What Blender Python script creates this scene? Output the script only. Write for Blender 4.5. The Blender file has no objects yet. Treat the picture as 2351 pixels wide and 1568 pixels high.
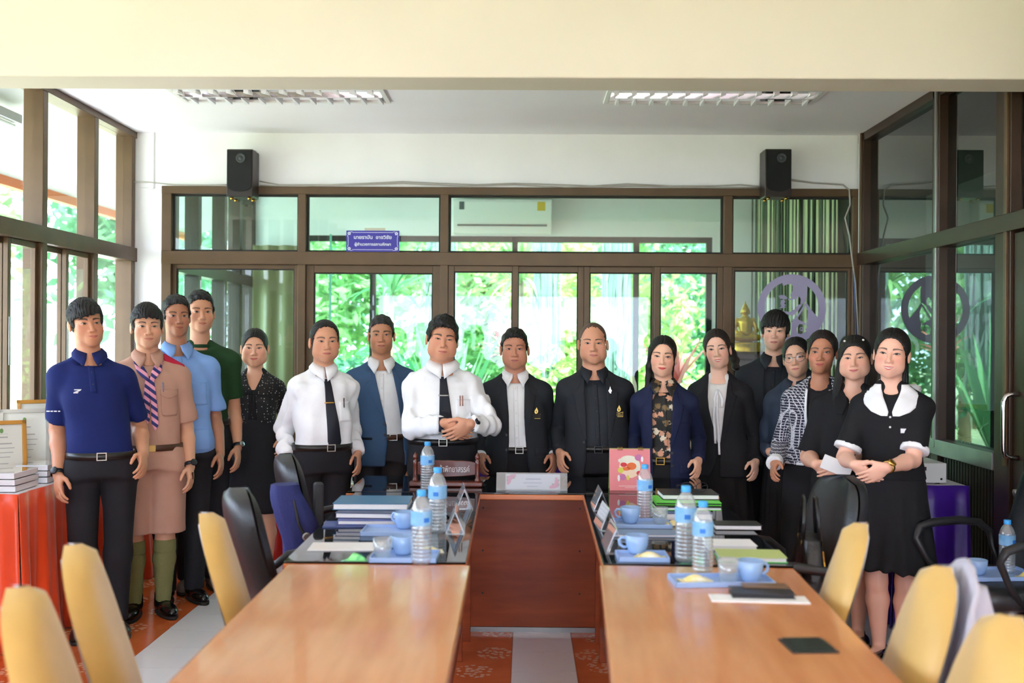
import bpy, bmesh, math, random
import numpy as np
from mathutils import Matrix, Vector, Euler

# ------------------------------------------------------------------ camera, world, light, exposure
SC = bpy.context.scene
COL = SC.collection
FPX = 2351 * 35.0 / 36.0
CAM_Z = 1.5
YAW, ROLL = math.radians(0.74), math.radians(0.38)
CAM_R = (Matrix.Rotation(YAW, 3, 'Z') @ Matrix.Rotation(math.pi / 2, 3, 'X') @ Matrix.Rotation(ROLL, 3, 'Z'))
cam_d = bpy.data.cameras.new('camera'); cam = bpy.data.objects.new('camera', cam_d); COL.objects.link(cam)
cam.matrix_world = Matrix.Translation((0, 0, CAM_Z)) @ CAM_R.to_4x4()
cam_d.lens = 35; cam_d.sensor_width = 36; cam_d.sensor_fit = 'HORIZONTAL'
cam_d.dof.use_dof = True; cam_d.dof.focus_distance = 5.45; cam_d.dof.aperture_fstop = 2.2
cam_d.clip_start = 0.05; cam_d.clip_end = 200
SC.camera = cam

SC.view_settings.view_transform = 'Standard'
SC.view_settings.look = 'None'
SC.view_settings.gamma = 1.0
SC.view_settings.exposure = 0.74
SC.view_settings.use_curve_mapping = False
SC.cycles.use_denoising = True
SC.cycles.max_bounces = 9
SC.cycles.diffuse_bounces = 5
SC.cycles.transparent_max_bounces = 24
SC.cycles.sample_clamp_indirect = 6.0

W = bpy.data.worlds.new('overcast_sky'); SC.world = W; W.use_nodes = True
wn = W.node_tree
bg = wn.nodes['Background']
tc = wn.nodes.new('ShaderNodeTexCoord'); sp = wn.nodes.new('ShaderNodeSeparateXYZ')
rmp = wn.nodes.new('ShaderNodeValToRGB')
wn.links.new(tc.outputs['Generated'], sp.inputs[0]); wn.links.new(sp.outputs['Z'], rmp.inputs[0])
rmp.color_ramp.elements[0].position = 0.0; rmp.color_ramp.elements[0].color = (0.82, 0.925, 1.12, 1)
rmp.color_ramp.elements[1].position = 0.9; rmp.color_ramp.elements[1].color = (0.70, 0.85, 1.14, 1)
wn.links.new(rmp.outputs[0], bg.inputs[0]); bg.inputs[1].default_value = 6.2

sun_d = bpy.data.lights.new('sun_offscreen', 'SUN'); sun_d.energy = 14.0; sun_d.angle = math.radians(8); sun_d.color = (1, .97, .93)
sun = bpy.data.objects.new('sun_offscreen', sun_d); COL.objects.link(sun)
sun.rotation_euler = Euler((math.radians(38), math.radians(-14), 0))    # high sun, from behind the building
sun.location = (0, -6, 14)

# ------------------------------------------------------------------ helpers
def P(px, py, Y):
    """the world point on the plane Y seen at a photograph pixel (used only to read positions)"""
    v = CAM_R @ Vector(((px - 1175.5) / FPX, -(py - 784) / FPX, -1))
    t = Y / v.y
    return Vector((v.x * t, Y, CAM_Z + v.z * t))

def PZ(px, py, z):
    """same, on the horizontal plane z"""
    v = CAM_R @ Vector(((px - 1175.5) / FPX, -(py - 784) / FPX, -1))
    t = (z - CAM_Z) / v.z
    return Vector((v.x * t, v.y * t, z))

def lin(c):
    if isinstance(c, str):
        c = c.lstrip('#'); c = [int(c[i:i + 2], 16) for i in (0, 2, 4)]
    o = []
    for u in c[:3]:
        u = u / 255.0
        o.append(u / 12.92 if u <= 0.04045 else ((u + 0.055) / 1.055) ** 2.4)
    return (o[0], o[1], o[2], 1.0)

def sock(bs, *names):
    for n in names:
        if n in bs.inputs: return bs.inputs[n]

MATS = {}
def mat(name, c=None, rough=0.5, metal=0.0, spec=None, var=0.0, vscale=8.0, bump=0.0, bscale=60.0, stretch=None, c2=None, coat=0.0, sheen=0.0, emit=None, estr=0.0):
    if name in MATS: return MATS[name]
    m = bpy.data.materials.new(name); m.use_nodes = True
    nt = m.node_tree; bs = nt.nodes['Principled BSDF']
    col = lin(c)
    bs.inputs['Base Color'].default_value = col
    bs.inputs['Roughness'].default_value = rough
    bs.inputs['Metallic'].default_value = metal
    if spec is not None: bs.inputs['Specular IOR Level'].default_value = spec
    if coat: bs.inputs['Coat Weight'].default_value = coat
    if sheen:
        bs.inputs['Sheen Weight'].default_value = sheen
        bs.inputs['Sheen Roughness'].default_value = .4
    if emit is not None:
        bs.inputs['Emission Color'].default_value = lin(emit); bs.inputs['Emission Strength'].default_value = estr
    if var or bump or c2 is not None:
        t = nt.nodes.new('ShaderNodeTexCoord'); mp = nt.nodes.new('ShaderNodeMapping')
        nt.links.new(t.outputs['Object'], mp.inputs[0])
        if stretch: mp.inputs['Scale'].default_value = stretch
        if var or c2 is not None:
            nz = nt.nodes.new('ShaderNodeTexNoise'); nz.inputs['Scale'].default_value = vscale; nz.inputs['Detail'].default_value = 5
            nt.links.new(mp.outputs[0], nz.inputs['Vector'])
            mx = nt.nodes.new('ShaderNodeMix'); mx.data_type = 'RGBA'
            if c2 is not None: a, b = col, lin(c2)
            else:
                a = tuple(min(1, v * (1 - var)) for v in col[:3]) + (1,)
                b = tuple(min(1, v * (1 + var)) for v in col[:3]) + (1,)
            mx.inputs[6].default_value = a; mx.inputs[7].default_value = b
            mr = nt.nodes.new('ShaderNodeMapRange'); mr.inputs['From Min'].default_value = .32; mr.inputs['From Max'].default_value = .68
            nt.links.new(nz.outputs['Fac'], mr.inputs[0]); nt.links.new(mr.outputs[0], mx.inputs[0])
            nt.links.new(mx.outputs[2], bs.inputs['Base Color'])
        if bump:
            nb = nt.nodes.new('ShaderNodeTexNoise'); nb.inputs['Scale'].default_value = bscale; nb.inputs['Detail'].default_value = 4
            nt.links.new(mp.outputs[0], nb.inputs['Vector'])
            bp = nt.nodes.new('ShaderNodeBump'); bp.inputs['Strength'].default_value = bump; bp.inputs['Distance'].default_value = .01
            nt.links.new(nb.outputs['Fac'], bp.inputs['Height']); nt.links.new(bp.outputs[0], bs.inputs['Normal'])
    MATS[name] = m
    return m

def glass_mat(name, tint, refl=1.0, ior=1.5, rough=0.0):
    """thin architectural pane: tinted straight-through light plus a Fresnel mirror reflection"""
    if name in MATS: return MATS[name]
    m = bpy.data.materials.new(name); m.use_nodes = True
    nt = m.node_tree; nt.nodes.clear()
    out = nt.nodes.new('ShaderNodeOutputMaterial'); mx = nt.nodes.new('ShaderNodeMixShader')
    tr = nt.nodes.new('ShaderNodeBsdfTransparent'); gl = nt.nodes.new('ShaderNodeBsdfGlossy'); fr = nt.nodes.new('ShaderNodeFresnel')
    tr.inputs[0].default_value = tuple(tint) + (1,); gl.inputs['Roughness'].default_value = rough
    gl.inputs[0].default_value = (1, 1, 1, 1)
    fr.inputs[0].default_value = ior
    mu = nt.nodes.new('ShaderNodeMath'); mu.operation = 'MULTIPLY'; mu.inputs[1].default_value = refl; mu.use_clamp = True
    ge = nt.nodes.new('ShaderNodeNewGeometry'); iv = nt.nodes.new('ShaderNodeMath'); iv.operation = 'SUBTRACT'; iv.inputs[0].default_value = 1.0
    m0 = nt.nodes.new('ShaderNodeMath'); m0.operation = 'MULTIPLY'      # reflect on the face the ray meets first only
    nt.links.new(ge.outputs['Backfacing'], iv.inputs[1]); nt.links.new(fr.outputs[0], m0.inputs[0]); nt.links.new(iv.outputs[0], m0.inputs[1])
    nt.links.new(m0.outputs[0], mu.inputs[0]); nt.links.new(mu.outputs[0], mx.inputs[0])
    nt.links.new(tr.outputs[0], mx.inputs[1]); nt.links.new(gl.outputs[0], mx.inputs[2]); nt.links.new(mx.outputs[0], out.inputs[0])
    MATS[name] = m
    return m

class MB:
    """collects simple shapes into one mesh"""
    def __init__(s): s.v = []; s.f = []; s.mi = []
    def add(s, vs, fs, mi=0):
        o = len(s.v); s.v += [tuple(v) for v in vs]; s.f += [tuple(o + i for i in f) for f in fs]; s.mi += [mi] * len(fs); return s
    def box(s, c, d, rot=None, mi=0):
        x, y, z = d[0] / 2, d[1] / 2, d[2] / 2
        vs = [Vector((a * x, b * y, e * z)) for a in (-1, 1) for b in (-1, 1) for e in (-1, 1)]
        if rot is not None: vs = [rot @ v for v in vs]
        c = Vector(c)
        return s.add([v + c for v in vs], [(0, 1, 3, 2), (4, 6, 7, 5), (0, 4, 5, 1), (2, 3, 7, 6), (0, 2, 6, 4), (1, 5, 7, 3)], mi)
    def bb(s, x0, x1, y0, y1, z0, z1, mi=0):
        return s.box(((x0 + x1) / 2, (y0 + y1) / 2, (z0 + z1) / 2), (abs(x1 - x0), abs(y1 - y0), abs(z1 - z0)), None, mi)
    def lathe(s, prof, n=24, c=(0, 0, 0), rot=None, mi=0, caps=True):
        vs = []; fs = []; c = Vector(c)
        for r, z in prof:
            for k in range(n):
                a = 2 * math.pi * k / n
                v = Vector((r * math.cos(a), r * math.sin(a), z))
                if rot is not None: v = rot @ v
                vs.append(v + c)
        for i in range(len(prof) - 1):
            for k in range(n):
                fs.append((i * n + k, i * n + (k + 1) % n, (i + 1) * n + (k + 1) % n, (i + 1) * n + k))
        if caps:
            fs.append(tuple(range(n - 1, -1, -1))); b = (len(prof) - 1) * n; fs.append(tuple(range(b, b + n)))
        return s.add(vs, fs, mi)
    def tube(s, path, r, n=8, mi=0, closed=False):
        path = [Vector(p) for p in path]; N = len(path); vs = []; fs = []
        rs = r if isinstance(r, (list, tuple)) else [r] * N
        prev = None
        for i, p in enumerate(path):
            if closed: t = path[(i + 1) % N] - path[i - 1]
            else: t = path[min(i + 1, N - 1)] - path[max(i - 1, 0)]
            t.normalize()
            if prev is None:
                u = t.cross(Vector((0, 0, 1)))
                if u.length < 1e-3: u = t.cross(Vector((1, 0, 0)))
            else: u = prev - t * prev.dot(t)
            u.normalize(); prev = u; w = t.cross(u)
            for k in range(n):
                a = 2 * math.pi * k / n
                vs.append(p + (u * math.cos(a) + w * math.sin(a)) * rs[i])
        R = N if closed else N - 1
        for i in range(R):
            j = (i + 1) % N
            for k in range(n):
                fs.append((i * n + k, i * n + (k + 1) % n, j * n + (k + 1) % n, j * n + k))
        if not closed:
            fs.append(tuple(range(n - 1, -1, -1))); fs.append(tuple(range((N - 1) * n, N * n)))
        return s.add(vs, fs, mi)
    def prism(s, poly, h, M=None, mi=0):
        """poly: 2D points (x,y) extruded along local z by h, placed by matrix M"""
        n = len(poly); vs = [Vector((x, y, 0)) for x, y in poly] + [Vector((x, y, h)) for x, y in poly]
        if M is not None: vs = [M @ v for v in vs]
        fs = [tuple(range(n - 1, -1, -1)), tuple(range(n, 2 * n))] + [(i, (i + 1) % n, n + (i + 1) % n, n + i) for i in range(n)]
        return s.add(vs, fs, mi)
    def grid(s, pts, mi=0):
        """pts[i][j] rows of points"""
        R, C = len(pts), len(pts[0])
        return s.add([p for r in pts for p in r], [(i * C + j, i * C + j + 1, (i + 1) * C + j + 1, (i + 1) * C + j) for i in range(R - 1) for j in range(C - 1)], mi)
    def build(s, name, m, parent=None, bevel=0.0, smooth=False, solid=0.0, subsurf=0, loc=None, seg=2):
        me = bpy.data.meshes.new(name); me.from_pydata(s.v, [], s.f); me.update()
        for q in (m if isinstance(m, (list, tuple)) else [m]): me.materials.append(q)
        if any(s.mi): me.polygons.foreach_set('material_index', s.mi)
        if smooth: me.polygons.foreach_set('use_smooth', [True] * len(me.polygons))
        bm = bmesh.new(); bm.from_mesh(me); bmesh.ops.recalc_face_normals(bm, faces=bm.faces); bm.to_mesh(me); bm.free()
        o = bpy.data.objects.new(name, me); COL.objects.link(o)
        if parent is not None: o.parent = parent
        if loc is not None: o.location = loc
        if solid:
            md = o.modifiers.new('solid', 'SOLIDIFY'); md.thickness = solid; md.offset = 0
        if bevel:
            md = o.modifiers.new('bevel', 'BEVEL'); md.width = bevel; md.segments = seg; md.limit_method = 'ANGLE'; md.angle_limit = math.radians(35)
            if not smooth: me.polygons.foreach_set('use_smooth', [True] * len(me.polygons)); md.harden_normals = True
        if subsurf:
            md = o.modifiers.new('subd', 'SUBSURF'); md.levels = subsurf; md.render_levels = subsurf
        return o

def tag(o, label=None, cat=None, group=None, kind=None):
    if label: o['label'] = label
    if cat: o['category'] = cat
    if group: o['group'] = group
    if kind: o['kind'] = kind
    return o

def thing(name, label, cat, loc=(0, 0, 0), rz=0.0, group=None):
    o = bpy.data.objects.new(name, None); COL.objects.link(o)
    o.location = loc; o.rotation_euler = (0, 0, rz); o.empty_display_size = .1
    return tag(o, label, cat, group)

def copy_tree(o, parent=None):
    c = o.copy(); COL.objects.link(c); c.parent = parent
    for ch in list(o.children): copy_tree(ch, c)
    return c

def struct(o): o['kind'] = 'structure'; return o
def sroot(name, loc=(0, 0, 0)):
    o = bpy.data.objects.new(name, None); COL.objects.link(o); o.location = loc; o['kind'] = 'structure'; return o

def text_mesh(name, txt, size, m, parent, loc, rot=(math.pi / 2, 0, 0), align='CENTER', width=None, depth=0.0006, bold=0.0):
    cu = bpy.data.curves.new(name, 'FONT'); cu.body = txt; cu.size = size; cu.align_x = align; cu.extrude = depth
    cu.offset = bold; cu.resolution_u = 2
    o = bpy.data.objects.new(name, cu); COL.objects.link(o)
    bpy.context.view_layer.update()
    dg = bpy.context.evaluated_depsgraph_get()
    me = bpy.data.meshes.new_from_object(o.evaluated_get(dg))
    bpy.data.objects.remove(o); 
    if width and len(me.vertices):
        xs = [v.co.x for v in me.vertices]; k = width / max(1e-6, max(xs) - min(xs)); cx = (max(xs) + min(xs)) / 2
        for v in me.vertices: v.co.x = (v.co.x - cx) * k
    me.materials.clear(); me.materials.append(m)
    o = bpy.data.objects.new(name, me); COL.objects.link(o); o.parent = parent; o.location = loc; o.rotation_euler = rot; o['kind'] = 'stuff'
    return o
# ------------------------------------------------------------------ materials of the setting
M_WALL = mat('wall_paint', (240, 240, 242), .75, var=.03, vscale=2.5)
M_CEIL = mat('ceiling_paint', (248, 247, 251), .8, var=.02, vscale=1.5)
M_BEAM = mat('beam_paint', (218, 212, 194), .75, var=.03, vscale=1.2)
M_BRONZE = mat('bronze_aluminium', (92, 70, 46), .4, .2, var=.12, vscale=6)
M_BRONZE_D = mat('dark_bronze_aluminium', (58, 40, 28), .38, .2, var=.12, vscale=6)
M_GASKET = mat('black_gasket', (22, 20, 18), .6)
M_ALU = mat('bare_aluminium', (150, 150, 148), .32, .8, var=.1)
G_BACK = glass_mat('green_tinted_pane', (.93, .985, .97), 1.5)
G_OUT = glass_mat('green_outer_pane', (.80, .95, .92), 1.2)
G_LEFT = glass_mat('clear_pane', (.98, .99, .985), 1.2)
G_RIGHT = glass_mat('smoked_pane', (.70, .77, .76), 1.5)

XL, XR, YB, YO, ZC = -2.85, 2.41, 7.2, 10.4, 3.0

# ---- floor: tiles of 0.297 m; white columns every sixth tile
TS = 0.297; TX0 = -0.052; TY0 = 4.52
def tile_mat(name, white):
    m = bpy.data.materials.new(name); m.use_nodes = True; nt = m.node_tree; bs = nt.nodes['Principled BSDF']
    bs.inputs['Roughness'].default_value = .12 if not white else .16
    bs.inputs['Specular IOR Level'].default_value = .45
    if white:
        bs.inputs['Base Color'].default_value = lin((234, 232, 238)); return m
    g = nt.nodes.new('ShaderNodeNewGeometry')
    nz = nt.nodes.new('ShaderNodeTexNoise'); nz.inputs['Scale'].default_value = 7; nz.inputs['Detail'].default_value = 6
    nt.links.new(g.outputs['Position'], nz.inputs['Vector'])
    mx = nt.nodes.new('ShaderNodeMix'); mx.data_type = 'RGBA'; mx.inputs[6].default_value = lin((186, 82, 38)); mx.inputs[7].default_value = lin((220, 114, 64))
    nt.links.new(nz.outputs['Fac'], mx.inputs[0])
    # printed flowers: a cluster of petal dots inside scattered discs
    v1 = nt.nodes.new('ShaderNodeTexVoronoi'); v1.inputs['Scale'].default_value = 3.37; v1.inputs['Randomness'].default_value = .55; v1.voronoi_dimensions = '2D'
    v2 = nt.nodes.new('ShaderNodeTexVoronoi'); v2.inputs['Scale'].default_value = 36; v2.voronoi_dimensions = '2D'
    nt.links.new(g.outputs['Position'], v1.inputs['Vector']); nt.links.new(g.outputs['Position'], v2.inputs['Vector'])
    a = nt.nodes.new('ShaderNodeMath'); a.operation = 'LESS_THAN'; a.inputs[1].default_value = .30; nt.links.new(v1.outputs['Distance'], a.inputs[0])
    b = nt.nodes.new('ShaderNodeMath'); b.operation = 'LESS_THAN'; b.inputs[1].default_value = .36; nt.links.new(v2.outputs['Distance'], b.inputs[0])
    c = nt.nodes.new('ShaderNodeMath'); c.operation = 'MULTIPLY'; nt.links.new(a.outputs[0], c.inputs[0]); nt.links.new(b.outputs[0], c.inputs[1])
    d = nt.nodes.new('ShaderNodeMath'); d.operation = 'MULTIPLY'; d.inputs[1].default_value = .62; nt.links.new(c.outputs[0], d.inputs[0])
    m2 = nt.nodes.new('ShaderNodeMix'); m2.data_type = 'RGBA'; m2.inputs[7].default_value = lin((232, 196, 168))
    nt.links.new(d.outputs[0], m2.inputs[0]); nt.links.new(mx.outputs[2], m2.inputs[6]); nt.links.new(m2.outputs[2], bs.inputs['Base Color'])
    return m
M_TILE = tile_mat('orange_flower_tile', False); M_TILEW = tile_mat('white_tile', True)
M_GROUT = mat('tile_grout', (150, 92, 66), .8)
floor = struct(MB().bb(XL - .1, XR + .1, -4.2, YO, -.12, -.004).build('floor', M_GROUT))
def tile_mesh(name, m):
    q = MB().bb(.0015, TS - .0015, .0015, TS - .0015, -.006, 0)
    o = q.build(name, m, None); me = o.data; bpy.data.objects.remove(o); return me
ME_TO, ME_TW = tile_mesh('floor_tile', M_TILE), tile_mesh('floor_tile_white', M_TILEW)
rest = {0: MB(), 1: MB()}
i0, i1 = math.floor((XL - TX0) / TS) + 1, math.floor((XR - TX0) / TS)
n_tiles = 0
for i in range(i0, i1):
    for j in range(-29, 20):
        x, y = TX0 + i * TS, TY0 + j * TS
        white = (i % 6 == 0)
        vis = 4.2 < y < 6.9 and (x < -1.2 or -.42 < x < .5 or x > 1.1)
        if vis:
            o = bpy.data.objects.new('tile', ME_TW if white else ME_TO); COL.objects.link(o); o.parent = floor; o.location = (x, y, 0); n_tiles += 1
        elif y > -3.9 and y < YO - .3:
            rest[int(white)].bb(x + .0015, x + TS - .0015, y + .0015, y + TS - .0015, -.006, 0)
tag(rest[0].build('orange_tiles', M_TILE, floor), kind='stuff'); tag(rest[1].build('white_tiles', M_TILEW, floor), kind='stuff')

# ---- ceiling, beam
struct(MB().bb(XL - .15, XR + .15, 4.7, YO + .1, ZC, ZC + .15).build('ceiling', M_CEIL))
struct(MB().bb(XL - .15, XR + .15, -4.2, 4.56, 3.25, 3.4).build('ceiling_front', M_CEIL))
struct(MB().bb(XL - .15, XR + .15, 4.53, 4.76, 2.70, 3.3).build('trim_beam', M_BEAM, bevel=.008))

# ---- back wall (partition to the office)
bz_top, bz_tr0, bz_tr1 = 2.60, 2.045, 2.14
bw = struct(MB().bb(XL - .12, XR + .12, YB, YB + .14, bz_top, ZC + .02).build('wall_back', M_WALL))
MB().bb(XL - .12, -2.635, YB, YB + .14, 0, bz_top).build('pillar', M_WALL, bw, bevel=.004)
MB().bb(-2.74, -2.70, YB - .012, YB, bz_top - .01, ZC).build('cable_duct', M_WALL, bw, bevel=.003)

def bar(mb, x0, x1, y0, y1, z0, z1): mb.bb(x0, x1, y0, y1, z0, z1)
pf = sroot('window_1')
q = MB(); y0, y1 = YB - .03, YB + .07
for a, b in ((-2.635, -2.565), (-1.645, -1.588), (-.615, -.556), (1.424, 1.487), (2.345, 2.41)):
    q.bb(a, b, y0, y1, 0, bz_top)
q.build('mullion', M_BRONZE, pf, bevel=.004)
q = MB().bb(-2.635, 2.41, y0 - .004, y1 + .004, bz_top - .045, bz_top + .01); q.build('head_rail', M_BRONZE, pf, bevel=.004)
q = MB().bb(-2.635, 2.41, y0 - .004, y1 + .004, bz_tr0, bz_tr1); q.build('transom', M_BRONZE, pf, bevel=.004)
q = MB().bb(-2.635, 2.41, y0, y1, 0, .09); q.build('bottom_rail', M_BRONZE, pf, bevel=.004)
GB = MB
for a, b in ((-2.565, -1.645), (-1.588, -.615), (-.556, 1.424), (1.487, 2.345)):   # fanlights
    MB().bb(a, b, YB + .02, YB + .026, bz_tr1, bz_top - .045).build('pane', G_BACK, pf)
    g = MB(); t = .014; z0, z1 = bz_tr1, bz_top - .045; yy0, yy1 = YB + .012, YB + .034
    g.bb(a, a + t, yy0, yy1, z0, z1); g.bb(b - t, b, yy0, yy1, z0, z1); g.bb(a + t, b - t, yy0, yy1, z0, z0 + t); g.bb(a + t, b - t, yy0, yy1, z1 - t, z1)
    g.build('gasket', M_GASKET, pf)
def sash(x0, x1, z0, z1, yc, st, parent, gm, m, glabel='sash'):
    f = MB(); f.bb(x0, x0 + st, yc - .018, yc + .018, z0, z1); f.bb(x1 - st, x1, yc - .018, yc + .018, z0, z1)
    f.bb(x0 + st, x1 - st, yc - .018, yc + .018, z0, z0 + st); f.bb(x0 + st, x1 - st, yc - .018, yc + .018, z1 - st, z1)
    o = f.build(glabel, m, parent, bevel=.003)
    MB().bb(x0 + st, x1 - st, yc - .003, yc + .003, z0 + st, z1 - st).build('pane', gm, o)
    g = MB(); t = .008
    g.bb(x0 + st, x0 + st + t, yc - .008, yc + .008, z0 + st, z1 - st); g.bb(x1 - st - t, x1 - st, yc - .008, yc + .008, z0 + st, z1 - st)
    g.bb(x0 + st + t, x1 - st - t, yc - .008, yc + .008, z1 - st - t, z1 - st)
    g.build('gasket', M_GASKET, o)
    return o
sash(-2.565, -1.645, .09, bz_tr0, YB + .02, .03, pf, G_BACK, M_BRONZE)
sash(-1.588, -.615, .09, bz_tr0, YB + .02, .055, pf, G_BACK, M_BRONZE)
for a, b, yy in ((-.556, -.05, .0), (-.095, .4245, .038), (.4255, .96, .038), (.93, 1.424, .0)):
    sash(a, b, .09, bz_tr0, YB + yy, .042, pf, G_BACK, M_BRONZE)
sash(1.487, 2.345, .09, bz_tr0, YB + .02, .022, pf, G_BACK, M_BRONZE)

# ---- left wall: low wall, posts, transom, panes
lw = struct(MB().bb(XL - .14, XL, -4.2, YO, -.1, .93).build('wall_left', M_WALL))
posts = [7.15, 6.53, 5.83, 5.13, 4.43, 3.73, 3.03, 2.33, 1.63, .93, .23, -.47, -1.17, -1.87, -2.57, -3.27, -3.97]
wl = sroot('window_2')
for yy in posts:
    MB().bb(XL - .10, XL + .02, yy - .03, yy + .03, .93, ZC + (.3 if yy < 4.5 else 0)).build('post', M_BRONZE, wl, bevel=.004)
MB().bb(XL - .10, XL + .03, -4.2, YB, 2.06, 2.16).build('transom', M_BRONZE, wl, bevel=.004)
MB().bb(XL - .10, XL + .025, 4.7, YB, ZC - .045, ZC).build('head_rail', M_BRONZE, wl, bevel=.004)
MB().bb(XL - .12, XL + .05, -4.2, YB, .93, .975).build('sill', M_BRONZE_D, wl, bevel=.004)
for k in range(len(posts) - 1):
    b, a = posts[k] - .03, posts[k + 1] + .03
    top = ZC - .045 if b > 4.7 else 3.24
    MB().bb(XL - .045, XL - .039, a, b, 2.16, top).build('pane', G_LEFT, wl)
    if k == 0:
        MB().bb(XL - .045, XL - .039, a, b, .975, 2.06).build('pane', G_LEFT, wl)
    else:
        # two sliding sashes per bay
        c = (a + b) / 2
        for (s0, s1, xo) in ((a, c + .02, -.055), (c - .02, b, -.02)):
            f = MB(); st = .034; x0, x1 = XL + xo - .014, XL + xo + .014
            f.bb(x0, x1, s0, s0 + st, .975, 2.06); f.bb(x0, x1, s1 - st, s1, .975, 2.06); f.bb(x0, x1, s0 + st, s1 - st, .975, .975 + st); f.bb(x0, x1, s0 + st, s1 - st, 2.06 - st, 2.06)
            so = f.build('sash', M_BRONZE, wl, bevel=.003)
            MB().bb(XL + xo - .003, XL + xo + .003, s0 + st, s1 - st, .975 + st, 2.06 - st).build('pane', G_LEFT, so)
            if xo > -.03: MB().bb(XL + xo + .014, XL + xo + .02, s0 + .006, s0 + .026, 1.35, 1.62).build('pull', M_ALU, so, bevel=.002)
# office stretch of the same wall
wo = sroot('window_3')
for yy in (7.4, 8.05, 8.62, 9.37, 9.87, 10.36):
    MB().bb(XL - .10, XL + .02, yy - .045, yy + .045, .93, ZC).build('post', M_BRONZE_D, wo)
MB().bb(XL - .10, XL + .03, YB, YO, 2.05, 2.15).build('transom', M_BRONZE_D, wo)
MB().bb(XL - .045, XL - .039, YB + .14, YO, .93, ZC).build('pane', G_OUT, wo)

# ---- right wall: glazed partition above a ribbed panel, with a glass door
rw = sroot('wall_right')
M_RIB = mat('ribbed_dark_panel', (40, 32, 27), .5, .2)
MB().bb(XR + .02, XR + .06, 5.1, YB, 0, .86).build('panel', M_RIB, rw)
q = MB()
yy = 5.12
while yy < YB - .05:
    q.bb(XR + .002, XR + .022, yy, yy + .018, .02, .85); yy += .036
tag(q.build('ribs', M_RIB, rw), kind='stuff')
wr = sroot('window_4')
for yy, w in ((7.13, .09), (5.84, .10), (5.02, .16)):
    MB().bb(XR - .02, XR + .09, yy - w / 2, yy + w / 2, 0, ZC).build('post', M_BRONZE_D, wr, bevel=.004)
    MB().bb(XR - .032, XR - .018, yy - w / 2 + .02, yy - w / 2 + .05, .9, ZC).build('post_strip', M_ALU if yy == 5.84 else M_BRONZE, wr, bevel=.003)
MB().bb(XR - .035, XR + .09, 4.6, YB, 2.06, 2.15).build('transom', M_BRONZE_D, wr, bevel=.004)
MB().bb(XR - .02, XR + .09, 4.6, YB, ZC - .06, ZC).build('head_rail', M_BRONZE_D, wr, bevel=.004)
MB().bb(XR - .03, XR + .05, 5.1, YB, .86, .95).build('sill_rail', M_ALU, wr, bevel=.004)
for a, b in ((5.89, 7.085), (5.1, 5.79)):
    MB().bb(XR + .03, XR + .036, a, b, 2.15, ZC - .06).build('pane', G_RIGHT, wr)
    MB().bb(XR + .03, XR + .036, a, b, .95, 2.06).build('pane', G_RIGHT, wr)
MB().bb(XR + .03, XR + .036, 3.2, 4.94, 2.15, ZC + .2).build('pane', G_RIGHT, wr)
dr = sroot('door_1')
MB().bb(XR - .005, XR + .04, 4.82, 4.93, .02, 2.05).build('stile', M_BRONZE_D, dr, bevel=.004)
MB().bb(XR - .005, XR + .04, 3.98, 4.08, .02, 2.05).build('stile', M_BRONZE_D, dr, bevel=.004)
MB().bb(XR - .005, XR + .04, 4.08, 4.82, .02, .22).build('bottom_rail', M_BRONZE_D, dr, bevel=.004)
MB().bb(XR - .005, XR + .04, 4.08, 4.82, 1.97, 2.05).build('top_rail', M_BRONZE_D, dr, bevel=.004)
MB().bb(XR + .014, XR + .02, 4.08, 4.82, .22, 1.97).build('pane', G_RIGHT, dr)
M_CHROME = mat('polished_chrome', (214, 214, 212), .12, 1.0)
def pull(xs, parent):
    p = []
    x0 = XR + (.0 if xs < 0 else .035)
    for t in range(7): a = t / 6 * math.pi / 2; p.append((x0 + xs * .075 * math.sin(a) if t < 7 else 0, 4.875, 1.24 + .03 * (1 - math.cos(a)) * 0))
    pts = [(x0, 4.875, 1.26), (x0 + xs * .045, 4.875, 1.26), (x0 + xs * .068, 4.875, 1.25), (x0 + xs * .078, 4.875, 1.225), (x0 + xs * .08, 4.875, 1.19),
           (x0 + xs * .08, 4.875, 1.02), (x0 + xs * .078, 4.875, .985), (x0 + xs * .068, 4.875, .96), (x0 + xs * .045, 4.875, .95), (x0, 4.875, .95)]
    MB().tube(pts, .012, 10).build('pull_handle', M_CHROME, parent, smooth=True)
pull(-1, dr); pull(1, dr)
MB().lathe([(.018, 0), (.018, .02), (.006, .026)], 14, (XR - .005, 4.875, .78), Matrix.Rotation(-math.pi / 2, 3, 'Y')).build('lock', M_ALU, dr, smooth=True)
# plain wall from the door towards the front of the hall
rf = struct(MB().bb(XR, XR + .12, -4.2, 3.2, 0, 3.3).build('wall_right_front', M_WALL))
MB().bb(XR, XR + .12, 3.2, 3.98, 0, 3.3).build('wall_pier', M_WALL, rf)
# dim corridor behind the right partition
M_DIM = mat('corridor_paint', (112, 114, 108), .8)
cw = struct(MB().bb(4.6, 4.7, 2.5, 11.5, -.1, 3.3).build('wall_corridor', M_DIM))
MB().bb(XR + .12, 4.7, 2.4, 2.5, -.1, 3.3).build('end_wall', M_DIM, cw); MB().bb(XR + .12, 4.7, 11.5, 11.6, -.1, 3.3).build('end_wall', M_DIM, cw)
MB().bb(XR + .1, 4.7, 2.4, 11.6, 3.2, 3.3).build('corridor_ceiling', M_DIM, cw); MB().bb(XR + .1, 4.7, 2.4, 11.6, -.1, 0).build('corridor_floor', M_DIM, cw)

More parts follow.
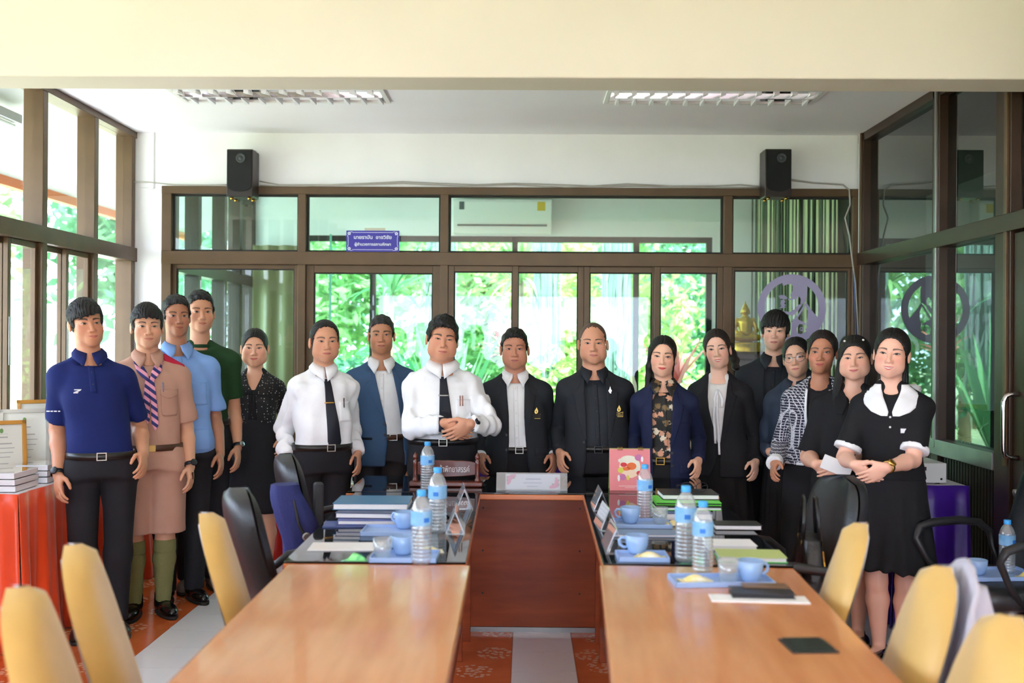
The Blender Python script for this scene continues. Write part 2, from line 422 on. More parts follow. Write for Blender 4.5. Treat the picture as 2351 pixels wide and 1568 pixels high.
# ---- office behind the partition
ow = struct(MB().bb(-3.0, -2.33, YO, YO + .14, 0, ZC).build('wall_office', M_WALL))
MB().bb(-2.33, 1.95, YO, YO + .14, 2.60, ZC).build('lintel', M_WALL, ow)
MB().bb(1.95, XR + .1, YO, YO + .14, 0, ZC).build('pier', M_WALL, ow)
MB().bb(-2.33, 1.95, YO, YO + .14, 0, .42).build('apron', M_WALL, ow)
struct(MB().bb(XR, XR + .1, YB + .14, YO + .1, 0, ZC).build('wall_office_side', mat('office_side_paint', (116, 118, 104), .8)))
wb = sroot('window_5')
M_DARKF = mat('dark_window_frame', (40, 44, 44), .4, .4)
for x in (-2.30, -1.60, -.11, 1.16, 1.92):
    MB().bb(x - .03, x + .03, YO + .02, YO + .09, .42, 2.6).build('mullion', M_DARKF, wb)
MB().bb(-2.33, 1.95, YO + .02, YO + .09, 2.54, 2.6).build('head_rail', M_DARKF, wb)
for a, b in ((-2.27, -1.63), (-1.57, -.14), (-.08, 1.13), (1.19, 1.89)):
    MB().bb(a, b, YO + .05, YO + .056, .42, 2.54).build('pane', G_OUT, wb)

# ---- far end of the hall behind the camera: glazed from a low sill to the lintel
fw = struct(MB().bb(XL - .14, XR + .12, -4.34, -4.2, 0, .35).build('wall_front', M_WALL))
MB().bb(XL - .14, XR + .12, -4.34, -4.2, 2.35, 3.35).build('lintel', M_WALL, fw)
wf = sroot('window_6')
for x in (XL + .05, -1.55, -.25, 1.05, XR - .05):
    MB().bb(x - .04, x + .04, -4.3, -4.22, .35, 2.35).build('mullion', M_BRONZE, wf)
for x in (XL + .09, -1.51, -.21, 1.09):
    MB().bb(x, x + 1.22, -4.262, -4.256, .35, 2.35).build('pane', G_LEFT, wf)
# ------------------------------------------------------------------ outside: lawn, eaves, trees, shrubs
rng = random.Random(7)
M_LAWN = mat('lawn_grass', (150, 160, 108), .9, c2=(186, 192, 146), vscale=1.4)
struct(MB().add([(-60, -40, -.35), (60, -40, -.35), (60, 70, -.35), (-60, 70, -.35)], [(0, 1, 2, 3)]).build('floor_lawn', M_LAWN))
struct(MB().bb(-6.8, XL - .15, -8, 14, -.34, -.12).build('floor_bounce_added', mat('bounce_ground_pale', (206, 204, 198), .9, var=.06, vscale=1.0)))  # added pale ground strip that throws sunlight up to soffit and ceiling
M_SOFF = mat('soffit_paint', (164, 168, 158), .85, var=.06, vscale=2)
ev = sroot('ceiling_eaves')
R = Matrix.Rotation(0, 3, 'Y')
MB().add([(XL - .14, -6, 3.30), (XL - .14, 13, 3.30), (-4.35, 13, 2.86), (-4.35, -6, 2.86), (XL - .14, -6, 3.38), (XL - .14, 13, 3.38), (-4.35, 13, 2.94), (-4.35, -6, 2.94)],
         [(0, 1, 2, 3), (7, 6, 5, 4), (0, 4, 5, 1), (1, 5, 6, 2), (2, 6, 7, 3), (3, 7, 4, 0)]).build('soffit', M_SOFF, ev)
MB().bb(-4.42, -4.35, -6, 13, 2.78, 2.96).build('fascia', mat('orange_fascia', (214, 120, 76), .6), ev)
MB().bb(-3.0, XL - .14, -6, 13, 3.0, 3.35).build('wall_head', M_SOFF, ev)
lp = thing('batten_light', 'white fluorescent batten under the eaves outside the left windows', 'ceiling light', (-3.55, 6.25, 3.02))
MB().box((0, 0, 0), (.09, 1.25, .06)).build('housing', mat('batten_grey', (150, 152, 148), .5), lp)
MB().tube([(0, -.6, -.05), (0, .6, -.05)], .014, 8).build('tube', mat('tube_white', (236, 236, 232), .3), lp, smooth=True)

def leaf_mat(name, c, c2, trans=.35):
    m = bpy.data.materials.new(name); m.use_nodes = True; nt = m.node_tree; nt.nodes.clear()
    out = nt.nodes.new('ShaderNodeOutputMaterial'); ad = nt.nodes.new('ShaderNodeMixShader'); ad.inputs[0].default_value = trans
    df = nt.nodes.new('ShaderNodeBsdfDiffuse'); tl = nt.nodes.new('ShaderNodeBsdfTranslucent')
    g = nt.nodes.new('ShaderNodeNewGeometry'); mx = nt.nodes.new('ShaderNodeMix'); mx.data_type = 'RGBA'
    mx.inputs[6].default_value = lin(c); mx.inputs[7].default_value = lin(c2)
    nt.links.new(g.outputs['Random Per Island'], mx.inputs[0])
    nt.links.new(mx.outputs[2], df.inputs[0]); nt.links.new(mx.outputs[2], tl.inputs[0])
    nt.links.new(df.outputs[0], ad.inputs[1]); nt.links.new(tl.outputs[0], ad.inputs[2]); nt.links.new(ad.outputs[0], out.inputs[0])
    return m
L_GREEN = leaf_mat('leaf_green', (98, 146, 88), (160, 198, 128))
L_YELL = leaf_mat('leaf_yellow_green', (150, 184, 96), (216, 226, 150))
L_DEEP = leaf_mat('leaf_deep_green', (70, 124, 92), (126, 180, 134))
L_STRAP = leaf_mat('leaf_strap_green', (76, 144, 90), (156, 208, 150))
L_RED = leaf_mat('leaf_red', (196, 84, 76), (226, 150, 136))
L_MOSS = leaf_mat('moss_grey_green', (112, 136, 124), (150, 170, 158), .3)
M_TRUNK = mat('bark', (150, 128, 104), .9, var=.25, vscale=14)

def leaves(mb, c, rad, n, size, flat=1.0, rg=rng):
    for _ in range(n):
        u = Vector((rg.gauss(0, 1), rg.gauss(0, 1), rg.gauss(0, 1))).normalized() * (rg.random() ** .4)
        p = Vector(c) + Vector((u.x * rad[0], u.y * rad[1], u.z * rad[2]))
        d = Vector((rg.uniform(-1, 1), rg.uniform(-1, 1), rg.uniform(-.9, .4))).normalized()
        w = d.cross(Vector((rg.uniform(-1, 1), rg.uniform(-1, 1), rg.uniform(-1, 1)))).normalized()
        s = size * rg.uniform(.6, 1.3)
        mb.add([p, p + d * s * .5 + w * s * .22, p + d * s, p + d * s * .5 - w * s * .22], [(0, 1, 2, 3)])

def tree(name, label, loc, h, rad, n, size, lm, trunk_r=.1, cat='tree', lean=0.0, blobs=6, group=None):
    t = thing(name, label, cat, loc, 0, group)
    MB().tube([(0, 0, 0), (lean * .3, .05, h * .3), (lean * .6, -.05, h * .6), (lean, 0, h * .9)], [trunk_r * 1.2, trunk_r, trunk_r * .8, trunk_r * .4], 8).build('trunk', M_TRUNK, t, smooth=True)
    mb = MB()
    for b in range(blobs):
        c = (lean + rng.uniform(-.55, .55) * rad[0], rng.uniform(-.5, .5) * rad[1], h + rng.uniform(-.55, .5) * rad[2])
        leaves(mb, c, (rad[0] * .6, rad[1] * .6, rad[2] * .55), n // blobs, size)
    mb.build('foliage', lm, t)
    return t

def strap_plant(name, label, loc, n, length, width, lm, stem=0.0, droop=1.0, cat='plant', group=None, up=.55):
    t = thing(name, label, cat, loc, 0, group)
    if stem: MB().tube([(0, 0, 0), (0, 0, stem)], .035, 8).build('stem', M_TRUNK, t, smooth=True)
    mb = MB()
    for k in range(n):
        a = rng.uniform(0, 2 * math.pi); el = rng.uniform(up, 1.45)
        L = length * rng.uniform(.7, 1.1); p = Vector((0, 0, stem + rng.uniform(-.12, .03) * (1 if stem else 0)))
        rows = []; dirv = Vector((math.cos(a) * math.cos(el), math.sin(a) * math.cos(el), math.sin(el)))
        side = Vector((-math.sin(a), math.cos(a), 0))
        for i in range(6):
            f = i / 5; w = width * (.35 + 1.3 * f if f < .5 else (1 - f) * 2 + .02) * .5
            rows.append([p - side * w, p + side * w])
            p = p + dirv * (L / 5); dirv = (dirv + Vector((0, 0, -.22 * droop * (.4 + f)))).normalized()
        mb.grid(rows)
    mb.build('leaves', lm, t, smooth=True)
    return t

GZ = -.35
# behind the office window
tree('broadleaf_tree', 'leafy green tree filling the garden behind the sign pane', (-2.6, 17.0, GZ), 3.0, (2.2, 1.4, 2.1), 2600, .26, L_GREEN)
tree('broadleaf_tree', 'yellow green tree in the garden behind the middle panes', (.55, 16.0, GZ), 2.5, (1.5, 1.2, 2.0), 2600, .2, L_YELL)
tree('broadleaf_tree', 'deep green tree in the garden beside the grey moss', (2.3, 18.5, GZ), 3.4, (2.0, 1.5, 2.2), 2200, .25, L_DEEP, .16)
tree('broadleaf_tree', 'tall pale tree far behind the garden shrubs', (-.5, 24, GZ), 4.2, (3.4, 2.0, 2.8), 2600, .36, L_YELL, .2)
tree('broadleaf_tree', 'tall deep green tree at the far end of the garden', (4.6, 24, GZ), 4.4, (3.2, 2, 3.2), 2600, .36, L_GREEN, .2)
tree('broadleaf_tree', 'wide green tree at the garden edge behind the strap-leaved plants', (-5.2, 22, GZ), 4.0, (3.4, 2, 3.0), 2600, .36, L_DEEP, .2)
tree('leaning_tree', 'bare leaning pale trunk with a thin crown in the garden', (1.75, 14.5, GZ), 3.6, (.8, .8, .5), 400, .2, L_GREEN, .09, lean=-.5)
tree('low_shrub', 'low yellow green shrub under the garden window', (.5, 13.3, GZ), 1.15, (.9, .6, .65), 1500, .13, L_YELL, .03, 'shrub')
tree('low_shrub', 'low green shrub beside the tall strap-leaved plant', (-1.9, 13.4, GZ), 1.2, (1.0, .6, .8), 1500, .15, L_DEEP, .03, 'shrub')
tree('low_shrub', 'flowering low shrub below the red bromeliad', (1.75, 13.0, GZ), .9, (.7, .5, .5), 900, .12, L_YELL, .03, 'shrub')
strap_plant('strap_leaf_plant', 'tall upright strap-leaved plant behind the blue blazer', (-.98, 12.4, GZ), 22, 1.9, .13, L_STRAP, .35, .45, up=1.0)
strap_plant('dracaena', 'drooping dracaena crown behind the blue name sign', (-1.75, 13.0, GZ), 46, 1.15, .07, L_STRAP, 2.5, 1.5, up=-.1)
strap_plant('dracaena', 'drooping dracaena crown beside the air conditioner window', (-.05, 13.6, GZ), 46, 1.2, .07, L_GREEN, 2.7, 1.5, up=-.1)
strap_plant('cordyline', 'red leaved cordyline behind the white shirted man with a watch', (-.22, 12.2, GZ), 26, .55, .07, L_RED, 1.75, 1.0, up=.2)
strap_plant('cordyline', 'small red leaved cordyline near the left of the garden window', (-1.35, 12.6, GZ), 22, .5, .06, L_RED, 1.1, 1.0, up=.2)
strap_plant('cordyline', 'slim red leaved cordyline behind the bald man', (.95, 12.6, GZ), 18, .5, .05, L_RED, 1.3, .9, up=.3)
strap_plant('red_bromeliad', 'large red bromeliad flower spike outside the right panes', (1.72, 11.6, GZ), 14, .75, .13, L_RED, 1.3, .35, up=.75)
def moss(label, x, y, z1, L, w):
    t = thing('hanging_moss', label, 'hanging plant', (x, y, z1), 0, 'curtains of moss hanging in the garden')
    mb = MB()
    for k in range(130):
        a = rng.uniform(0, 6.28); r = w * math.sqrt(rng.random()); px, py = r * math.cos(a), r * math.sin(a) * .5
        pts = []; z = -rng.uniform(0, .3); l = L * rng.uniform(.55, 1)
        for i in range(7):
            pts.append((px + rng.uniform(-.03, .03), py + rng.uniform(-.03, .03), z - l * i / 6))
        mb.grid([[Vector(p) - Vector((.011, 0, 0)), Vector(p) + Vector((.011, 0, 0))] for p in pts])
    mb.build('strands', L_MOSS, t)
    MB().tube([(-w * 1.3, 0, .02), (w * 1.3, 0, .03)], .02, 8).build('branch', M_TRUNK, t)
moss('wide grey moss curtain hanging behind the bald man', .93 + .25, 12.8, 3.3, 2.9, .2)
moss('thin grey moss curtain hanging behind the middle sash', .28, 13.2, 3.3, 2.5, .17)
moss('pale grey moss curtain hanging behind the sign door', -1.12, 13.2, 3.4, 2.4, .2)
tree('hedge_tree', 'bushy yellow green tree behind the moss curtains', (1.3, 15.6, GZ), 1.7, (1.5, .9, 1.5), 2400, .2, L_YELL)
tree('hedge_tree', 'bushy green tree behind the red cordyline', (-.6, 15.0, GZ), 1.6, (1.3, .8, 1.5), 2200, .2, L_GREEN)
tree('hedge_tree', 'bushy deep green tree beyond the middle garden panes', (.6, 19.5, GZ), 2.8, (3.2, 1.0, 2.6), 3600, .34, L_GREEN)
tree('hedge_tree', 'bushy pale tree beyond the red bromeliad', (3.2, 16.5, GZ), 1.9, (1.6, 1.0, 1.7), 2000, .22, L_DEEP)
# left side garden
tree('garden_tree', 'pale green tree on the lawn outside the left windows', (-9.2, 14.0, GZ), 2.6, (2.4, 2.4, 1.9), 2200, .3, L_YELL, .14)
tree('garden_tree', 'green tree close to the left eaves', (-8.4, 10.4, GZ), 2.6, (1.4, 1.6, 1.5), 1800, .26, L_GREEN, .12)
tree('garden_tree', 'distant green tree beyond the left lawn', (-14, 20, GZ), 4.5, (3.5, 3.5, 3.2), 2200, .45, L_GREEN, .2)
tree('garden_tree', 'distant yellow green tree beyond the left lawn', (-17, 15, GZ), 4.0, (3, 3.4, 3), 1800, .45, L_YELL, .2)
tree('garden_tree', 'tall deep green tree far behind the left eaves', (-10, 26, GZ), 5.5, (4, 3, 3.6), 2200, .5, L_DEEP, .2)
tree('lawn_shrub', 'small round shrub on the sunny left lawn', (-7.4, 10.9, GZ), .55, (.8, .8, .45), 600, .14, L_YELL, .03, 'shrub')
# ------------------------------------------------------------------ ceiling lights
M_WHITE = mat('white_enamel', (232, 232, 230), .4)
M_MIRROR = mat('louvre_mirror', (226, 222, 226), .08, 1.0)
M_BLACKP = mat('black_plastic', (26, 26, 28), .45)
M_BRASS = mat('brass', (190, 150, 70), .25, 1.0)
M_LOUVRE = mat('louvre_white', (240, 240, 246), .3)
def troffer(label, x, y, on=False, zc=ZC):
    t = thing('recessed_ceiling_light', label, 'ceiling light', (x, y, zc), 0, 'recessed ceiling lights')
    L, D = 1.24, .30
    q = MB()
    q.bb(-L / 2, L / 2, -D / 2 - .03, -D / 2, -.012, .004); q.bb(-L / 2, L / 2, D / 2, D / 2 + .03, -.012, .004)
    q.bb(-L / 2 - .03, -L / 2, -D / 2 - .03, D / 2 + .03, -.012, .004); q.bb(L / 2, L / 2 + .03, -D / 2 - .03, D / 2 + .03, -.012, .004)
    q.build('frame', M_WHITE, t, bevel=.003)
    MB().bb(-L / 2, L / 2, -D / 2, D / 2, -.004, .002).build('reflector', M_MIRROR, t)
    for k in range(12):
        xx = -L / 2 + .04 + k * (L - .08) / 11
        for sy in (-1, 1):
            y0 = sy * .012; y1 = sy * (D / 2 - .004); xw = .03 if sy > 0 else -.03
            MB().add([(xx, y1, -.005), (xx + xw, y1, -.005), (xx + xw * .3, y0, -.005), (xx, y1, -.03), (xx + xw, y1, -.03), (xx + xw * .3, y0, -.012)], [(0, 2, 1), (3, 4, 5), (0, 1, 4, 3), (1, 2, 5, 4), (2, 0, 3, 5)]).build('blade', M_LOUVRE, t)
    MB().bb(-L / 2, L / 2, -.008, .008, -.02, -.004).build('spine', M_MIRROR, t)
    return t
pa, pb = P(385, 207, 1), P(1870, 240, 1)
troffer('recessed louvre ceiling light above the sign door and left speaker', -1.50, 6.06)
troffer('recessed louvre ceiling light above the altar side and right speaker', 1.13, 6.06)
# ------------------------------------------------------------------ speakers
def speaker(label, px, side):
    c = P(px, 400, 7.08)
    t = thing('wall_speaker', label, 'speaker', (c.x, YB - .005, c.z - .17), 0, 'wall speakers')
    w, h, d = .185, .335, .17
    MB().bb(-w / 2, w / 2, -d - .02, -.02, 0, h).build('cabinet', mat('speaker_black_veneer', (40, 32, 30), .35), t, bevel=.006)
    poly = [(-w / 2 + .008, h - .012), (w / 2 - .008, h - .012), (w / 2 - .008, .075)] + [((w / 2 - .008) * math.cos(a), .075 - .04 * math.sin(a)) for a in [i * math.pi / 10 for i in range(1, 10)]] + [(-w / 2 + .008, .075)]
    MB().prism([(x, z) for x, z in poly], .012, Matrix(((1, 0, 0, 0), (0, 0, -1, -d - .02), (0, 1, 0, 0), (0, 0, 0, 1)))).build('grille', mat('grille_cloth', (20, 21, 24), .85, bump=.4, bscale=400), t)
    MB().lathe([(.034, 0), (.034, .006), (.026, .008), (.024, .003), (.013, .003), (.010, .009), (.0, .011)], 24, (.0 + (.012 if side < 0 else .02), -d - .032, h - .065), Matrix.Rotation(math.pi / 2, 3, 'X'), caps=False).build('tweeter', mat('tweeter_grey', (58, 64, 68), .4), t, smooth=True)
    for sx in (-1, 1):
        for yy in (-d + .01, -.06):
            MB().lathe([(.010, 0), (.013, -.006), (.013, -.016), (.008, -.018)], 12, (sx * (w / 2 - .03), yy, 0)).build('foot', M_BRASS, t, smooth=True)
        MB().bb(sx * .055 - .012, sx * .055 + .012, -.04, 0, h, h + .02).build('bracket', M_ALU, t)
speaker('black wall speaker above the door with the blue name sign', 557, -1)
speaker('black wall speaker above the pane with the round emblem', 1781, 1)

# ------------------------------------------------------------------ cables
M_CABLE = mat('grey_cable', (168, 164, 156), .5); M_CABLEB = mat('blue_cable', (60, 90, 150), .5)
def cable(label, pts, r=.005, m=None, name='cable'):
    ps = [P(x, y, YB - .042) for x, y in pts]
    sm = []
    for i in range(len(ps) - 1):
        a, b = ps[i], ps[i + 1]
        for k in range(4): sm.append(a.lerp(b, k / 4))
    sm.append(ps[-1])
    c = ps[0].copy()
    o = MB().tube([p - c for p in sm], r, 6).build(name, m or M_CABLE, None, smooth=True, loc=c)
    return tag(o, label, 'cable', 'wires along the back wall')
cable('thin grey wire running from the white pillar to the left speaker', [(300, 418), (340, 418), (400, 424), (470, 425), (522, 424)])
cable('sagging grey wire between the two wall speakers', [(596, 416), (640, 424), (760, 424), (860, 420), (925, 417), (1010, 421), (1095, 424), (1180, 421), (1260, 423), (1360, 427), (1440, 422), (1540, 427), (1640, 427), (1700, 424), (1745, 428)])
cable('second grey wire clipped just above the brown head rail', [(596, 426), (700, 427), (925, 421), (1060, 427), (1180, 424), (1300, 430), (1440, 427), (1600, 430), (1745, 431)])
cable('grey wire from the right speaker down beside the round emblem', [(1817, 413), (1870, 420), (1935, 424), (1950, 436), (1952, 470), (1940, 500), (1950, 540), (1957, 600), (1964, 650), (1968, 720), (1972, 800)], .006)
cable('thin blue wire hanging beside the corner post', [(1958, 600), (1962, 660), (1964, 730), (1966, 800)], .004, M_CABLEB)
tag(MB().bb(XR - .028, XR - .004, YB - .06, YB - .036, 2.10, ZC).build('cable_trunking', M_WHITE), 'white plastic cable trunking in the corner beside the dark glass', 'trunking')

# ------------------------------------------------------------------ blue name sign on the glass
M_SIGN = mat('sign_blue', (50, 42, 160), .35); M_SIGNW = mat('sign_white', (222, 226, 246), .5)
sa, sb = P(795, 580, YB - .03), P(917, 533, YB - .03)
sg = thing('name_sign', 'blue name sign with white Thai lettering on the fanlight', 'sign', ((sa.x + sb.x) / 2, YB - .034, bz_tr1 + .001))
SW, SH = sb.x - sa.x, .152
MB().bb(-SW / 2, SW / 2, 0, .006, 0, SH).build('board', M_SIGN, sg)
q = MB(); e = .014; t_ = .003
for z in (e, SH - e): q.bb(-SW / 2 + .045, SW / 2 - .045, -.002, 0, z - t_ / 2, z + t_ / 2)
for x in (-SW / 2 + e, SW / 2 - e): q.bb(x - t_ / 2, x + t_ / 2, -.002, 0, .045, SH - .045)
for sx in (-1, 1):
    for sz in (0, 1):
        cx, cz = sx * (SW / 2 - .021), (.021 if sz == 0 else SH - .021)
        for k in range(5):
            a = k * 1.257 + .4; q.lathe([(.005, 0), (.005, .002)], 8, (cx + .008 * math.cos(a), -.002, cz + .008 * math.sin(a)), Matrix.Rotation(-math.pi / 2, 3, 'X'))
        q.box((cx - sx * .016, -.001, cz + (.012 if sz else -.012)), (.016, .002, .003)); q.box((cx + sx * .010, -.001, cz + (-.018 if sz else .018)), (.003, .002, .014))
q.build('border', M_SIGNW, sg)
text_mesh('lettering', 'นายราปัน  อาจวิชัย', .034, M_SIGNW, sg, (0, -.002, .092), width=.272, bold=.0008)
text_mesh('lettering', 'ผู้อำนวยการสถานศึกษา', .027, M_SIGNW, sg, (0, -.002, .044), width=.262, bold=.0008)
ta = P(860, 526, YB - .01)
tag(MB().box((0, 0, 0), (.15, .002, .022)).build('tape_strip', mat('cream_tape', (216, 212, 186), .6), None, loc=(ta.x, YB + .01, ta.z)), 'strip of cream tape stuck above the blue sign', 'tape')

# ------------------------------------------------------------------ round emblem on the glass
M_EMB = mat('emblem_lavender', (172, 164, 196), .6)
ec = P(1818, 708, YB + .01)
em = thing('window_emblem', 'round lavender emblem sticker of a head in profile', 'sticker', (ec.x, YB + .012, ec.z))
SCL = YB / FPX
def ez(pts): return [((x / 4.521 + 1720 - 1818) * SCL, -(y / 4.521 + 610 - 708) * SCL) for x, y in pts]
MX = Matrix(((1, 0, 0, 0), (0, 0, 1, -.003), (0, 1, 0, 0), (0, 0, 0, 1)))
q = MB(); n = 72; R0, R1 = .196, .246
vs = []; fs = []
for k in range(n):
    a = 2 * math.pi * k / n
    for r in (R0, R1):
        for y in (-.003, 0): vs.append((r * math.cos(a), y, r * math.sin(a)))
for k in range(n):
    a, b = 4 * k, 4 * ((k + 1) % n)
    fs += [(a, a + 2, b + 2, b), (a + 1, b + 1, b + 3, a + 3), (a, b, b + 1, a + 1), (a + 2, a + 3, b + 3, b + 2)]
q.add(vs, fs); q.build('ring', M_EMB, em)
for _k, poly in enumerate(([(340, 180), (370, 150), (440, 125), (500, 108), (545, 130), (585, 180), (600, 240), (597, 310), (585, 375), (548, 398), (530, 395), (535, 350), (520, 318), (498, 330), (485, 345), (440, 345), (425, 300), (450, 262), (452, 215), (432, 190), (395, 195), (352, 212)],
             [(305, 312), (335, 305), (370, 310), (400, 335), (380, 350), (340, 345), (320, 345)], [(400, 345), (500, 335), (500, 345), (405, 358)],
             [(330, 360), (360, 350), (375, 375), (360, 395), (385, 410), (365, 420), (380, 435), (345, 440), (310, 445), (335, 420), (325, 395)],
             [(345, 470), (420, 480), (480, 450), (505, 405), (548, 398), (505, 470), (450, 520), (400, 505)],
             [(590, 380), (640, 455), (700, 525), (742, 590), (690, 690), (640, 735), (605, 690), (580, 660), (600, 640), (590, 600), (604, 560), (608, 470), (580, 400)],
             [(440, 590), (495, 550), (575, 590), (585, 610), (520, 605), (490, 650), (500, 700), (560, 715), (610, 700), (640, 740), (560, 780), (470, 790), (430, 760)],
             [(575, 395), (590, 400), (500, 545), (450, 580), (445, 570), (490, 530)])):
    MB().prism(ez(poly), .0015 + .0006 * _k, Matrix.Translation((0, -.0008 * (_k + 1), 0)) @ MX).build('figure_shape', M_EMB, em)
MB().tube([(ez([(545 + 22 * math.cos(a) * (1 - a / 14), 655 + 22 * math.sin(a) * (1 - a / 14))])[0][0], -.002, ez([(545, 655 + 22 * math.sin(a) * (1 - a / 14))])[0][1]) for a in [i * .5 for i in range(18)]], .003, 5).build('figure_swirl', M_EMB, em)

# ------------------------------------------------------------------ office contents seen through the partition
a0, a1 = P(1040, 535, YO - .12), P(1267, 460, YO - .12)
ac = thing('air_conditioner', 'white split air conditioner on the office wall above the garden window', 'air conditioner', ((a0.x + a1.x) / 2, YO - .002, a0.z))
aw, ah = a1.x - a0.x, a1.z - a0.z
prof = [(0, 0), (-.12, .0), (-.19, .05), (-.215, .12), (-.215, ah - .03), (-.19, ah), (0, ah)]
MB().prism([(p[0], p[1]) for p in prof], aw, Matrix(((0, 0, 1, -aw / 2), (1, 0, 0, 0), (0, 1, 0, 0), (0, 0, 0, 1)))).build('body', mat('ac_white', (240, 240, 238), .35), ac, bevel=.012)
MB().box((0, -.205, .075), (aw * .9, .03, .012), Matrix.Rotation(.5, 3, 'X')).build('air_slot', mat('slot_grey', (90, 96, 98), .5), ac)
MB().bb(-aw / 2 + .07, -aw / 2 + .12, -.219, -.214, ah - .11, ah - .03).build('label_sticker', mat('sticker_grey', (70, 80, 84), .5), ac)
MB().bb(aw / 2 - .15, aw / 2 - .07, -.219, -.214, ah - .12, ah - .03).build('label_sticker', mat('sticker_yellow', (226, 190, 60), .5), ac)

tag(MB().grid([[(x, .03 * math.sin(x * 34), z) for x in [-.2 + i * .0125 for i in range(40)]] for z in (0, 2.45)]).build('office_drape', mat('drape_olive', (150, 146, 110), .9), None, smooth=True, solid=.004, loc=(-2.62, YO - .12, .03)), 'olive beige drape in the office corner beside the left panes', 'curtain')
tag(MB().box((0, 0, 0), (.02, .02, 2.6)).build('office_pipe', mat('pipe_teal', (120, 190, 170), .4), None, loc=(-2.02, YO - .1, 1.3)), 'thin teal pipe standing in the office corner', 'pipe')
sc_ = thing('string_curtain', 'cream and dark string curtain hung along the office side wall', 'curtain', (XR - .09, 7.45, 2.98))
MB().tube([(0, -.02, .01), (0, 2.75, .01)], .012, 8).build('rail', M_DARKF, sc_)
sA, sB = MB(), MB(); yy = 0.0; k = 0
rs = random.Random(3)
while yy < 2.7:
    wd = rs.choice((.02, .03, .05, .08)); tgt = sA if k % 2 == 0 else sB
    xo = rs.uniform(-.02, .02)
    tgt.bb(xo - .003, xo + .003, yy, yy + wd * .9, -2.85, 0); yy += wd; k += 1
tag(sA.build('cream_strings', mat('string_cream', (196, 192, 158), .9), sc_), kind='stuff'); tag(sB.build('dark_strings', mat('string_dark', (70, 80, 64), .9), sc_), kind='stuff')
# deer-print gift box and gold frames behind the dark glass
dbx = thing('deer_print_box', 'grey and black box with a white deer head behind the dark glass', 'box', (2.68, 6.02, .80), math.radians(-24))
MB().bb(-.17, .13, -.07, .1, 0, .30).build('carton', mat('carton_grey', (112, 116, 116), .6), dbx)
MB().bb(.13, .16, -.09, .12, 0, .31).build('dark_side', M_BLACKP, dbx)
M_DEER = mat('deer_white', (222, 224, 224), .5)
dq = MB()
for pts in ([(-.03, .0), (-.05, .05), (-.035, .10), (-.02, .12)], [(-.0, .0), (.0, .06), (.015, .11)], [(-.03, .12), (-.07, .15), (-.1, .2), (-.095, .24)], [(-.07, .15), (-.06, .2)], [(-.1, .19), (-.13, .21)],
            [(.01, .12), (.05, .15), (.08, .2), (.085, .25)], [(.05, .15), (.045, .2)], [(.08, .2), (.11, .22)], [(-.05, .125), (-.01, .13), (.035, .125)], [(-.02, .11), (-.01, .07), (.0, .1)]):
    dq.tube([(x - .01, -.072, z + .02) for x, z in pts], .005, 6)
dq.build('deer_print', M_DEER, dbx)
shf = thing('display_shelf', 'dark shelf behind the smoked glass partition', 'shelf', (2.80, 6.2, 0))
MB().bb(-.28, .3, -.5, .9, .76, .80).build('board', M_BLACKP, shf); MB().bb(-.2, .2, -.45, .85, 0, .76).build('base', M_BLACKP, shf)
for k_, yy in enumerate((6.42, 6.80)):
    gf = thing('gold_picture_frame', 'gold picture frame behind dark glass, ' + ('next to the deer print box', 'beyond the first frame')[k_], 'picture frame', (2.78, yy, .80), math.radians(-30), 'gold frames behind the dark glass')
    MB().bb(-.17, .17, -.01, .01, 0, .03).build('frame_rail', M_BRASS, gf); MB().bb(-.17, .17, -.01, .01, .29, .32).build('frame_rail', M_BRASS, gf)
    MB().bb(-.17, -.14, -.01, .01, 0, .32).build('frame_rail', M_BRASS, gf); MB().bb(.14, .17, -.01, .01, 0, .32).build('frame_rail', M_BRASS, gf)
    MB().bb(-.14, .14, .0, .006, .03, .29).build('picture', mat('picture_grey', (120, 124, 120), .5), gf)

# gold seated statue on a dark altar stand, seen through the right pane
M_GILT = mat('gilt', (214, 168, 60), .25, .75, var=.1); M_ALTAR = mat('altar_wood', (58, 36, 26), .35)
al = thing('altar_stand', 'dark carved altar stand in the office behind the emblem pane', 'altar', (1.93, 8.75, 0))
MB().bb(-.26, .26, -.2, .2, 0, .9).build('cabinet', M_ALTAR, al, bevel=.01); MB().bb(-.30, .30, -.24, .24, .9, .96).build('cornice', M_ALTAR, al, bevel=.01)
MB().bb(-.2, .2, -.16, .16, .96, 1.36).build('upper_tier', M_ALTAR, al, bevel=.01); MB().bb(-.24, .24, -.19, .19, 1.36, 1.41).build('upper_cornice', M_ALTAR, al, bevel=.01)
st_ = thing('seated_statue', 'small gold seated statue on the dark altar stand', 'statue', (1.93, 8.75, 1.41))
MB().lathe([(.15, 0), (.17, .02), (.14, .05), (.16, .08), (.12, .10)], 24).build('pedestal', M_GILT, st_, smooth=True)
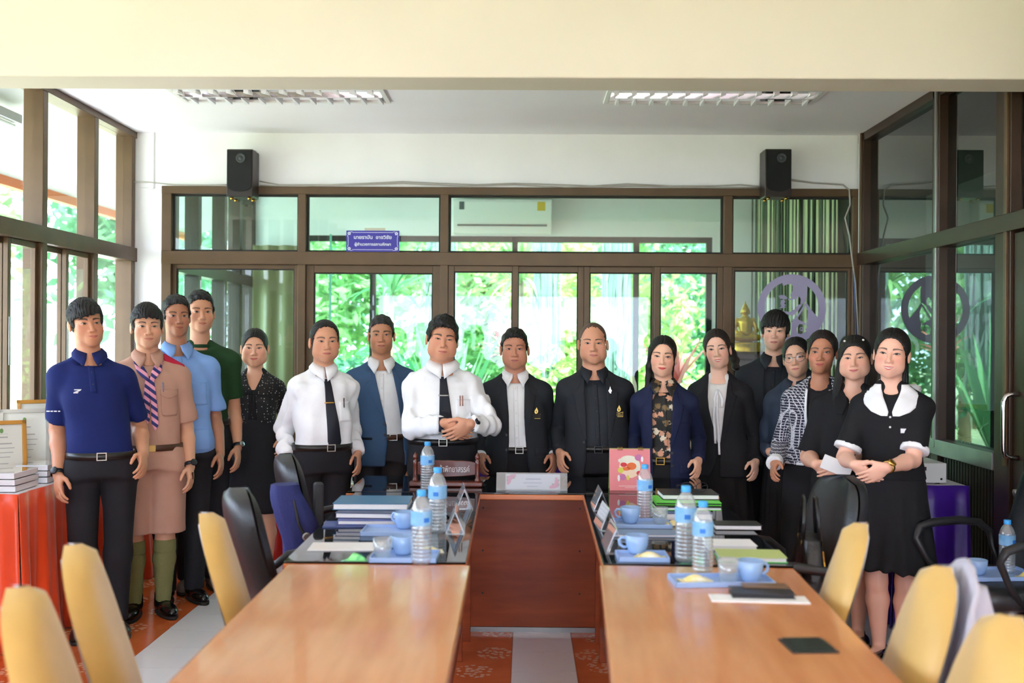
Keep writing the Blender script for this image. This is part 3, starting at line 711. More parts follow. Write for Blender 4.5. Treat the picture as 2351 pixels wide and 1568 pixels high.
# ------------------------------------------------------------------ tables
def wood(name, c, c2, rough, coat, sx=(1.2, 9, 9)):
    m = mat(name, c, rough, c2=c2, vscale=2.2, stretch=sx, coat=coat)
    m.node_tree.nodes['Principled BSDF'].inputs['Coat Roughness'].default_value = .06
    return m
M_TOP = wood('orange_laminate', (196, 126, 78), (210, 144, 94), .22, .35, (9, 1.2, 9))
M_PANEL = wood('red_brown_panel', (142, 58, 22), (172, 78, 34), .42, .06, (1.0, 9, 7))
M_EDGE = wood('orange_edge', (186, 100, 48), (204, 120, 66), .3, .2)
M_BGLASS = mat('black_glass', (9, 10, 12), .03, spec=.6)
TZ = .78
def desk(name, label, cx, cy, w, l, rz, glass, panels=()):
    t = thing(name, label, 'table', (cx, cy, 0), rz)
    MB().bb(-w / 2, w / 2, -l / 2, l / 2, TZ - .035, TZ - (.008 if glass else 0)).build('tabletop', M_EDGE if glass else M_TOP, t, bevel=.006)
    if glass: MB().bb(-w / 2 + .003, w / 2 - .003, -l / 2 + .003, l / 2 - .003, TZ - .008, TZ).build('glass_top', M_BGLASS, t, bevel=.002)
    for (x0, x1, y0, y1, z0, z1, nm) in panels:
        MB().bb(x0, x1, y0, y1, z0, z1).build(nm, M_PANEL, t, bevel=.003)
    return t
def sidepanels(w, l, inner, inset=.08):
    a, b = sorted((inner * .09, inner * (w / 2 - inset))); m0, m1 = sorted((inner * (w / 2 - inset - .024), inner * (w / 2 - inset)))
    return [(a, b, -l / 2 + .05, -l / 2 + .075, 0, TZ - .035, 'end_panel'), (a, b, l / 2 - .075, l / 2 - .05, 0, TZ - .035, 'end_panel'),
            (m0, m1, -l / 2 + .075, l / 2 - .075, .15, TZ - .035, 'modesty_panel')]
la, lb = PZ(662, 1294, TZ), PZ(1082, 1297, TZ); ra, rb = PZ(1388, 1299, TZ), PZ(1832, 1302, TZ)
NL = 1.5
near_l = desk('wooden_table', 'orange wooden table beside the yellow covered chairs, a bottle at its far end', (la.x + lb.x) / 2 + .005, la.y - NL / 2, lb.x - la.x, NL, math.radians(.6), False, sidepanels(.6, NL, 1))
near_r = desk('wooden_table', 'orange wooden table with a black cable plate in its top', (ra.x + rb.x) / 2 - .055, ra.y - NL / 2, rb.x - ra.x, NL, math.radians(-3), False, sidepanels(.6, NL, -1))
FL = 4.73 - 3.24
far_l = desk('glass_topped_table', 'black glass topped table with blue folders and acrylic name stands', -.495, 3.235 + FL / 2, .60, FL, math.radians(.8), True, sidepanels(.6, FL, 1))
far_r = desk('glass_topped_table', 'black glass topped table with green books and blue cups', .578, 3.235 + FL / 2, .62, FL, math.radians(-.9), True, sidepanels(.62, FL, -1))
ct = desk('head_table', 'black glass head table with red brown front panel', .04, 5.02, 1.78, .57, 0, True,
          [(-.36, .36, .125, .15, .025, TZ - .035, 'front_panel'), (-.80, -.36, .1, .13, 0, TZ - .035, 'end_panel'), (.36, .80, .1, .13, 0, TZ - .035, 'end_panel')])
MB().bb(-.36, .36, .12, .15, 0, .025).build('kick_strip', M_ALU, ct)
for x in (-.25, .25):
    for z in (.2, .42, .64): MB().lathe([(.005, 0), (.005, .003)], 10, (x, .123, z), Matrix.Rotation(math.pi / 2, 3, 'X')).build('screw', M_BLACKP, ct)
# front legs of the side tables next to the gap
for sx, x0 in ((-1, -.352), (1, .36)):
    MB().bb(x0 - .04, x0 + (.05 if sx < 0 else .06), -.01, .01, 0, TZ - .036).build('leg_panel', M_PANEL, ct, bevel=.003, loc=(-.0, -.05, 0))
gp = PZ(1855, 1484, TZ)
gm = thing('cable_plate', 'black slotted cable plate let into the orange table top', 'cable plate', (gp.x, gp.y, TZ), math.radians(4))
MB().bb(-.055, .055, -.055, .055, -.002, .004).build('rim', M_BLACKP, gm, bevel=.002)
for k in range(9): MB().bb(-.045, .045, -.047 + k * .0115, -.041 + k * .0115, .004, .0065).build('slat', mat('slat_dark_green', (34, 46, 40), .4), gm)

# ------------------------------------------------------------------ cloth-skirted tables
def skirt_table(name, label, x0, x1, y0, y1, h, m_cloth, m_top, sides, amp=.018, freq=34, flare=.05):
    t = thing(name, label, 'table', ((x0 + x1) / 2, (y0 + y1) / 2, 0))
    w, l = (x1 - x0) / 2, (y1 - y0) / 2
    MB().bb(-w, w, -l, l, h - .025, h).build('tabletop', m_top, t, bevel=.01)
    # pleated skirt along the rectangle's outline
    pts = []
    seq = [(-w, -l), (w, -l), (w, l), (-w, l)]
    per = 0
    for i in range(4):
        a, b = seq[i], seq[(i + 1) % 4]
        if i not in sides: continue
        L = math.hypot(b[0] - a[0], b[1] - a[1]); n = max(8, int(L / .02)); nx, ny = (b[1] - a[1]) / L, -(b[0] - a[0]) / L
        rows = []
        for r in range(9):
            f = r / 8; row = []
            for k in range(n + 1):
                s = per + L * k / n
                wv = (math.sin(s * freq + 1.3 * math.sin(s * 5)) + .5 * math.sin(s * freq * 2.3 + f * 2)) * amp * (.25 + f) + flare * f + .012
                e_ = flare * f + .012; ea, eb = (e_ if (i - 1) % 4 in sides else 0), (e_ if (i + 1) % 4 in sides else 0); q_ = (-ea + (L + ea + eb) * k / n) / L
                row.append((a[0] + (b[0] - a[0]) * q_ + nx * wv, a[1] + (b[1] - a[1]) * q_ + ny * wv, (h - .002) * (1 - f) + .004))
            rows.append(row)
        per += L
        MB().grid(rows).build('skirt', m_cloth, t, smooth=True, solid=.004)
    return t
M_ORANGE = mat('orange_satin', (240, 78, 34), .38, var=.12, vscale=3, sheen=.3)
M_PURPLE = mat('purple_satin', (62, 20, 140), .36, var=.15, vscale=3, sheen=.2)
M_CLOTHW = mat('white_cloth', (226, 224, 230), .8)
skirt_table('skirted_table', 'orange satin skirted table below the left windows', -2.83, -2.42, 4.72, 6.98, .755, M_ORANGE, M_CLOTHW, (0, 1), .02, 30, .06)
skirt_table('skirted_table', 'long purple satin skirted table along the glass partition', -.75, 1.78, 6.22, 6.72, .75, M_PURPLE, M_CLOTHW, (0, 1, 3))
skirt_table('skirted_table', 'purple satin skirted table with a white projector by the dark glass', 2.0, 2.36, 5.32, 6.1, .75, M_PURPLE, M_CLOTHW, (0, 3))
skirt_table('low_stand', 'small stand with red skirt behind the green shirted man', -1.93, -1.58, 6.81, 7.03, .64, mat('red_satin', (196, 30, 20), .4), mat('cream_board', (214, 184, 140), .5), (0, 1, 3))

# ------------------------------------------------------------------ covered banquet chairs
M_GOLD = mat('gold_satin_cover', (200, 164, 92), .42, var=.10, vscale=5, sheen=.4)
M_COVW = mat('white_chair_cover', (226, 226, 232), .7)
def arch_back(z):
    zz = (z - .72) / .25
    return .205 if zz <= 0 else .205 * max(0.0, 1 - zz ** 2.4) ** .5
def banquet_proto():
    t = thing('banquet_chair', 'gold covered banquet chair', 'chair')
    zs = [.40 + (.97 - .40) * i / 22 for i in range(23)]; zs[-1] = .9695
    def half(sgn):
        rows = []
        for z in zs:
            a = arch_back(z) + .0; lean = .03 + (z - .42) * .30; row = []
            for k in range(17):
                u = -1 + 2 * k / 16; th = u * math.pi / 2
                b = .036 * min(1, a / .06)
                bow = -.03 * math.cos(u * math.pi / 2)
                fold = .004 * math.sin(u * 9 + z * 7) * (1 - (z - .4))
                row.append((a * math.sin(th), .16 + lean + bow + sgn * (b * math.cos(th) + fold), z))
            rows.append(row)
        return rows
    MB().grid(half(-1)).build('front_cover', M_GOLD, t, smooth=True)
    MB().grid(half(1)).build('rear_cover', M_COVW, t, smooth=True)
    q = MB(); rows = []
    for z, g in ((.475, .15), (.47, .178), (.45, .188), (.40, .19), (.3, .191)):
        rows.append([(g * math.copysign(abs(math.cos(a)) ** .45, math.cos(a)), .0 + g * math.copysign(abs(math.sin(a)) ** .45, math.sin(a)), z) for a in [i * 2 * math.pi / 32 for i in range(33)]])
    q.grid(rows); q.add([(r[0], r[1], .477) for r in rows[0][:-1]], [tuple(range(32))])
    q.build('seat_cover', M_GOLD, t, smooth=True)
    for sx in (-1, 1):
        for sy in (-1, 1):
            MB().tube([(sx * .165, sy * .165, 0), (sx * .16, sy * .16, .36)], .012, 8).build('leg', M_BRASS, t, smooth=True)
    return t
bc0 = banquet_proto(); first_bc = [True]
def place_bc(label, x, y, rz):
    o = bc0 if first_bc[0] else copy_tree(bc0); first_bc[0] = False
    o.location = (x, y, 0); o.rotation_euler = (0, 0, rz); tag(o, label, 'chair', 'gold covered banquet chairs'); return o
HP = math.pi / 2
# facing +x: front (-y) rotated by +90 degrees; the top of the back leans outwards
def bc_at(label, px, py, side, turn=0.0, dz=.0):
    # px,py: peak of the back; depth from the top height
    d = (CAM_Z - .965) * FPX / (py - 783)
    top = P(px, py, d)
    rz = side * HP + turn
    off = Matrix.Rotation(rz, 3, 'Z') @ Vector((0, .16 + .03 + .165, 0))
    return place_bc(label, top.x - off.x, top.y - off.y, rz)
bc_at('gold covered chair beside the orange skirted table, with a second one before it', 150, 1262, 1, math.radians(16))
bc_at('gold covered chair nearest the bare end of the left wooden table', 18, 1362, 1, math.radians(16))
bc_at('gold covered chair between the black office chair and the left wooden table', 458, 1186, 1, math.radians(14))
bc_at('gold covered chair beside the black chair with the handbag', 1993, 1196, -1, math.radians(-14))
bc_j = bc_at('gold covered chair with a pale jacket hung on its back', 2185, 1293, -1, math.radians(-12))
bc_at('gold covered chair in front of the one with the pale jacket', 2345, 1404, -1, math.radians(-10))
jt = thing('draped_jacket', 'pale lilac grey jacket draped over a gold covered chair', 'jacket', bc_j.location, bc_j.rotation_euler.z)
M_LILAC = mat('lilac_cloth', (188, 186, 200), .85)
def jsheet(z0, z1, back, x0, x1, seed):
    rows = []
    for i in range(17):
        f = i / 16; z = z0 + (z1 - z0) * f; row = []
        for k in range(27):
            u = k / 26; x = x0 + (x1 - x0) * u + .03 * f * (u - .5)
            zz = z - .10 * (2 * u - 1) ** 2 * (1 - f) - .03 * math.sin(u * 11 + seed) * f
            y = .16 + .03 + (zz - .42) * .30 + back + (.010 * math.sin(u * 17 + seed + 2 * f) + .008 * math.sin(u * 31 + seed)) * (.3 + f) + .05 * f * (back > 0)
            row.append((x, y, zz))
        rows.append(row)
    return rows
MB().grid(jsheet(.985, .40, .035, -.20, .19, 1)).build('back_cloth', M_LILAC, jt, smooth=True, solid=.01)
MB().tube([(-.06, .41, .90), (-.08, .45, .74), (-.07, .45, .58), (-.06, .42, .46)], [.04, .045, .042, .036], 10).build('sleeve', M_LILAC, jt, smooth=True)

# ------------------------------------------------------------------ black office chairs
M_LEATH = mat('black_leather', (30, 31, 35), .38, bump=.12, bscale=120)
M_CPLAST = mat('chair_plastic', (34, 35, 38), .42)
def office_proto():
    t = thing('office_chair', 'black office chair', 'chair')
    rows_f, rows_b = [], []
    N = 26
    for i in range(N + 1):
        f = i / N; z = .46 + .525 * f
        a = .235 * (1 - abs(2 * f - 1) ** 5) ** .35 if 0 < f < 1 else .03
        a *= (1 - .12 * f)
        lean = .20 + .16 * f + .02 * math.sin(f * 3.1)
        th = .05 * (1 - abs(2 * f - 1) ** 6) ** .5 + .004 if 0 < f < 1 else .006
        rf, rb = [], []
        for k in range(17):
            u = -1 + k / 8; e = (1 - abs(u) ** 4) ** .5
            bow = -.045 * u * u
            rf.append((a * u, lean + bow - th * e - .008, z)); rb.append((a * u, lean + bow + th * .85 * e, z))
        rows_f.append(rf); rows_b.append(rb)
    b = MB(); b.grid(rows_f); b.grid(rows_b); b.build('backrest', M_LEATH, t, smooth=True)
    s = MB(); rows = []
    for z, g in ((.40, .20), (.405, .235), (.43, .25), (.47, .25), (.49, .235), (.50, .20), (.503, .10), (.503, .01)):
        rows.append([(g * math.copysign(abs(math.cos(c)) ** .5, math.cos(c)), -.02 + g * math.copysign(abs(math.sin(c)) ** .5, math.sin(c)), z) for c in [i * 2 * math.pi / 32 for i in range(33)]])
    s.grid(rows); s.build('seat', M_LEATH, t, smooth=True)
    for sx in (-1, 1):
        x = sx * .275
        pts = [(sx * .22, .19, .50), (x, .20, .56), (x + sx * .01, .19, .63), (x + sx * .01, .13, .675), (x, .02, .69), (x, -.12, .685), (x, -.19, .665), (x - sx * .005, -.215, .62), (x - sx * .015, -.16, .52), (sx * .24, -.08, .43)]
        MB().tube(pts, [.012, .014, .016, .018, .02, .02, .019, .016, .014, .012], 10).build('armrest', M_CPLAST, t, smooth=True)
    MB().lathe([(.028, .09), (.028, .25), (.018, .25), (.018, .40)], 14).build('gas_column', M_CPLAST, t, smooth=True)
    for k in range(5):
        c = 2 * math.pi * k / 5
        q = MB().tube([(0, 0, .12), (.15 * math.cos(c), .15 * math.sin(c), .10), (.29 * math.cos(c), .29 * math.sin(c), .075)], [.026, .022, .015], 8)
        l = q.build('base_leg', M_CPLAST, t, smooth=True)
        MB().lathe([(.012, -.02), (.025, -.018), (.025, .018), (.012, .02)], 14, (.29 * math.cos(c), .29 * math.sin(c), .027), Matrix.Rotation(c, 3, 'Z') @ Matrix.Rotation(HP, 3, 'X')).build('castor', M_BLACKP, l, smooth=True)
    return t
oc0 = office_proto(); first_oc = [True]
def place_oc(label, x, y, rz):
    o = oc0 if first_oc[0] else copy_tree(oc0); first_oc[0] = False
    o.location = (x, y, 0); o.rotation_euler = (0, 0, rz); tag(o, label, 'chair', 'black office chairs'); return o
def oc_at(label, px, py, d, rz):
    top = P(px, py, d); off = Matrix.Rotation(rz, 3, 'Z') @ Vector((0, .34, 0))
    return place_oc(label, top.x - off.x, top.y - off.y, rz)
oc1 = oc_at('black office chair beside the gold covered chair at the left tables', 545, 1128, 3.47, HP + .35)
oc2 = oc_at('black office chair with a navy bag hanging at its side', 655, 1042, 4.5, HP + .3)
oc3 = oc_at('black office chair with a black handbag hanging on its arm', 1945, 1095, 3.92, -HP + .12)
oc4 = place_oc('black office chair against the dark glass with a tray on its seat', 2.06, 4.35, -HP + .25)

# bags
bgp = P(706, 1195, 4.38)
nb = thing('shoulder_bag', 'navy cloth shoulder bag hanging on a black office chair', 'bag', (-.93, 4.16, .54), math.radians(20))
M_NAVYB = mat('navy_canvas', (36, 44, 104), .8, bump=.3, bscale=90)
rows = []
for i in range(13):
    f = i / 12; z = .36 * f
    a = .07 + .02 * math.sin(f * 3.1) - .02 * f; b = .05 + .02 * math.sin(f * 3.1) * (1 - f * .6)
    rows.append([((a + .008 * math.sin(7 * c + f * 5)) * math.copysign(abs(math.cos(c)) ** .7, math.cos(c)) + .02 * math.sin(f * 5) - .05 * f, b * math.copysign(abs(math.sin(c)) ** .7, math.sin(c)), z) for c in [k * 2 * math.pi / 24 for k in range(25)]])
q = MB().grid(rows); q.add(rows[-1][:-1], [tuple(range(24))]); q.add(rows[0][:-1], [tuple(range(24))]); q.build('pouch', M_NAVYB, nb, smooth=True)
MB().tube([(-.04, -.05, .30), (-.02, -.07, .2), (.02, -.075, .12)], .006, 6).build('strap', M_BLACKP, nb); MB().lathe([(.012, -.003), (.018, 0), (.012, .003)], 12, (.01, -.08, .15), Matrix.Rotation(HP, 3, 'X')).build('buckle', M_ALU, nb)
MB().bb(.05, .09, -.02, .03, .12, .36).build('flap', mat('dark_lining', (40, 42, 46), .8), nb, bevel=.01)
hbp = P(1850, 1290, 3.72)
hb = thing('handbag', 'black quilted handbag with gold fittings hanging on an office chair', 'bag', (1.07, 3.74, .58), math.radians(80))
rows = []
for i in range(11):
    f = i / 10; z = .20 * f; a = .13 - .025 * f * f + .012 * math.sin(f * 3.14); b = .055 - .02 * f
    rows.append([((a + .004 * math.sin(c * 16) * math.sin(f * 14)) * math.copysign(abs(math.cos(c)) ** .6, math.cos(c)), b * math.copysign(abs(math.sin(c)) ** .6, math.sin(c)), z) for c in [k * 2 * math.pi / 40 for k in range(41)]])
q = MB().grid(rows); q.add(rows[-1][:-1], [tuple(range(40))]); q.add(rows[0][:-1], [tuple(range(40))]); q.build('pouch', mat('quilted_leather', (20, 20, 22), .28, bump=.5, bscale=45), hb, smooth=True)
for s in (-1, 1):
    MB().tube([(-.07, s * .03, .19), (-.065, s * .025, .28), (-.03, s * .02, .345), (.03, s * .02, .345), (.065, s * .025, .28), (.07, s * .03, .19)], .007, 8).build('handle', mat('quilted_leather'), hb, smooth=True)
    for x in (-.07, .07): MB().lathe([(.008, -.003), (.013, 0), (.008, .003)], 10, (x, s * .035, .185), Matrix.Rotation(HP, 3, 'X')).build('ring', M_BRASS, hb)
MB().tube([(.02, -.05, .14), (.025, -.055, .10), (.02, -.06, .06)], .005, 6).build('charm', M_BRASS, hb)

# ------------------------------------------------------------------ pedestal fan and bin behind the left group
fp = P(494, 1068, 6.5)
fn = thing('pedestal_fan', 'pedestal fan with round wire grille behind the woman in dotted blouse', 'fan', (fp.x, 6.55, 0))
M_FAN = mat('fan_grey', (120, 122, 126), .4, .3)
MB().lathe([(.17, 0), (.17, .02), (.03, .04), (.015, .06), (.015, fp.z)], 20).build('stand', M_BLACKP, fn, smooth=True)
for k in range(36):
    c = 2 * math.pi * k / 36
    MB().tube([(.04 * math.cos(c), -.10, fp.z + .04 * math.sin(c)), (.15 * math.cos(c), -.10, fp.z + .15 * math.sin(c)), (.195 * math.cos(c), -.06, fp.z + .195 * math.sin(c))], .002, 4).build('wire', M_FAN, fn)
for r, y in ((.04, -.10), (.12, -.10), (.196, -.06)):
    MB().tube([(r * math.cos(c), y, fp.z + r * math.sin(c)) for c in [i * 2 * math.pi / 40 for i in range(40)]], .004, 6, closed=True).build('hoop', M_FAN, fn)
for k in range(3):
    c = 2.1 * k; MB().add([(0, -.05, fp.z), (.16 * math.cos(c), -.06, fp.z + .16 * math.sin(c)), (.16 * math.cos(c + .7), -.04, fp.z + .16 * math.sin(c + .7))], [(0, 1, 2)]).build('blade', mat('fan_blade', (60, 70, 80), .3), fn, solid=.004)
MB().lathe([(.05, 0), (.055, .06), (.03, .1)], 16, (0, -.02, fp.z), Matrix.Rotation(-HP, 3, 'X')).build('motor', M_BLACKP, fn, smooth=True)
bp = PZ(452, 1352, 0)
bn = thing('plastic_basin', 'pale green plastic basin on the floor behind the men', 'basin', (P(446, 1340, 6.2).x, 6.24, 0))
MB().lathe([(.08, 0), (.105, .14), (.115, .15), (.10, .145), (.075, .01), (0, .01)], 24, caps=False).build('bowl', mat('mint_plastic', (150, 214, 188), .4), bn, smooth=True)
MB().lathe([(.116, .142), (.120, .150), (.114, .154)], 24, caps=False).build('rim', mat('mint_plastic'), bn, smooth=True)
# ------------------------------------------------------------------ things on the tables
def milky(name, tint, refl, ior, rough, white):
    m = glass_mat(name, tint, refl, ior, rough); nt = m.node_tree
    out = [n for n in nt.nodes if n.type == 'OUTPUT_MATERIAL'][0]; src = out.inputs[0].links[0].from_socket
    mx = nt.nodes.new('ShaderNodeMixShader'); mx.inputs[0].default_value = white; tl = nt.nodes.new('ShaderNodeBsdfTranslucent'); df = nt.nodes.new('ShaderNodeBsdfDiffuse'); m2 = nt.nodes.new('ShaderNodeMixShader')
    for q in (tl, df): q.inputs[0].default_value = (.93, .95, .97, 1)
    nt.links.new(tl.outputs[0], m2.inputs[1]); nt.links.new(df.outputs[0], m2.inputs[2]); nt.links.new(src, mx.inputs[1]); nt.links.new(m2.outputs[0], mx.inputs[2]); nt.links.new(mx.outputs[0], out.inputs[0]); return m
G_BOT = milky('bottle_plastic', (.90, .93, .95), 4.0, 1.45, .05, .22)
M_CAP = mat('bottle_cap_blue', (60, 160, 232), .35); M_BLAB = mat('bottle_label', (168, 208, 236), .45, c2=(86, 160, 220), vscale=14)
M_WATER = glass_mat('bottle_water', (.90, .95, .97), 2.0, 1.33, .02)
def bottle_proto():
    t = thing('water_bottle', 'water bottle', 'bottle')
    prof = [(0.001, .002), (.026, 0), (.031, .006)]
    z = .012
    for k in range(9):
        prof += [(.0325, z), (.0325, z + .007), (.0300, z + .010)]; z += .012
    prof += [(.0325, .125), (.0325, .165), (.031, .175), (.026, .19), (.018, .203), (.0125, .21), (.0125, .216)]
    MB().lathe(prof, 24, caps=False).build('body', G_BOT, t, smooth=True)
    MB().lathe([(.001, .004), (.028, .004), (.029, .1), (.029, .168), (.001, .169)], 20, caps=False).build('water', M_WATER, t, smooth=True)
    MB().lathe([(.0331, .122), (.0333, .124), (.0333, .164), (.0331, .166)], 28, caps=False).build('label_band', M_BLAB, t, smooth=True)
    MB().lathe([(.0145, .212), (.0148, .214), (.0148, .228), (.0135, .230), (.0005, .2302)], 20, caps=False).build('cap', M_CAP, t, smooth=True)
    MB().box((.0, -.0335, .14), (.018, .002, .014)).build('label_mark', mat('label_mark_blue', (40, 120, 214), .4), t)
    return t
bt0 = bottle_proto(); first_bt = [True]
def bottle(label, px, py, z=TZ, s=1.0):
    o = bt0 if first_bt[0] else copy_tree(bt0); first_bt[0] = False
    p = PZ(px, py, z); o.location = (p.x, p.y, z); o.scale = (s, s, s); o.rotation_euler = (0, 0, random.Random(px).uniform(-.6, .6)); tag(o, label, 'bottle', 'water bottles on the tables'); return o
bottle('water bottle in front of the carved wooden sign', 981, 1126, s=1.02)
bottle('water bottle beside the acrylic name stands on the left glass table', 1004, 1222, s=1.06)
bottle('water bottle at the end of the left orange table', 967, 1293, s=1.03)
bottle('water bottle before the pink calendar', 1480, 1192, s=.97)
bottle('water bottle beside the white paper on the right glass table', 1574, 1288, s=1.08)
bottle('water bottle on the blue plate of the right orange table', 1613, 1316, TZ, s=.98)

M_CUP = mat('blue_crockery', (150, 182, 226), .22)
def cup_proto():
    t = thing('tea_cup', 'blue cup', 'cup')
    MB().lathe([(.001, .0), (.024, .0), (.028, .006), (.037, .03), (.040, .062), (.0385, .063), (.034, .03), (.024, .012), (.001, .01)], 24, caps=False).build('bowl', M_CUP, t, smooth=True)
    MB().tube([(.037, 0, .05), (.052, 0, .052), (.06, 0, .042), (.058, 0, .028), (.046, 0, .02), (.034, 0, .02)], .005, 8).build('handle', M_CUP, t, smooth=True)
    return t
cp0 = cup_proto(); first_cp = [True]
def cup(label, px, py, rz=0.0, z=TZ):
    o = cp0 if first_cp[0] else copy_tree(cp0); first_cp[0] = False
    p = PZ(px, py, z); o.location = (p.x, p.y, z); o.rotation_euler = (0, 0, rz); tag(o, label, 'cup', 'blue cups'); return o
M_TRAY = mat('blue_tray', (150, 178, 224), .35)
def tray(label, px, py, w, l, rz=0.0, z=TZ, h=.016):
    p = PZ(px, py, z)
    t = thing('serving_tray', label, 'tray', (p.x, p.y, z), rz)
    MB().bb(-w / 2, w / 2, -l / 2, l / 2, 0, .005).build('base', M_TRAY, t, bevel=.002)
    q = MB(); k = .005
    for sx in (-1, 1): q.bb(sx * w / 2 - (k if sx > 0 else 0), sx * w / 2 + (k if sx < 0 else 0), -l / 2, l / 2, .003, h)
    for sy in (-1, 1): q.bb(-w / 2, w / 2, sy * l / 2 - (k if sy > 0 else 0), sy * l / 2 + (k if sy < 0 else 0), .003, h)
    q.build('rim', M_TRAY, t, bevel=.002); return p
tray('blue tray beside the stacked blue folders', 895, 1222, .20, .16); cup('blue cup on the tray beside the blue folders', 928, 1212, 2.6, TZ + .006)
tray('blue tray behind the bottle on the left orange table', 930, 1282, .22, .14); cup('blue cup behind the bottle of the left orange table', 925, 1272, 2.6, TZ + .006)
tray('blue tray in front of the pink calendar', 1474, 1206, .22, .15); cup('blue cup in front of the pink calendar', 1447, 1200, 3.0, TZ + .006)
tray('blue tray at the end of the right glass table', 1474, 1282, .17, .12); cup('blue cup at the end of the right glass table', 1462, 1270, 3.0, TZ + .006)
tray('long blue tray at the end of the right orange table', 1655, 1338, .30, .12, math.radians(4)); cup('blue cup on the right orange table', 1722, 1334, .3, TZ + .006)
G_TUM = milky('tumbler_glass', (.94, .95, .96), 3.0, 1.45, .02, .16)
def tumbler(label, px, py, z=TZ + .006):
    p = PZ(px, py, z); t = thing('glass_tumbler', label, 'glass', (p.x, p.y, z), 0, 'glass tumblers on the trays')
    MB().lathe([(.001, .0), (.026, 0), (.032, .07), (.030, .07), (.025, .006), (.001, .006)], 24, caps=False).build('glass_wall', G_TUM, t, smooth=True)
    MB().lathe([(.001, .007), (.0245, .007), (.0275, .045), (.001, .045)], 20, caps=False).build('drink', M_WATER, t, smooth=True)
tumbler('glass tumbler beside the blue cup on the right orange table', 1672, 1336); tumbler('glass tumbler behind the bottle on the left glass table', 878, 1284, TZ); tumbler('glass tumbler near the pink calendar', 1515, 1206, TZ)
M_SNACK = mat('snack_wrapper', (232, 206, 96), .3, c2=(240, 238, 220), vscale=30)
def snack(label, px, py, rz, z=TZ + .006):
    p = PZ(px, py, z); t = thing('snack_packet', label, 'snack', (p.x, p.y, z), rz, 'wrapped snacks')
    rows = [[(-.04 + .08 * u, -.025 + .05 * v, .002 + .018 * math.sin(u * 3.14) * math.sin(v * 3.14)) for u in [i / 8 for i in range(9)]] for v in [i / 6 for i in range(7)]]
    MB().grid(rows).build('wrapper', M_SNACK, t, smooth=True, solid=.002)
    MB().bb(-.048, -.038, -.026, .026, .001, .004).build('crimp', M_SNACK, t); MB().bb(.038, .048, -.026, .026, .001, .004).build('crimp', M_SNACK, t)
snack('yellow snack packet beside the end bottle of the right orange table', 1595, 1334, .3); snack('yellow snack packet on the tray at the end of the right glass table', 1492, 1280, -.4); snack('yellow snack packet behind the left bottles', 985, 1268, .2, TZ); snack('small snack packet beside the calendar bottle', 1548, 1205, .5, TZ)

def book(name, label, cat, px, py, w, l, h, z, col, rz=0.0, pages=None, group=None, edge=None):
    p = PZ(px, py, TZ); t = thing(name, label, cat, (p.x, p.y, z), rz, group)
    m = mat('cover_' + '_'.join(str(v) for v in col), col, .4)
    MB().bb(-w / 2, w / 2, -l / 2, l / 2, h - .003, h).build('cover', m, t, bevel=.001); MB().bb(-w / 2, w / 2, -l / 2, l / 2, 0, .003).build('back_cover', mat('cover_' + '_'.join(str(v) for v in edge), edge, .4) if edge else m, t, bevel=.001)
    if h > .008: MB().bb(-w / 2 + .004, w / 2 - .004, -l / 2 + .003, l / 2 - .004, .003, h - .003).build('pages', mat('page_block', (226, 224, 226), .8) if pages is None else mat('pages_' + str(pages), pages, .8), t)
    return t
book('document_folder', 'blue folder at the bottom of the stack on the left table', 'folder', 862, 1198, .27, .21, .018, TZ + .0065, (70, 84, 150), .03)
book('document_folder', 'white paged folder in the middle of the left stack', 'folder', 862, 1194, .28, .22, .022, TZ + .025, (48, 60, 96), -.02)
book('document_folder', 'teal blue folder on top of the stack on the left table', 'folder', 858, 1188, .30, .21, .026, TZ + .0475, (44, 104, 142), .02)
book('blue_booklet', 'flat blue booklet under the tray on the left table', 'booklet', 815, 1205, .24, .12, .006, TZ, (60, 76, 132), .1)
book('paper_sheets', 'white printed sheets at the edge of the left glass table', 'papers', 795, 1256, .25, .13, .004, TZ, (238, 236, 240), .05)
book('thick_book', 'blue white book at the bottom of the right stack', 'book', 1572, 1186, .20, .20, .03, TZ, (66, 84, 142), 0)
book('green_book', 'black book with green edge in the right stack', 'book', 1572, 1180, .27, .20, .014, TZ + .031, (30, 34, 34), .02, edge=(96, 214, 60))
book('green_book', 'second green edged book of the right stack', 'book', 1574, 1177, .27, .19, .012, TZ + .046, (96, 214, 60), -.02, pages=(40, 44, 46), edge=(96, 214, 60))
book('black_notebook', 'black notebook on top of the green edged books', 'notebook', 1578, 1172, .24, .17, .022, TZ + .059, (28, 28, 34), .03)
book('picture_book', 'green picture book beside the right bottle pair', 'book', 1722, 1282, .22, .13, .018, TZ, (190, 206, 130), -.04, edge=(70, 190, 80))
book('paper_sheets', 'white paper pile behind the right bottle pair', 'papers', 1675, 1255, .17, .12, .016, TZ, (240, 240, 244), .0)
book('black_folder', 'black folder lying behind the white paper pile', 'folder', 1690, 1212, .18, .10, .02, TZ, (24, 24, 28), .0)
book('paper_sheets', 'white sheet under the black notebook on the right orange table', 'papers', 1742, 1376, .27, .075, .002, TZ, (240, 242, 244), math.radians(-3))
book('black_notebook', 'black notebook with brown cover lying on a white sheet', 'notebook', 1748, 1368, .175, .085, .014, TZ + .0025, (38, 38, 44), math.radians(-3), pages=(40, 40, 44))
book('brown_notepad', 'brown notepad on top of the black notebook', 'notepad', 1756, 1360, .13, .045, .005, TZ + .017, (112, 84, 58), math.radians(-3))
book('paper_sheets', 'white sheets under the blue trays beside the right inner edge', 'papers', 1480, 1228, .26, .1, .012, TZ, (120, 140, 172), .0)
gl_p = PZ(1605, 1150, TZ + .082)
gs = thing('eyeglasses', 'dark eyeglasses lying on the black notebook', 'glasses', (PZ(1578, 1172, TZ).x + .03, PZ(1578, 1172, TZ).y, TZ + .0815))
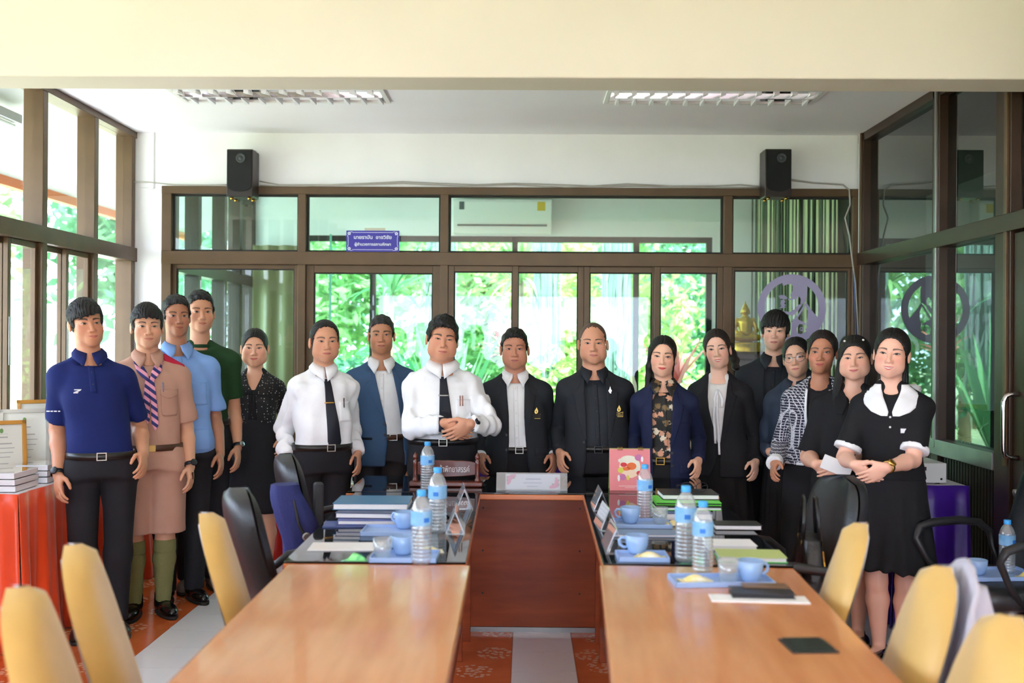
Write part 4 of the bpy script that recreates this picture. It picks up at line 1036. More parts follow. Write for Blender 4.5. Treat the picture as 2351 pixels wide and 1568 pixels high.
for s in (-1, 1):
    MB().tube([(s * .032 + .024 * math.cos(c), 0, .02 + .019 * math.sin(c)) for c in [i * 2 * math.pi / 18 for i in range(18)]], .0016, 6, closed=True).build('rim', M_BLACKP, gs)
    MB().tube([(s * .056, 0, .025), (s * .06, .1, .012), (s * .055, .13, .002)], .0018, 6).build('temple', M_BLACKP, gs)
MB().tube([(-.008, 0, .022), (.008, 0, .022)], .0016, 6).build('bridge', M_BLACKP, gs)

# acrylic name stands (A-shaped)
G_ACR = milky('acrylic', (.86, .88, .90), 3.5, 1.49, .04, .18)
M_CARD = mat('name_card', (226, 228, 238), .6); M_PINKF = mat('card_pink', (236, 150, 190), .6); M_INK = mat('card_ink', (130, 140, 176), .7); M_GRNF = mat('card_green', (120, 170, 130), .7)
def name_stand(label, p, rz, w=.33, h=.082, dep=.07, detail=False):
    t = thing('name_stand', label, 'name stand', p, rz, 'acrylic name stands')
    sl = math.atan2(dep / 2, h); hh = math.hypot(h, dep / 2)
    for s in (-1, 1):
        Rm = Matrix.Rotation(-s * sl, 3, 'X')
        MB().box((0, s * dep / 4, h / 2), (w, .003, hh), Matrix.Rotation(s * sl, 3, 'X')).build('acrylic_side', G_ACR, t)
    MB().box((0, 0, .0015), (w, dep, .003)).build('acrylic_base', G_ACR, t)
    cw = w * .77
    c = MB().box((0, 0, 0), (cw, .0016, hh * .88)).build('card', M_CARD, t, loc=(.005, -dep / 4 + .005, h / 2 - .001)); c.rotation_euler = (-sl, 0, 0)
    if detail:
        q = MB()
        for (x, z, r) in ((-.43, .2, .014), (-.44, .0, .011), (-.38, .3, .012), (-.34, .36, .008), (-.45, -.14, .007), (.43, -.2, .014), (.44, .04, .011), (.38, -.3, .012), (.33, -.36, .008), (.43, .2, .007)):
            q.lathe([(r, 0), (r, .0006)], 9, (x * cw, -.001, z * hh * .88), Matrix.Rotation(HP, 3, 'X'))
        q.build('flower_print', M_PINKF, c)
        q = MB()
        for (x, z) in ((-.47, .3), (-.47, .08), (-.35, .22), (.47, .1), (.47, -.2), (.36, -.16)): q.lathe([(.004, 0), (.004, .0008)], 7, (x * cw, -.001, z * hh * .88), Matrix.Rotation(HP, 3, 'X'))
        q.build('leaf_print', M_GRNF, c)
        q = MB()
        for z, a, b in ((.14, -.13, .14), (-.08, -.18, .16), (-.28, -.11, .08)):
            x = a
            rr = random.Random(int(z * 100))
            while x < b:
                wd = rr.uniform(.012, .03); q.box(((x + wd / 2) * cw, -.0012, z * hh), (wd * cw * .8, .0006, .0045 if z > 0 else .0028)); x += wd
        q.build('print_lines', M_INK, c)
    return t
np_ = PZ(1221, 1126, TZ)
name_stand('clear acrylic name stand with pink flower card at the head table', (np_.x, np_.y + .04, TZ), 0, .345, .08, .07, True)
for lb_, px, py, rz in (('acrylic name stand beside the carved sign on the left glass table', 1070, 1160, HP + .1), ('acrylic name stand between the left bottles and the gap', 1052, 1215, HP + .05),
                        ('acrylic name stand at the back of the right glass table', 1372, 1165, -HP), ('middle acrylic name stand along the right inner edge', 1385, 1208, -HP + .05), ('acrylic name stand beside the tray on the right glass table', 1402, 1258, -HP)):
    q_ = PZ(px, py, TZ); name_stand(lb_, (q_.x + (.01 if px > 1200 else -.01), q_.y, TZ), rz, .20, .085, .07)

# pink desk calendar
cA, cB = PZ(1400, 1126, TZ), PZ(1493, 1126, TZ)
cw_, chh = cB.x - cA.x, .205
cl = thing('desk_calendar', 'pink desk calendar with a printed flower bouquet', 'calendar', ((cA.x + cB.x) / 2, cA.y + .03, TZ))
M_PINK = mat('calendar_pink', (226, 132, 138), .55)
sl = .2
pg = MB().box((0, 0, chh / 2), (cw_, .003, chh)).build('front_page', M_PINK, cl, loc=(0, -.03, 0)); pg.rotation_euler = (-sl, 0, 0)
pb_ = MB().box((0, 0, chh / 2), (cw_, .003, chh)).build('rear_page', mat('calendar_green_edge', (150, 170, 90), .6), cl, loc=(0, .05, 0)); pb_.rotation_euler = (sl, 0, 0)
def disc(mb, x, z, rx, rz_, y, n=14): mb.add([(x + rx * math.cos(i * 2 * math.pi / n), y, z + rz_ * math.sin(i * 2 * math.pi / n)) for i in range(n)], [tuple(range(n))])
for i, (nm, c, ds) in enumerate((('cream_print', (236, 206, 178), [(.0, .115, .052, .055)]), ('pale_print', (226, 222, 204), [(-.005, .15, .04, .02), (.035, .115, .016, .03), (-.045, .145, .012, .01)]),
                               ('red_print', (208, 50, 64), [(-.03, .125, .016, .011), (.045, .085, .014, .011)]), ('orange_print', (228, 110, 50), [(.008, .118, .024, .018), (-.02, .105, .022, .009)]),
                               ('yellow_print', (214, 206, 84), [(-.045, .098, .014, .014), (-.01, .062, .007, .012)]), ('mauve_print', (190, 110, 160), [(.042, .16, .018, .016), (-.035, .065, .015, .016)]), ('white_print', (230, 226, 226), [(.06, .152, .006, .014), (-.055, .06, .006, .016)]))):
    q = MB()
    for d_ in ds: disc(q, *d_, -.0017 - .0003 * i)
    q.build(nm, mat('print_' + nm, c, .6), pg)
q = MB(); q.box((-.01, -.0022, .022), (.09, .0006, .003)); q.box((.0, -.0022, .014), (.05, .0006, .0025)); q.build('print_lines', mat('print_pale', (240, 200, 200), .6), pg)
for x in (-.058, .042):
    for k in range(5):
        MB().tube([(x + k * .0055, .012 * math.cos(c), chh * math.cos(sl) - .002 + .009 * math.sin(c)) for c in [i * 2 * math.pi / 12 for i in range(12)]], .0011, 5, closed=True).build('ring', M_BRASS, cl, loc=(0, .01, 0))

# carved wooden sign
M_ROSE = mat('dark_rosewood', (92, 36, 22), .25, var=.2, vscale=20, coat=.3)
s0, s1 = PZ(938, 1119, TZ), PZ(1108, 1121, TZ)
sn = thing('carved_sign', 'carved dark wooden desk sign with white Thai lettering and turned posts', 'sign', ((s0.x + s1.x) / 2, s0.y + .05, TZ))
ww = s1.x - s0.x
MB().bb(-ww / 2, ww / 2, -.035, .035, 0, .026).build('base', M_ROSE, sn, bevel=.008)
for sx in (-1, 1):
    MB().lathe([(.014, .026), (.016, .034), (.010, .042), (.013, .05), (.011, .06), (.012, .11), (.013, .125), (.009, .132), (.013, .14), (.012, .15), (.005, .163), (.001, .17)], 16, (sx * (ww / 2 - .028), 0, 0), caps=False).build('post', M_ROSE, sn, smooth=True)
bw_ = ww - .075
poly = [(-bw_ / 2, .058), (-bw_ * .25, .050), (0, .047), (bw_ * .25, .050), (bw_ / 2, .058), (bw_ / 2, .118), (bw_ * .42, .124), (bw_ * .3, .128), (-bw_ * .3, .128), (-bw_ * .42, .124), (-bw_ / 2, .118)]
MB().prism(poly, .016, Matrix(((1, 0, 0, 0), (0, 0, -1, .008), (0, 1, 0, 0), (0, 0, 0, 1)))).build('board', M_ROSE, sn, bevel=.003)
text_mesh('lettering', 'ร่มเกล้าพิทยาสรรค์', .042, mat('sign_letter_white', (214, 204, 204), .5), sn, (.012, -.0095, .072), width=.205)

# tray on the seat of the far office chair
ty = .503
tx = Vector((2.04, 4.32, ty))
tt = thing('serving_tray', 'blue tray on the seat of the office chair by the dark glass', 'tray', tx, .1)
MB().bb(-.15, .15, -.10, .10, 0, .006).build('base', M_TRAY, tt, bevel=.002)
q = MB(); 
for sx in (-1, 1): q.bb(sx * .15 - .003, sx * .15 + .003, -.1, .1, .003, .018)
for sy in (-1, 1): q.bb(-.15, .15, sy * .1 - .003, sy * .1 + .003, .003, .018)
q.build('rim', M_TRAY, tt)
o = copy_tree(bt0); o.location = (2.10, 4.35, ty + .007); o.scale = (1, 1, 1); tag(o, 'water bottle on the office chair seat by the dark glass', 'bottle')
o = copy_tree(cp0); o.location = (1.96, 4.32, ty + .007); o.rotation_euler = (0, 0, 3.0); tag(o, 'blue cup on the office chair seat by the dark glass', 'cup')
t_ = thing('snack_packet', 'wrapped snack on the tray of the seat by the dark glass', 'snack', (2.15, 4.27, ty + .007), .3, 'wrapped snacks')
MB().grid([[(-.035 + .07 * u, -.025 + .05 * v, .002 + .03 * math.sin(u * 3.14) * math.sin(v * 3.14)) for u in [i / 8 for i in range(9)]] for v in [i / 6 for i in range(7)]]).build('wrapper', M_SNACK, t_, smooth=True, solid=.002)
MB().bb(-.045, -.033, -.025, .025, .001, .004).build('crimp', M_SNACK, t_)

# projector on the purple table
pj = thing('projector', 'white projector box with vent slots on the purple table', 'projector', (2.14, 5.48, .75))
MB().bb(-.15, .12, -.13, .2, .008, .115).build('case', mat('case_white', (222, 222, 222), .45), pj, bevel=.006)
for k in range(8): MB().bb(-.12 + k * .017, -.109 + k * .017, -.133, -.129, .075, .095).build('vent_slot', M_BLACKP, pj)
MB().lathe([(.006, 0), (.006, .003)], 10, (.09, -.13, .03), Matrix.Rotation(HP, 3, 'X')).build('jack', M_BLACKP, pj)
for sx in (-1, 1): MB().bb(sx * .1 - .01 - .015, sx * .1 + .01 - .015, -.1, -.08, 0, .01).build('foot', M_BLACKP, pj)

# ------------------------------------------------------------------ left table: paper piles and framed certificates
M_PAPER = mat('bundle_paper', (226, 226, 232), .75); G_WRAP = glass_mat('shrink_wrap', (.95, .95, .96), 2.2, 1.5, .05)
rg = random.Random(11)
def paper_pile(label, px, py, Y, w, l, n, rz):
    p = P(px, py, Y)
    for k in range(n):
        t = thing('booklet_bundle', ('lowest', 'middle', 'topmost')[k] + ' ' + label, 'booklet', (p.x + rg.uniform(-.006, .006), Y + rg.uniform(-.006, .006), .757 + k * .031), rz + rg.uniform(-.03, .03), 'white booklet piles on the orange table')
        MB().bb(-w / 2, w / 2, -l / 2, l / 2, .002, .029).build('pages', M_PAPER, t, bevel=.002)
        MB().bb(-w / 2 - .001, w / 2 + .001, -l / 2 - .001, l / 2 + .001, .0292, .0306).build('cover_sheet', G_WRAP, t)
paper_pile('white booklet bundle in the pile at the front of the orange table', 18, 1120, 4.88, .19, .24, 3, .0)
paper_pile('white booklet bundle in the pile beside the navy shirted man', 92, 1118, 5.17, .16, .20, 3, .05)
M_GFR = mat('gold_frame', (196, 142, 62), .35, .5); M_SFR = mat('silver_frame', (196, 196, 188), .4, .3); M_CERT = mat('certificate', (226, 226, 216), .6)
G_PIC = glass_mat('picture_glass', (.93, .95, .95), 1.0)
def certificate(label, p, w, h, rz, lean, m, name='certificate_frame'):
    t = thing(name, label, 'picture frame', p, rz)
    R_ = Matrix.Rotation(-lean, 3, 'X')
    q = MB(); b = .022
    for (cx, cz, sx, sz) in ((0, b / 2, w, b), (0, h - b / 2, w, b), (-w / 2 + b / 2, h / 2, b, h), (w / 2 - b / 2, h / 2, b, h)):
        q.box(R_ @ Vector((cx, 0, cz)), (sx, .018, sz), R_)
    q.build('frame', m, t, bevel=.003)
    s = MB().box((0, 0, 0), (w - 2 * b, .003, h - 2 * b)).build('sheet', M_CERT, t, loc=R_ @ Vector((0, .002, h / 2))); s.rotation_euler = (-lean, 0, 0)
    q = MB()
    for k, (ww_, z) in enumerate(((.3, .25), (.5, .12), (.62, .03), (.55, -.06), (.4, -.15), (.3, -.28))): q.box((0, -.002, z * (h - 2 * b)), (ww_ * (w - 2 * b), .0006, .006 if k < 2 else .004))
    q.build('print_lines', mat('certificate_ink', (176, 172, 170), .7), s)
    q = MB(); disc(q, 0, .38 * (h - 2 * b), .009, .013, -.0022); q.build('seal_print', mat('seal_green', (120, 160, 90), .6), s)
    MB().bb(-.01, .01, .02, .03, 0, .02).build('prop', M_BLACKP, t)
    MB().add([(-.03, .0 + h * math.sin(lean) * .8, h * .75), (.03, h * math.sin(lean) * .8, h * .75), (.03, h * .34, 0), (-.03, h * .34, 0)], [(0, 1, 2, 3)]).build('strut', M_BLACKP, t, solid=.004)
for lb_, px, py, Y, w, h, rz, m in (('gold framed certificate behind the booklet piles, lowest of the frames', 6, 1086, 5.22, .24, .31, .6, M_GFR), ('silver framed certificate behind the booklet piles', 58, 1084, 5.42, .25, .36, .55, M_SFR),
                                  ('tall gold framed certificate beside the navy shirted man', 104, 1082, 5.64, .28, .40, .6, M_GFR), ('narrow gold framed certificate behind the navy shirted man', 140, 1080, 5.9, .22, .3, .42, M_GFR)):
    p = P(px, py, Y); certificate(lb_, (p.x, Y, .756), w, h, rz, .22, m)
for lb_, px, rz, w, h, m in (('white and gold framed certificate behind the black suited man with white shirt', 1084, .0, .26, .34, M_GFR), ('gold framed certificate behind the bald man', 1296, .0, .24, .33, M_GFR), ('gold framed certificate behind the smiling woman in black blazer', 1712, .0, .26, .42, M_GFR), ('gold framed certificate behind the man in blue blazer', 822, 0, .26, .3, M_SFR)):
    p = P(px, 1050, 6.45); certificate(lb_, (max(p.x, -.615), 6.42, .752), w, h, rz, .2, m)
# ------------------------------------------------------------------ people: distance-field modelling
F32 = np.float32
def V3(*a): return np.array(a, dtype=F32)
def smin(a, b, k):
    h = np.clip(.5 + .5 * (b - a) / k, 0, 1); return b * (1 - h) + a * h - k * h * (1 - h)
def smax(a, b, k): return -smin(-a, -b, k)
def nrm(p): return np.sqrt(np.einsum('ij,ij->i', p, p))
def ell(p, c, r):
    r = np.asarray(r, F32); q = (p - np.asarray(c, F32)) / r; k0 = nrm(q); k1 = nrm(q / r)
    return k0 * (k0 - 1) / np.maximum(k1, 1e-6)
def cone(p, a, b, ra, rb):
    a = np.asarray(a, F32); ba = np.asarray(b, F32) - a; pa = p - a
    t = np.clip(pa @ ba / max(1e-9, float(ba @ ba)), 0, 1)
    return nrm(pa - t[:, None] * ba) - (ra + (rb - ra) * t)
def waves(p, seed, f, amp):
    """cheap smooth noise: warped sines"""
    r = np.random.RandomState(seed); o = np.zeros(len(p), F32)
    w = p + .012 * np.sin(p[:, [1, 2, 0]] * 23 + seed)
    for i in range(4):
        k = r.normal(size=3); k /= np.linalg.norm(k); k = (k * np.array([1.15, 1.0, .8])) * f * r.uniform(.6, 1.5)
        o += np.sin(w @ k.astype(F32) + F32(r.uniform(0, 6.28)))
    return o * F32(amp / 2.2)

def snet(f, lo, hi, h, B=8, tol=1.2):
    """sparse surface nets"""
    lo = np.asarray(lo, float); hi = np.asarray(hi, float); H = B * h
    n = np.maximum(1, np.ceil((hi - lo) / H).astype(int))
    I = np.stack(np.meshgrid(*[np.arange(k) for k in n], indexing='ij'), -1).reshape(-1, 3)
    cen = lo + (I + .5) * H
    d = f(cen.astype(F32))
    I = I[np.abs(d) < H * tol]
    if len(I) == 0: return np.zeros((0, 3)), np.zeros((0, 4), int)
    g = np.stack(np.meshgrid(*[np.arange(B + 1)] * 3, indexing='ij'), -1).reshape(-1, 3)
    vals = np.empty((len(I), (B + 1) ** 3), F32)
    step = max(1, 400000 // len(g))
    for s in range(0, len(I), step):
        pts = lo + ((I[s:s + step, None, :] * B + g[None]) * h)
        vals[s:s + step] = f(pts.reshape(-1, 3).astype(F32)).reshape(-1, len(g))
    v = vals.reshape(len(I), B + 1, B + 1, B + 1)
    cs = [(a, b, c) for a in (0, 1) for b in (0, 1) for c in (0, 1)]
    C = np.stack([v[:, a:a + B, b:b + B, c:c + B] for a, b, c in cs], -1)
    neg = (C < 0).sum(-1)
    idx = np.argwhere((neg > 0) & (neg < 8))
    c8 = C[idx[:, 0], idx[:, 1], idx[:, 2], idx[:, 3]]
    cell = I[idx[:, 0]] * B + idx[:, 1:]
    off = np.array(cs, float)
    acc = np.zeros((len(idx), 3)); cnt = np.zeros(len(idx))
    for i in range(8):
        for j in range(i + 1, 8):
            if np.abs(off[i] - off[j]).sum() != 1: continue
            a, b = c8[:, i], c8[:, j]; m = (a < 0) != (b < 0)
            t = np.where(m, a / np.where(m, a - b, 1), 0)
            acc += np.where(m[:, None], off[i] + (off[j] - off[i]) * t[:, None], 0); cnt += m
    vert = lo + (cell + acc / np.maximum(cnt, 1)[:, None]) * h
    N = n * B + 4
    key = lambda q: (q[:, 0] + 1) + (q[:, 1] + 1) * N[0] + (q[:, 2] + 1) * N[0] * N[1]
    K = key(cell); order = np.argsort(K); Ks = K[order]
    def look(q):
        k = key(q); p = np.clip(np.searchsorted(Ks, k), 0, len(Ks) - 1); ok = Ks[p] == k
        return np.where(ok, order[p], -1)
    quads = []
    base = c8[:, 0] < 0
    for ax, ci in ((0, 4), (1, 2), (2, 1)):
        m = base != (c8[:, ci] < 0)
        q = cell[m]; u, w = [e for e in range(3) if e != ax]
        if ax == 1: u, w = w, u
        du = np.zeros(3, int); du[u] = 1; dw = np.zeros(3, int); dw[w] = 1
        a, b, c, d_ = np.flatnonzero(m), look(q - du), look(q - du - dw), look(q - dw)
        Q = np.stack([a, b, c, d_], -1); s = base[m]
        Q[~s] = Q[~s][:, ::-1]
        quads.append(Q[(Q >= 0).all(1)])
    return vert, np.concatenate(quads)

def np_mesh(name, parts, mats, parent=None, attr=None, matidx=None):
    """parts: list of (verts, quads); joined in one mesh"""
    vs, qs, o = [], [], 0
    for v, q in parts: vs.append(v); qs.append(q + o); o += len(v)
    v = np.concatenate(vs); q = np.concatenate(qs)
    me = bpy.data.meshes.new(name)
    me.vertices.add(len(v)); me.vertices.foreach_set('co', v.astype(np.float32).ravel())
    me.loops.add(len(q) * 4); me.loops.foreach_set('vertex_index', q.astype(np.int32).ravel())
    me.polygons.add(len(q)); me.polygons.foreach_set('loop_start', np.arange(len(q), dtype=np.int32) * 4)
    me.polygons.foreach_set('use_smooth', np.ones(len(q), bool))
    if matidx is not None: me.polygons.foreach_set('material_index', matidx.astype(np.int32))
    me.update(calc_edges=True); me.validate()
    for m in (mats if isinstance(mats, (list, tuple)) else [mats]): me.materials.append(m)
    if attr is not None:
        at = me.attributes.new('hl', 'FLOAT_VECTOR', 'POINT'); at.data.foreach_set('vector', attr.astype(np.float32).ravel())
    ob = bpy.data.objects.new(name, me); COL.objects.link(ob)
    if parent is not None: ob.parent = parent
    return ob

# ---------------------------------------------------------------- skin with printed-on features (lips, brows, irises) from head coordinates
class XN:
    def __init__(s, nt, so): s.nt, s.so = nt, so
    def op(s, o, b=None, c=None, clamp=False):
        n = s.nt.nodes.new('ShaderNodeMath'); n.operation = o; n.use_clamp = clamp
        s.nt.links.new(s.so, n.inputs[0])
        for i, q in ((1, b), (2, c)):
            if q is None: continue
            if isinstance(q, XN): s.nt.links.new(q.so, n.inputs[i])
            else: n.inputs[i].default_value = q
        return XN(s.nt, n.outputs[0])
    def __add__(s, b): return s.op('ADD', b)
    def __sub__(s, b): return s.op('SUBTRACT', b)
    def __mul__(s, b): return s.op('MULTIPLY', b)
    def __truediv__(s, b): return s.op('DIVIDE', b)
    def __neg__(s): return s.op('MULTIPLY', -1.0)
    def abs(s): return s.op('ABSOLUTE')
    def min(s, b): return s.op('MINIMUM', b)
    def max(s, b): return s.op('MAXIMUM', b)
    def step(s, w): return (s * (1.0 / w) + .5).op('MULTIPLY', 1.0, clamp=True)
def skin_mat(name, c, lip, brow=(30, 24, 22), smile=.3, teeth=0.0, broww=1.0, eyeh=1.0, makeup=0.0):
    m = bpy.data.materials.new(name); m.use_nodes = True; nt = m.node_tree; bs = nt.nodes['Principled BSDF']
    bs.inputs['Roughness'].default_value = .46; bs.inputs['Specular IOR Level'].default_value = .42
    bs.inputs['Subsurface Weight'].default_value = .08; bs.inputs['Subsurface Radius'].default_value = (.02, .008, .004)
    at = nt.nodes.new('ShaderNodeAttribute'); at.attribute_name = 'hl'
    sx = nt.nodes.new('ShaderNodeSeparateXYZ'); nt.links.new(at.outputs['Vector'], sx.inputs[0])
    x = XN(nt, sx.outputs[0]).abs(); y = XN(nt, sx.outputs[1]); z = XN(nt, sx.outputs[2])
    front = (y * -1.0 - .045).step(.01)
    def mixc(fac, a, col):
        n = nt.nodes.new('ShaderNodeMix'); n.data_type = 'RGBA'; nt.links.new(fac.so, n.inputs[0])
        if isinstance(a, tuple): n.inputs[6].default_value = a
        else: nt.links.new(a, n.inputs[6])
        n.inputs[7].default_value = col; return n.outputs[2]
    nz = nt.nodes.new('ShaderNodeTexNoise'); nz.inputs['Scale'].default_value = 18; nz.inputs['Detail'].default_value = 5
    tcd = nt.nodes.new('ShaderNodeTexCoord'); nt.links.new(tcd.outputs['Object'], nz.inputs['Vector'])
    b0 = lin(c); b1 = tuple(min(1, v * k) for v, k in zip(b0[:3], (1.06, .93, .86))) + (1,)
    mx = nt.nodes.new('ShaderNodeMix'); mx.data_type = 'RGBA'; mx.inputs[6].default_value = b0; mx.inputs[7].default_value = b1
    nt.links.new(nz.outputs['Fac'], mx.inputs[0]); col = mx.outputs[2]
    # cheeks and nose a touch redder
    r2 = ((x - .042) * (x - .042) + (z + .03) * (z + .03)) * (1 / (2 * .018 ** 2))
    ch = (r2 * -1.0).op('EXPONENT') * front * (.22 + .25 * makeup)
    col = mixc(ch, col, lin((206, 110, 92)))
    # lips
    u = x * (1 / .0245); uu = u * u; one = (uu * -1.0 + 1.0).max(0.0)
    zm = uu * (.0045 * smile) + (-.0655)
    up = one * .0066 * ((x * -90.0).op('EXPONENT') * -.22 + 1.0); lo = one * (.0085 + .002 * teeth)
    lips = (zm + up - z).min(z - (zm - lo)).step(.0014) * front * (uu * -1.0 + .98).step(.04)
    col = mixc(lips * (.88 + .1 * makeup), col, lin(lip))
    if teeth:
        tg = (zm + .0005 - z).min(z - (zm - one * .0052)).step(.0008) * front * (uu * -1.0 + .85).step(.2); col = mixc(tg, col, lin((232, 226, 216)))
        ln = ((z - zm - .0006).abs() * -1.0 + .0007).step(.0006) * (uu * -1.0 + .95).step(.1) * front
    else:
        ln = ((z - zm).abs() * -1.0 + .0011).step(.0010) * (uu * -1.0 + 1.0).step(.12) * front
    col = mixc(ln * .7, col, lin((138, 66, 60)))
    # brows
    bu = (x - .034) * (1 / .0215); bl = (bu * bu * -1.0 + 1.0) * .0045 + .0195; bt = (bu * -.0014 + .0032) * broww
    brw = (bt - (z - bl).abs()).step(.002) * (bu.abs() * -1.0 + 1.0).step(.15) * front
    col = mixc(brw * .85, col, lin(brow))
    # eyes
    eu = (x - .031) * (1 / .0148); ev = z - eu * .0014; e1 = (eu * eu * -1.0 + 1.0).max(0.0)
    eup, elo = e1 * (.0052 * eyeh), e1 * (-.0034 * eyeh)
    inside = (eup - ev).min(ev - elo).step(.0009) * front * (eu * eu * -1.0 + .98).step(.04)
    col = mixc(inside, col, lin((204, 194, 186)))
    ir = ((x - .0305) * (x - .0305) + (ev - .0006) * (ev - .0006)).op('SQRT')
    col = mixc((ir * -1.0 + .0066).step(.0012) * inside, col, lin((34, 20, 14)))
    lash = ((ev - eup).abs() * -1.0 + .0016 + .0006 * makeup).step(.001) * (eu.abs() * -1.0 + 1.06).step(.1) * front
    col = mixc(lash * .95, col, lin((24, 16, 14)))
    lw = ((ev - elo).abs() * -1.0 + .0005).step(.0008) * (eu.abs() * -1.0 + 1.0).step(.1) * front; col = mixc(lw * .5, col, lin((90, 50, 40)))
    nt.links.new(col, bs.inputs['Base Color'])
    return m

# ---------------------------------------------------------------- heads
def head_sdf(p, fw=1.0, jaw=1.0, chub=0.0, nose=1.0, fem=0):
    q = p.copy(); ax = np.abs(q[:, 0]); q[:, 0] = ax
    d = ell(p, (0, .012, .032), (.0765, .094, .086))
    d = smin(d, ell(p, (0, -.030, -.045), (.060 * fw, .058, .072)), .03)
    d = smin(d, ell(q, (.042 * jaw * fw, -.012, -.066), (.021, .032, .030)), .025)
    d = smin(d, ell(p, (0, -.063, -.094), (.026 * jaw, .020, .022)), .022)
    d = smin(d, ell(q, (.042 * fw, -.050, -.030), (.024 + .006 * chub, .026 + .006 * chub, .026 + .012 * chub)), .022)
    if chub: d = smin(d, ell(q, (.040 * fw, -.040, -.064), (.024 + .008 * chub, .030, .028)), .02)
    d = smin(d, ell(p, (0, -.066, .021), (.054, .018, .013)), .014)
    # eye sockets, lids
    d = smax(d, -ell(q, (.031, -.094, .002), (.019, .0145, .0115)), .010)
    d = smin(d, ell(q, (.031, -.0715, .0005), (.0150, .0125, .0105)), .005)
    # muzzle and lips
    d = smin(d, ell(p, (0, -.072, -.066), (.030, .0205, .024)), .016)
    d = smin(d, ell(p, (0, -.0905, -.0615), (.019, .0060, .0046)), .005)
    d = smin(d, ell(p, (0, -.0895, -.0715), (.0165, .0070, .0056)), .005)
    d = smax(d, -cone(q, (0, -.0985, -.0660), (.022, -.0885, -.0650), .0014, .001), .003)
    # nose
    nz = cone(p, (0, -.078, .010), (0, -.0985, -.030), .0075, .0085 * nose)
    nz = smin(nz, ell(p, (0, -.0985, -.036), (.0105 * nose, .0095, .0090)), .008)
    nz = smin(nz, ell(q, (.0125 * nose, -.0895, -.0385), (.0078 * nose, .0095, .0078)), .006)
    nz = smax(nz, -ell(q, (.0078, -.0945, -.0465), (.0042, .0065, .0045)), .002)
    d = smin(d, nz, .009)
    # ears
    e = ell(q - V3(.0035, 0, 0), (.0755 * (.5 + .5 * fw) + .001, .012, -.010), (.0085, .0185, .031))
    e = smax(e, -ell(q, (.0875, .006, -.006), (.0055, .0105, .019)), .004)
    d = smin(d, e, .007)
    return d

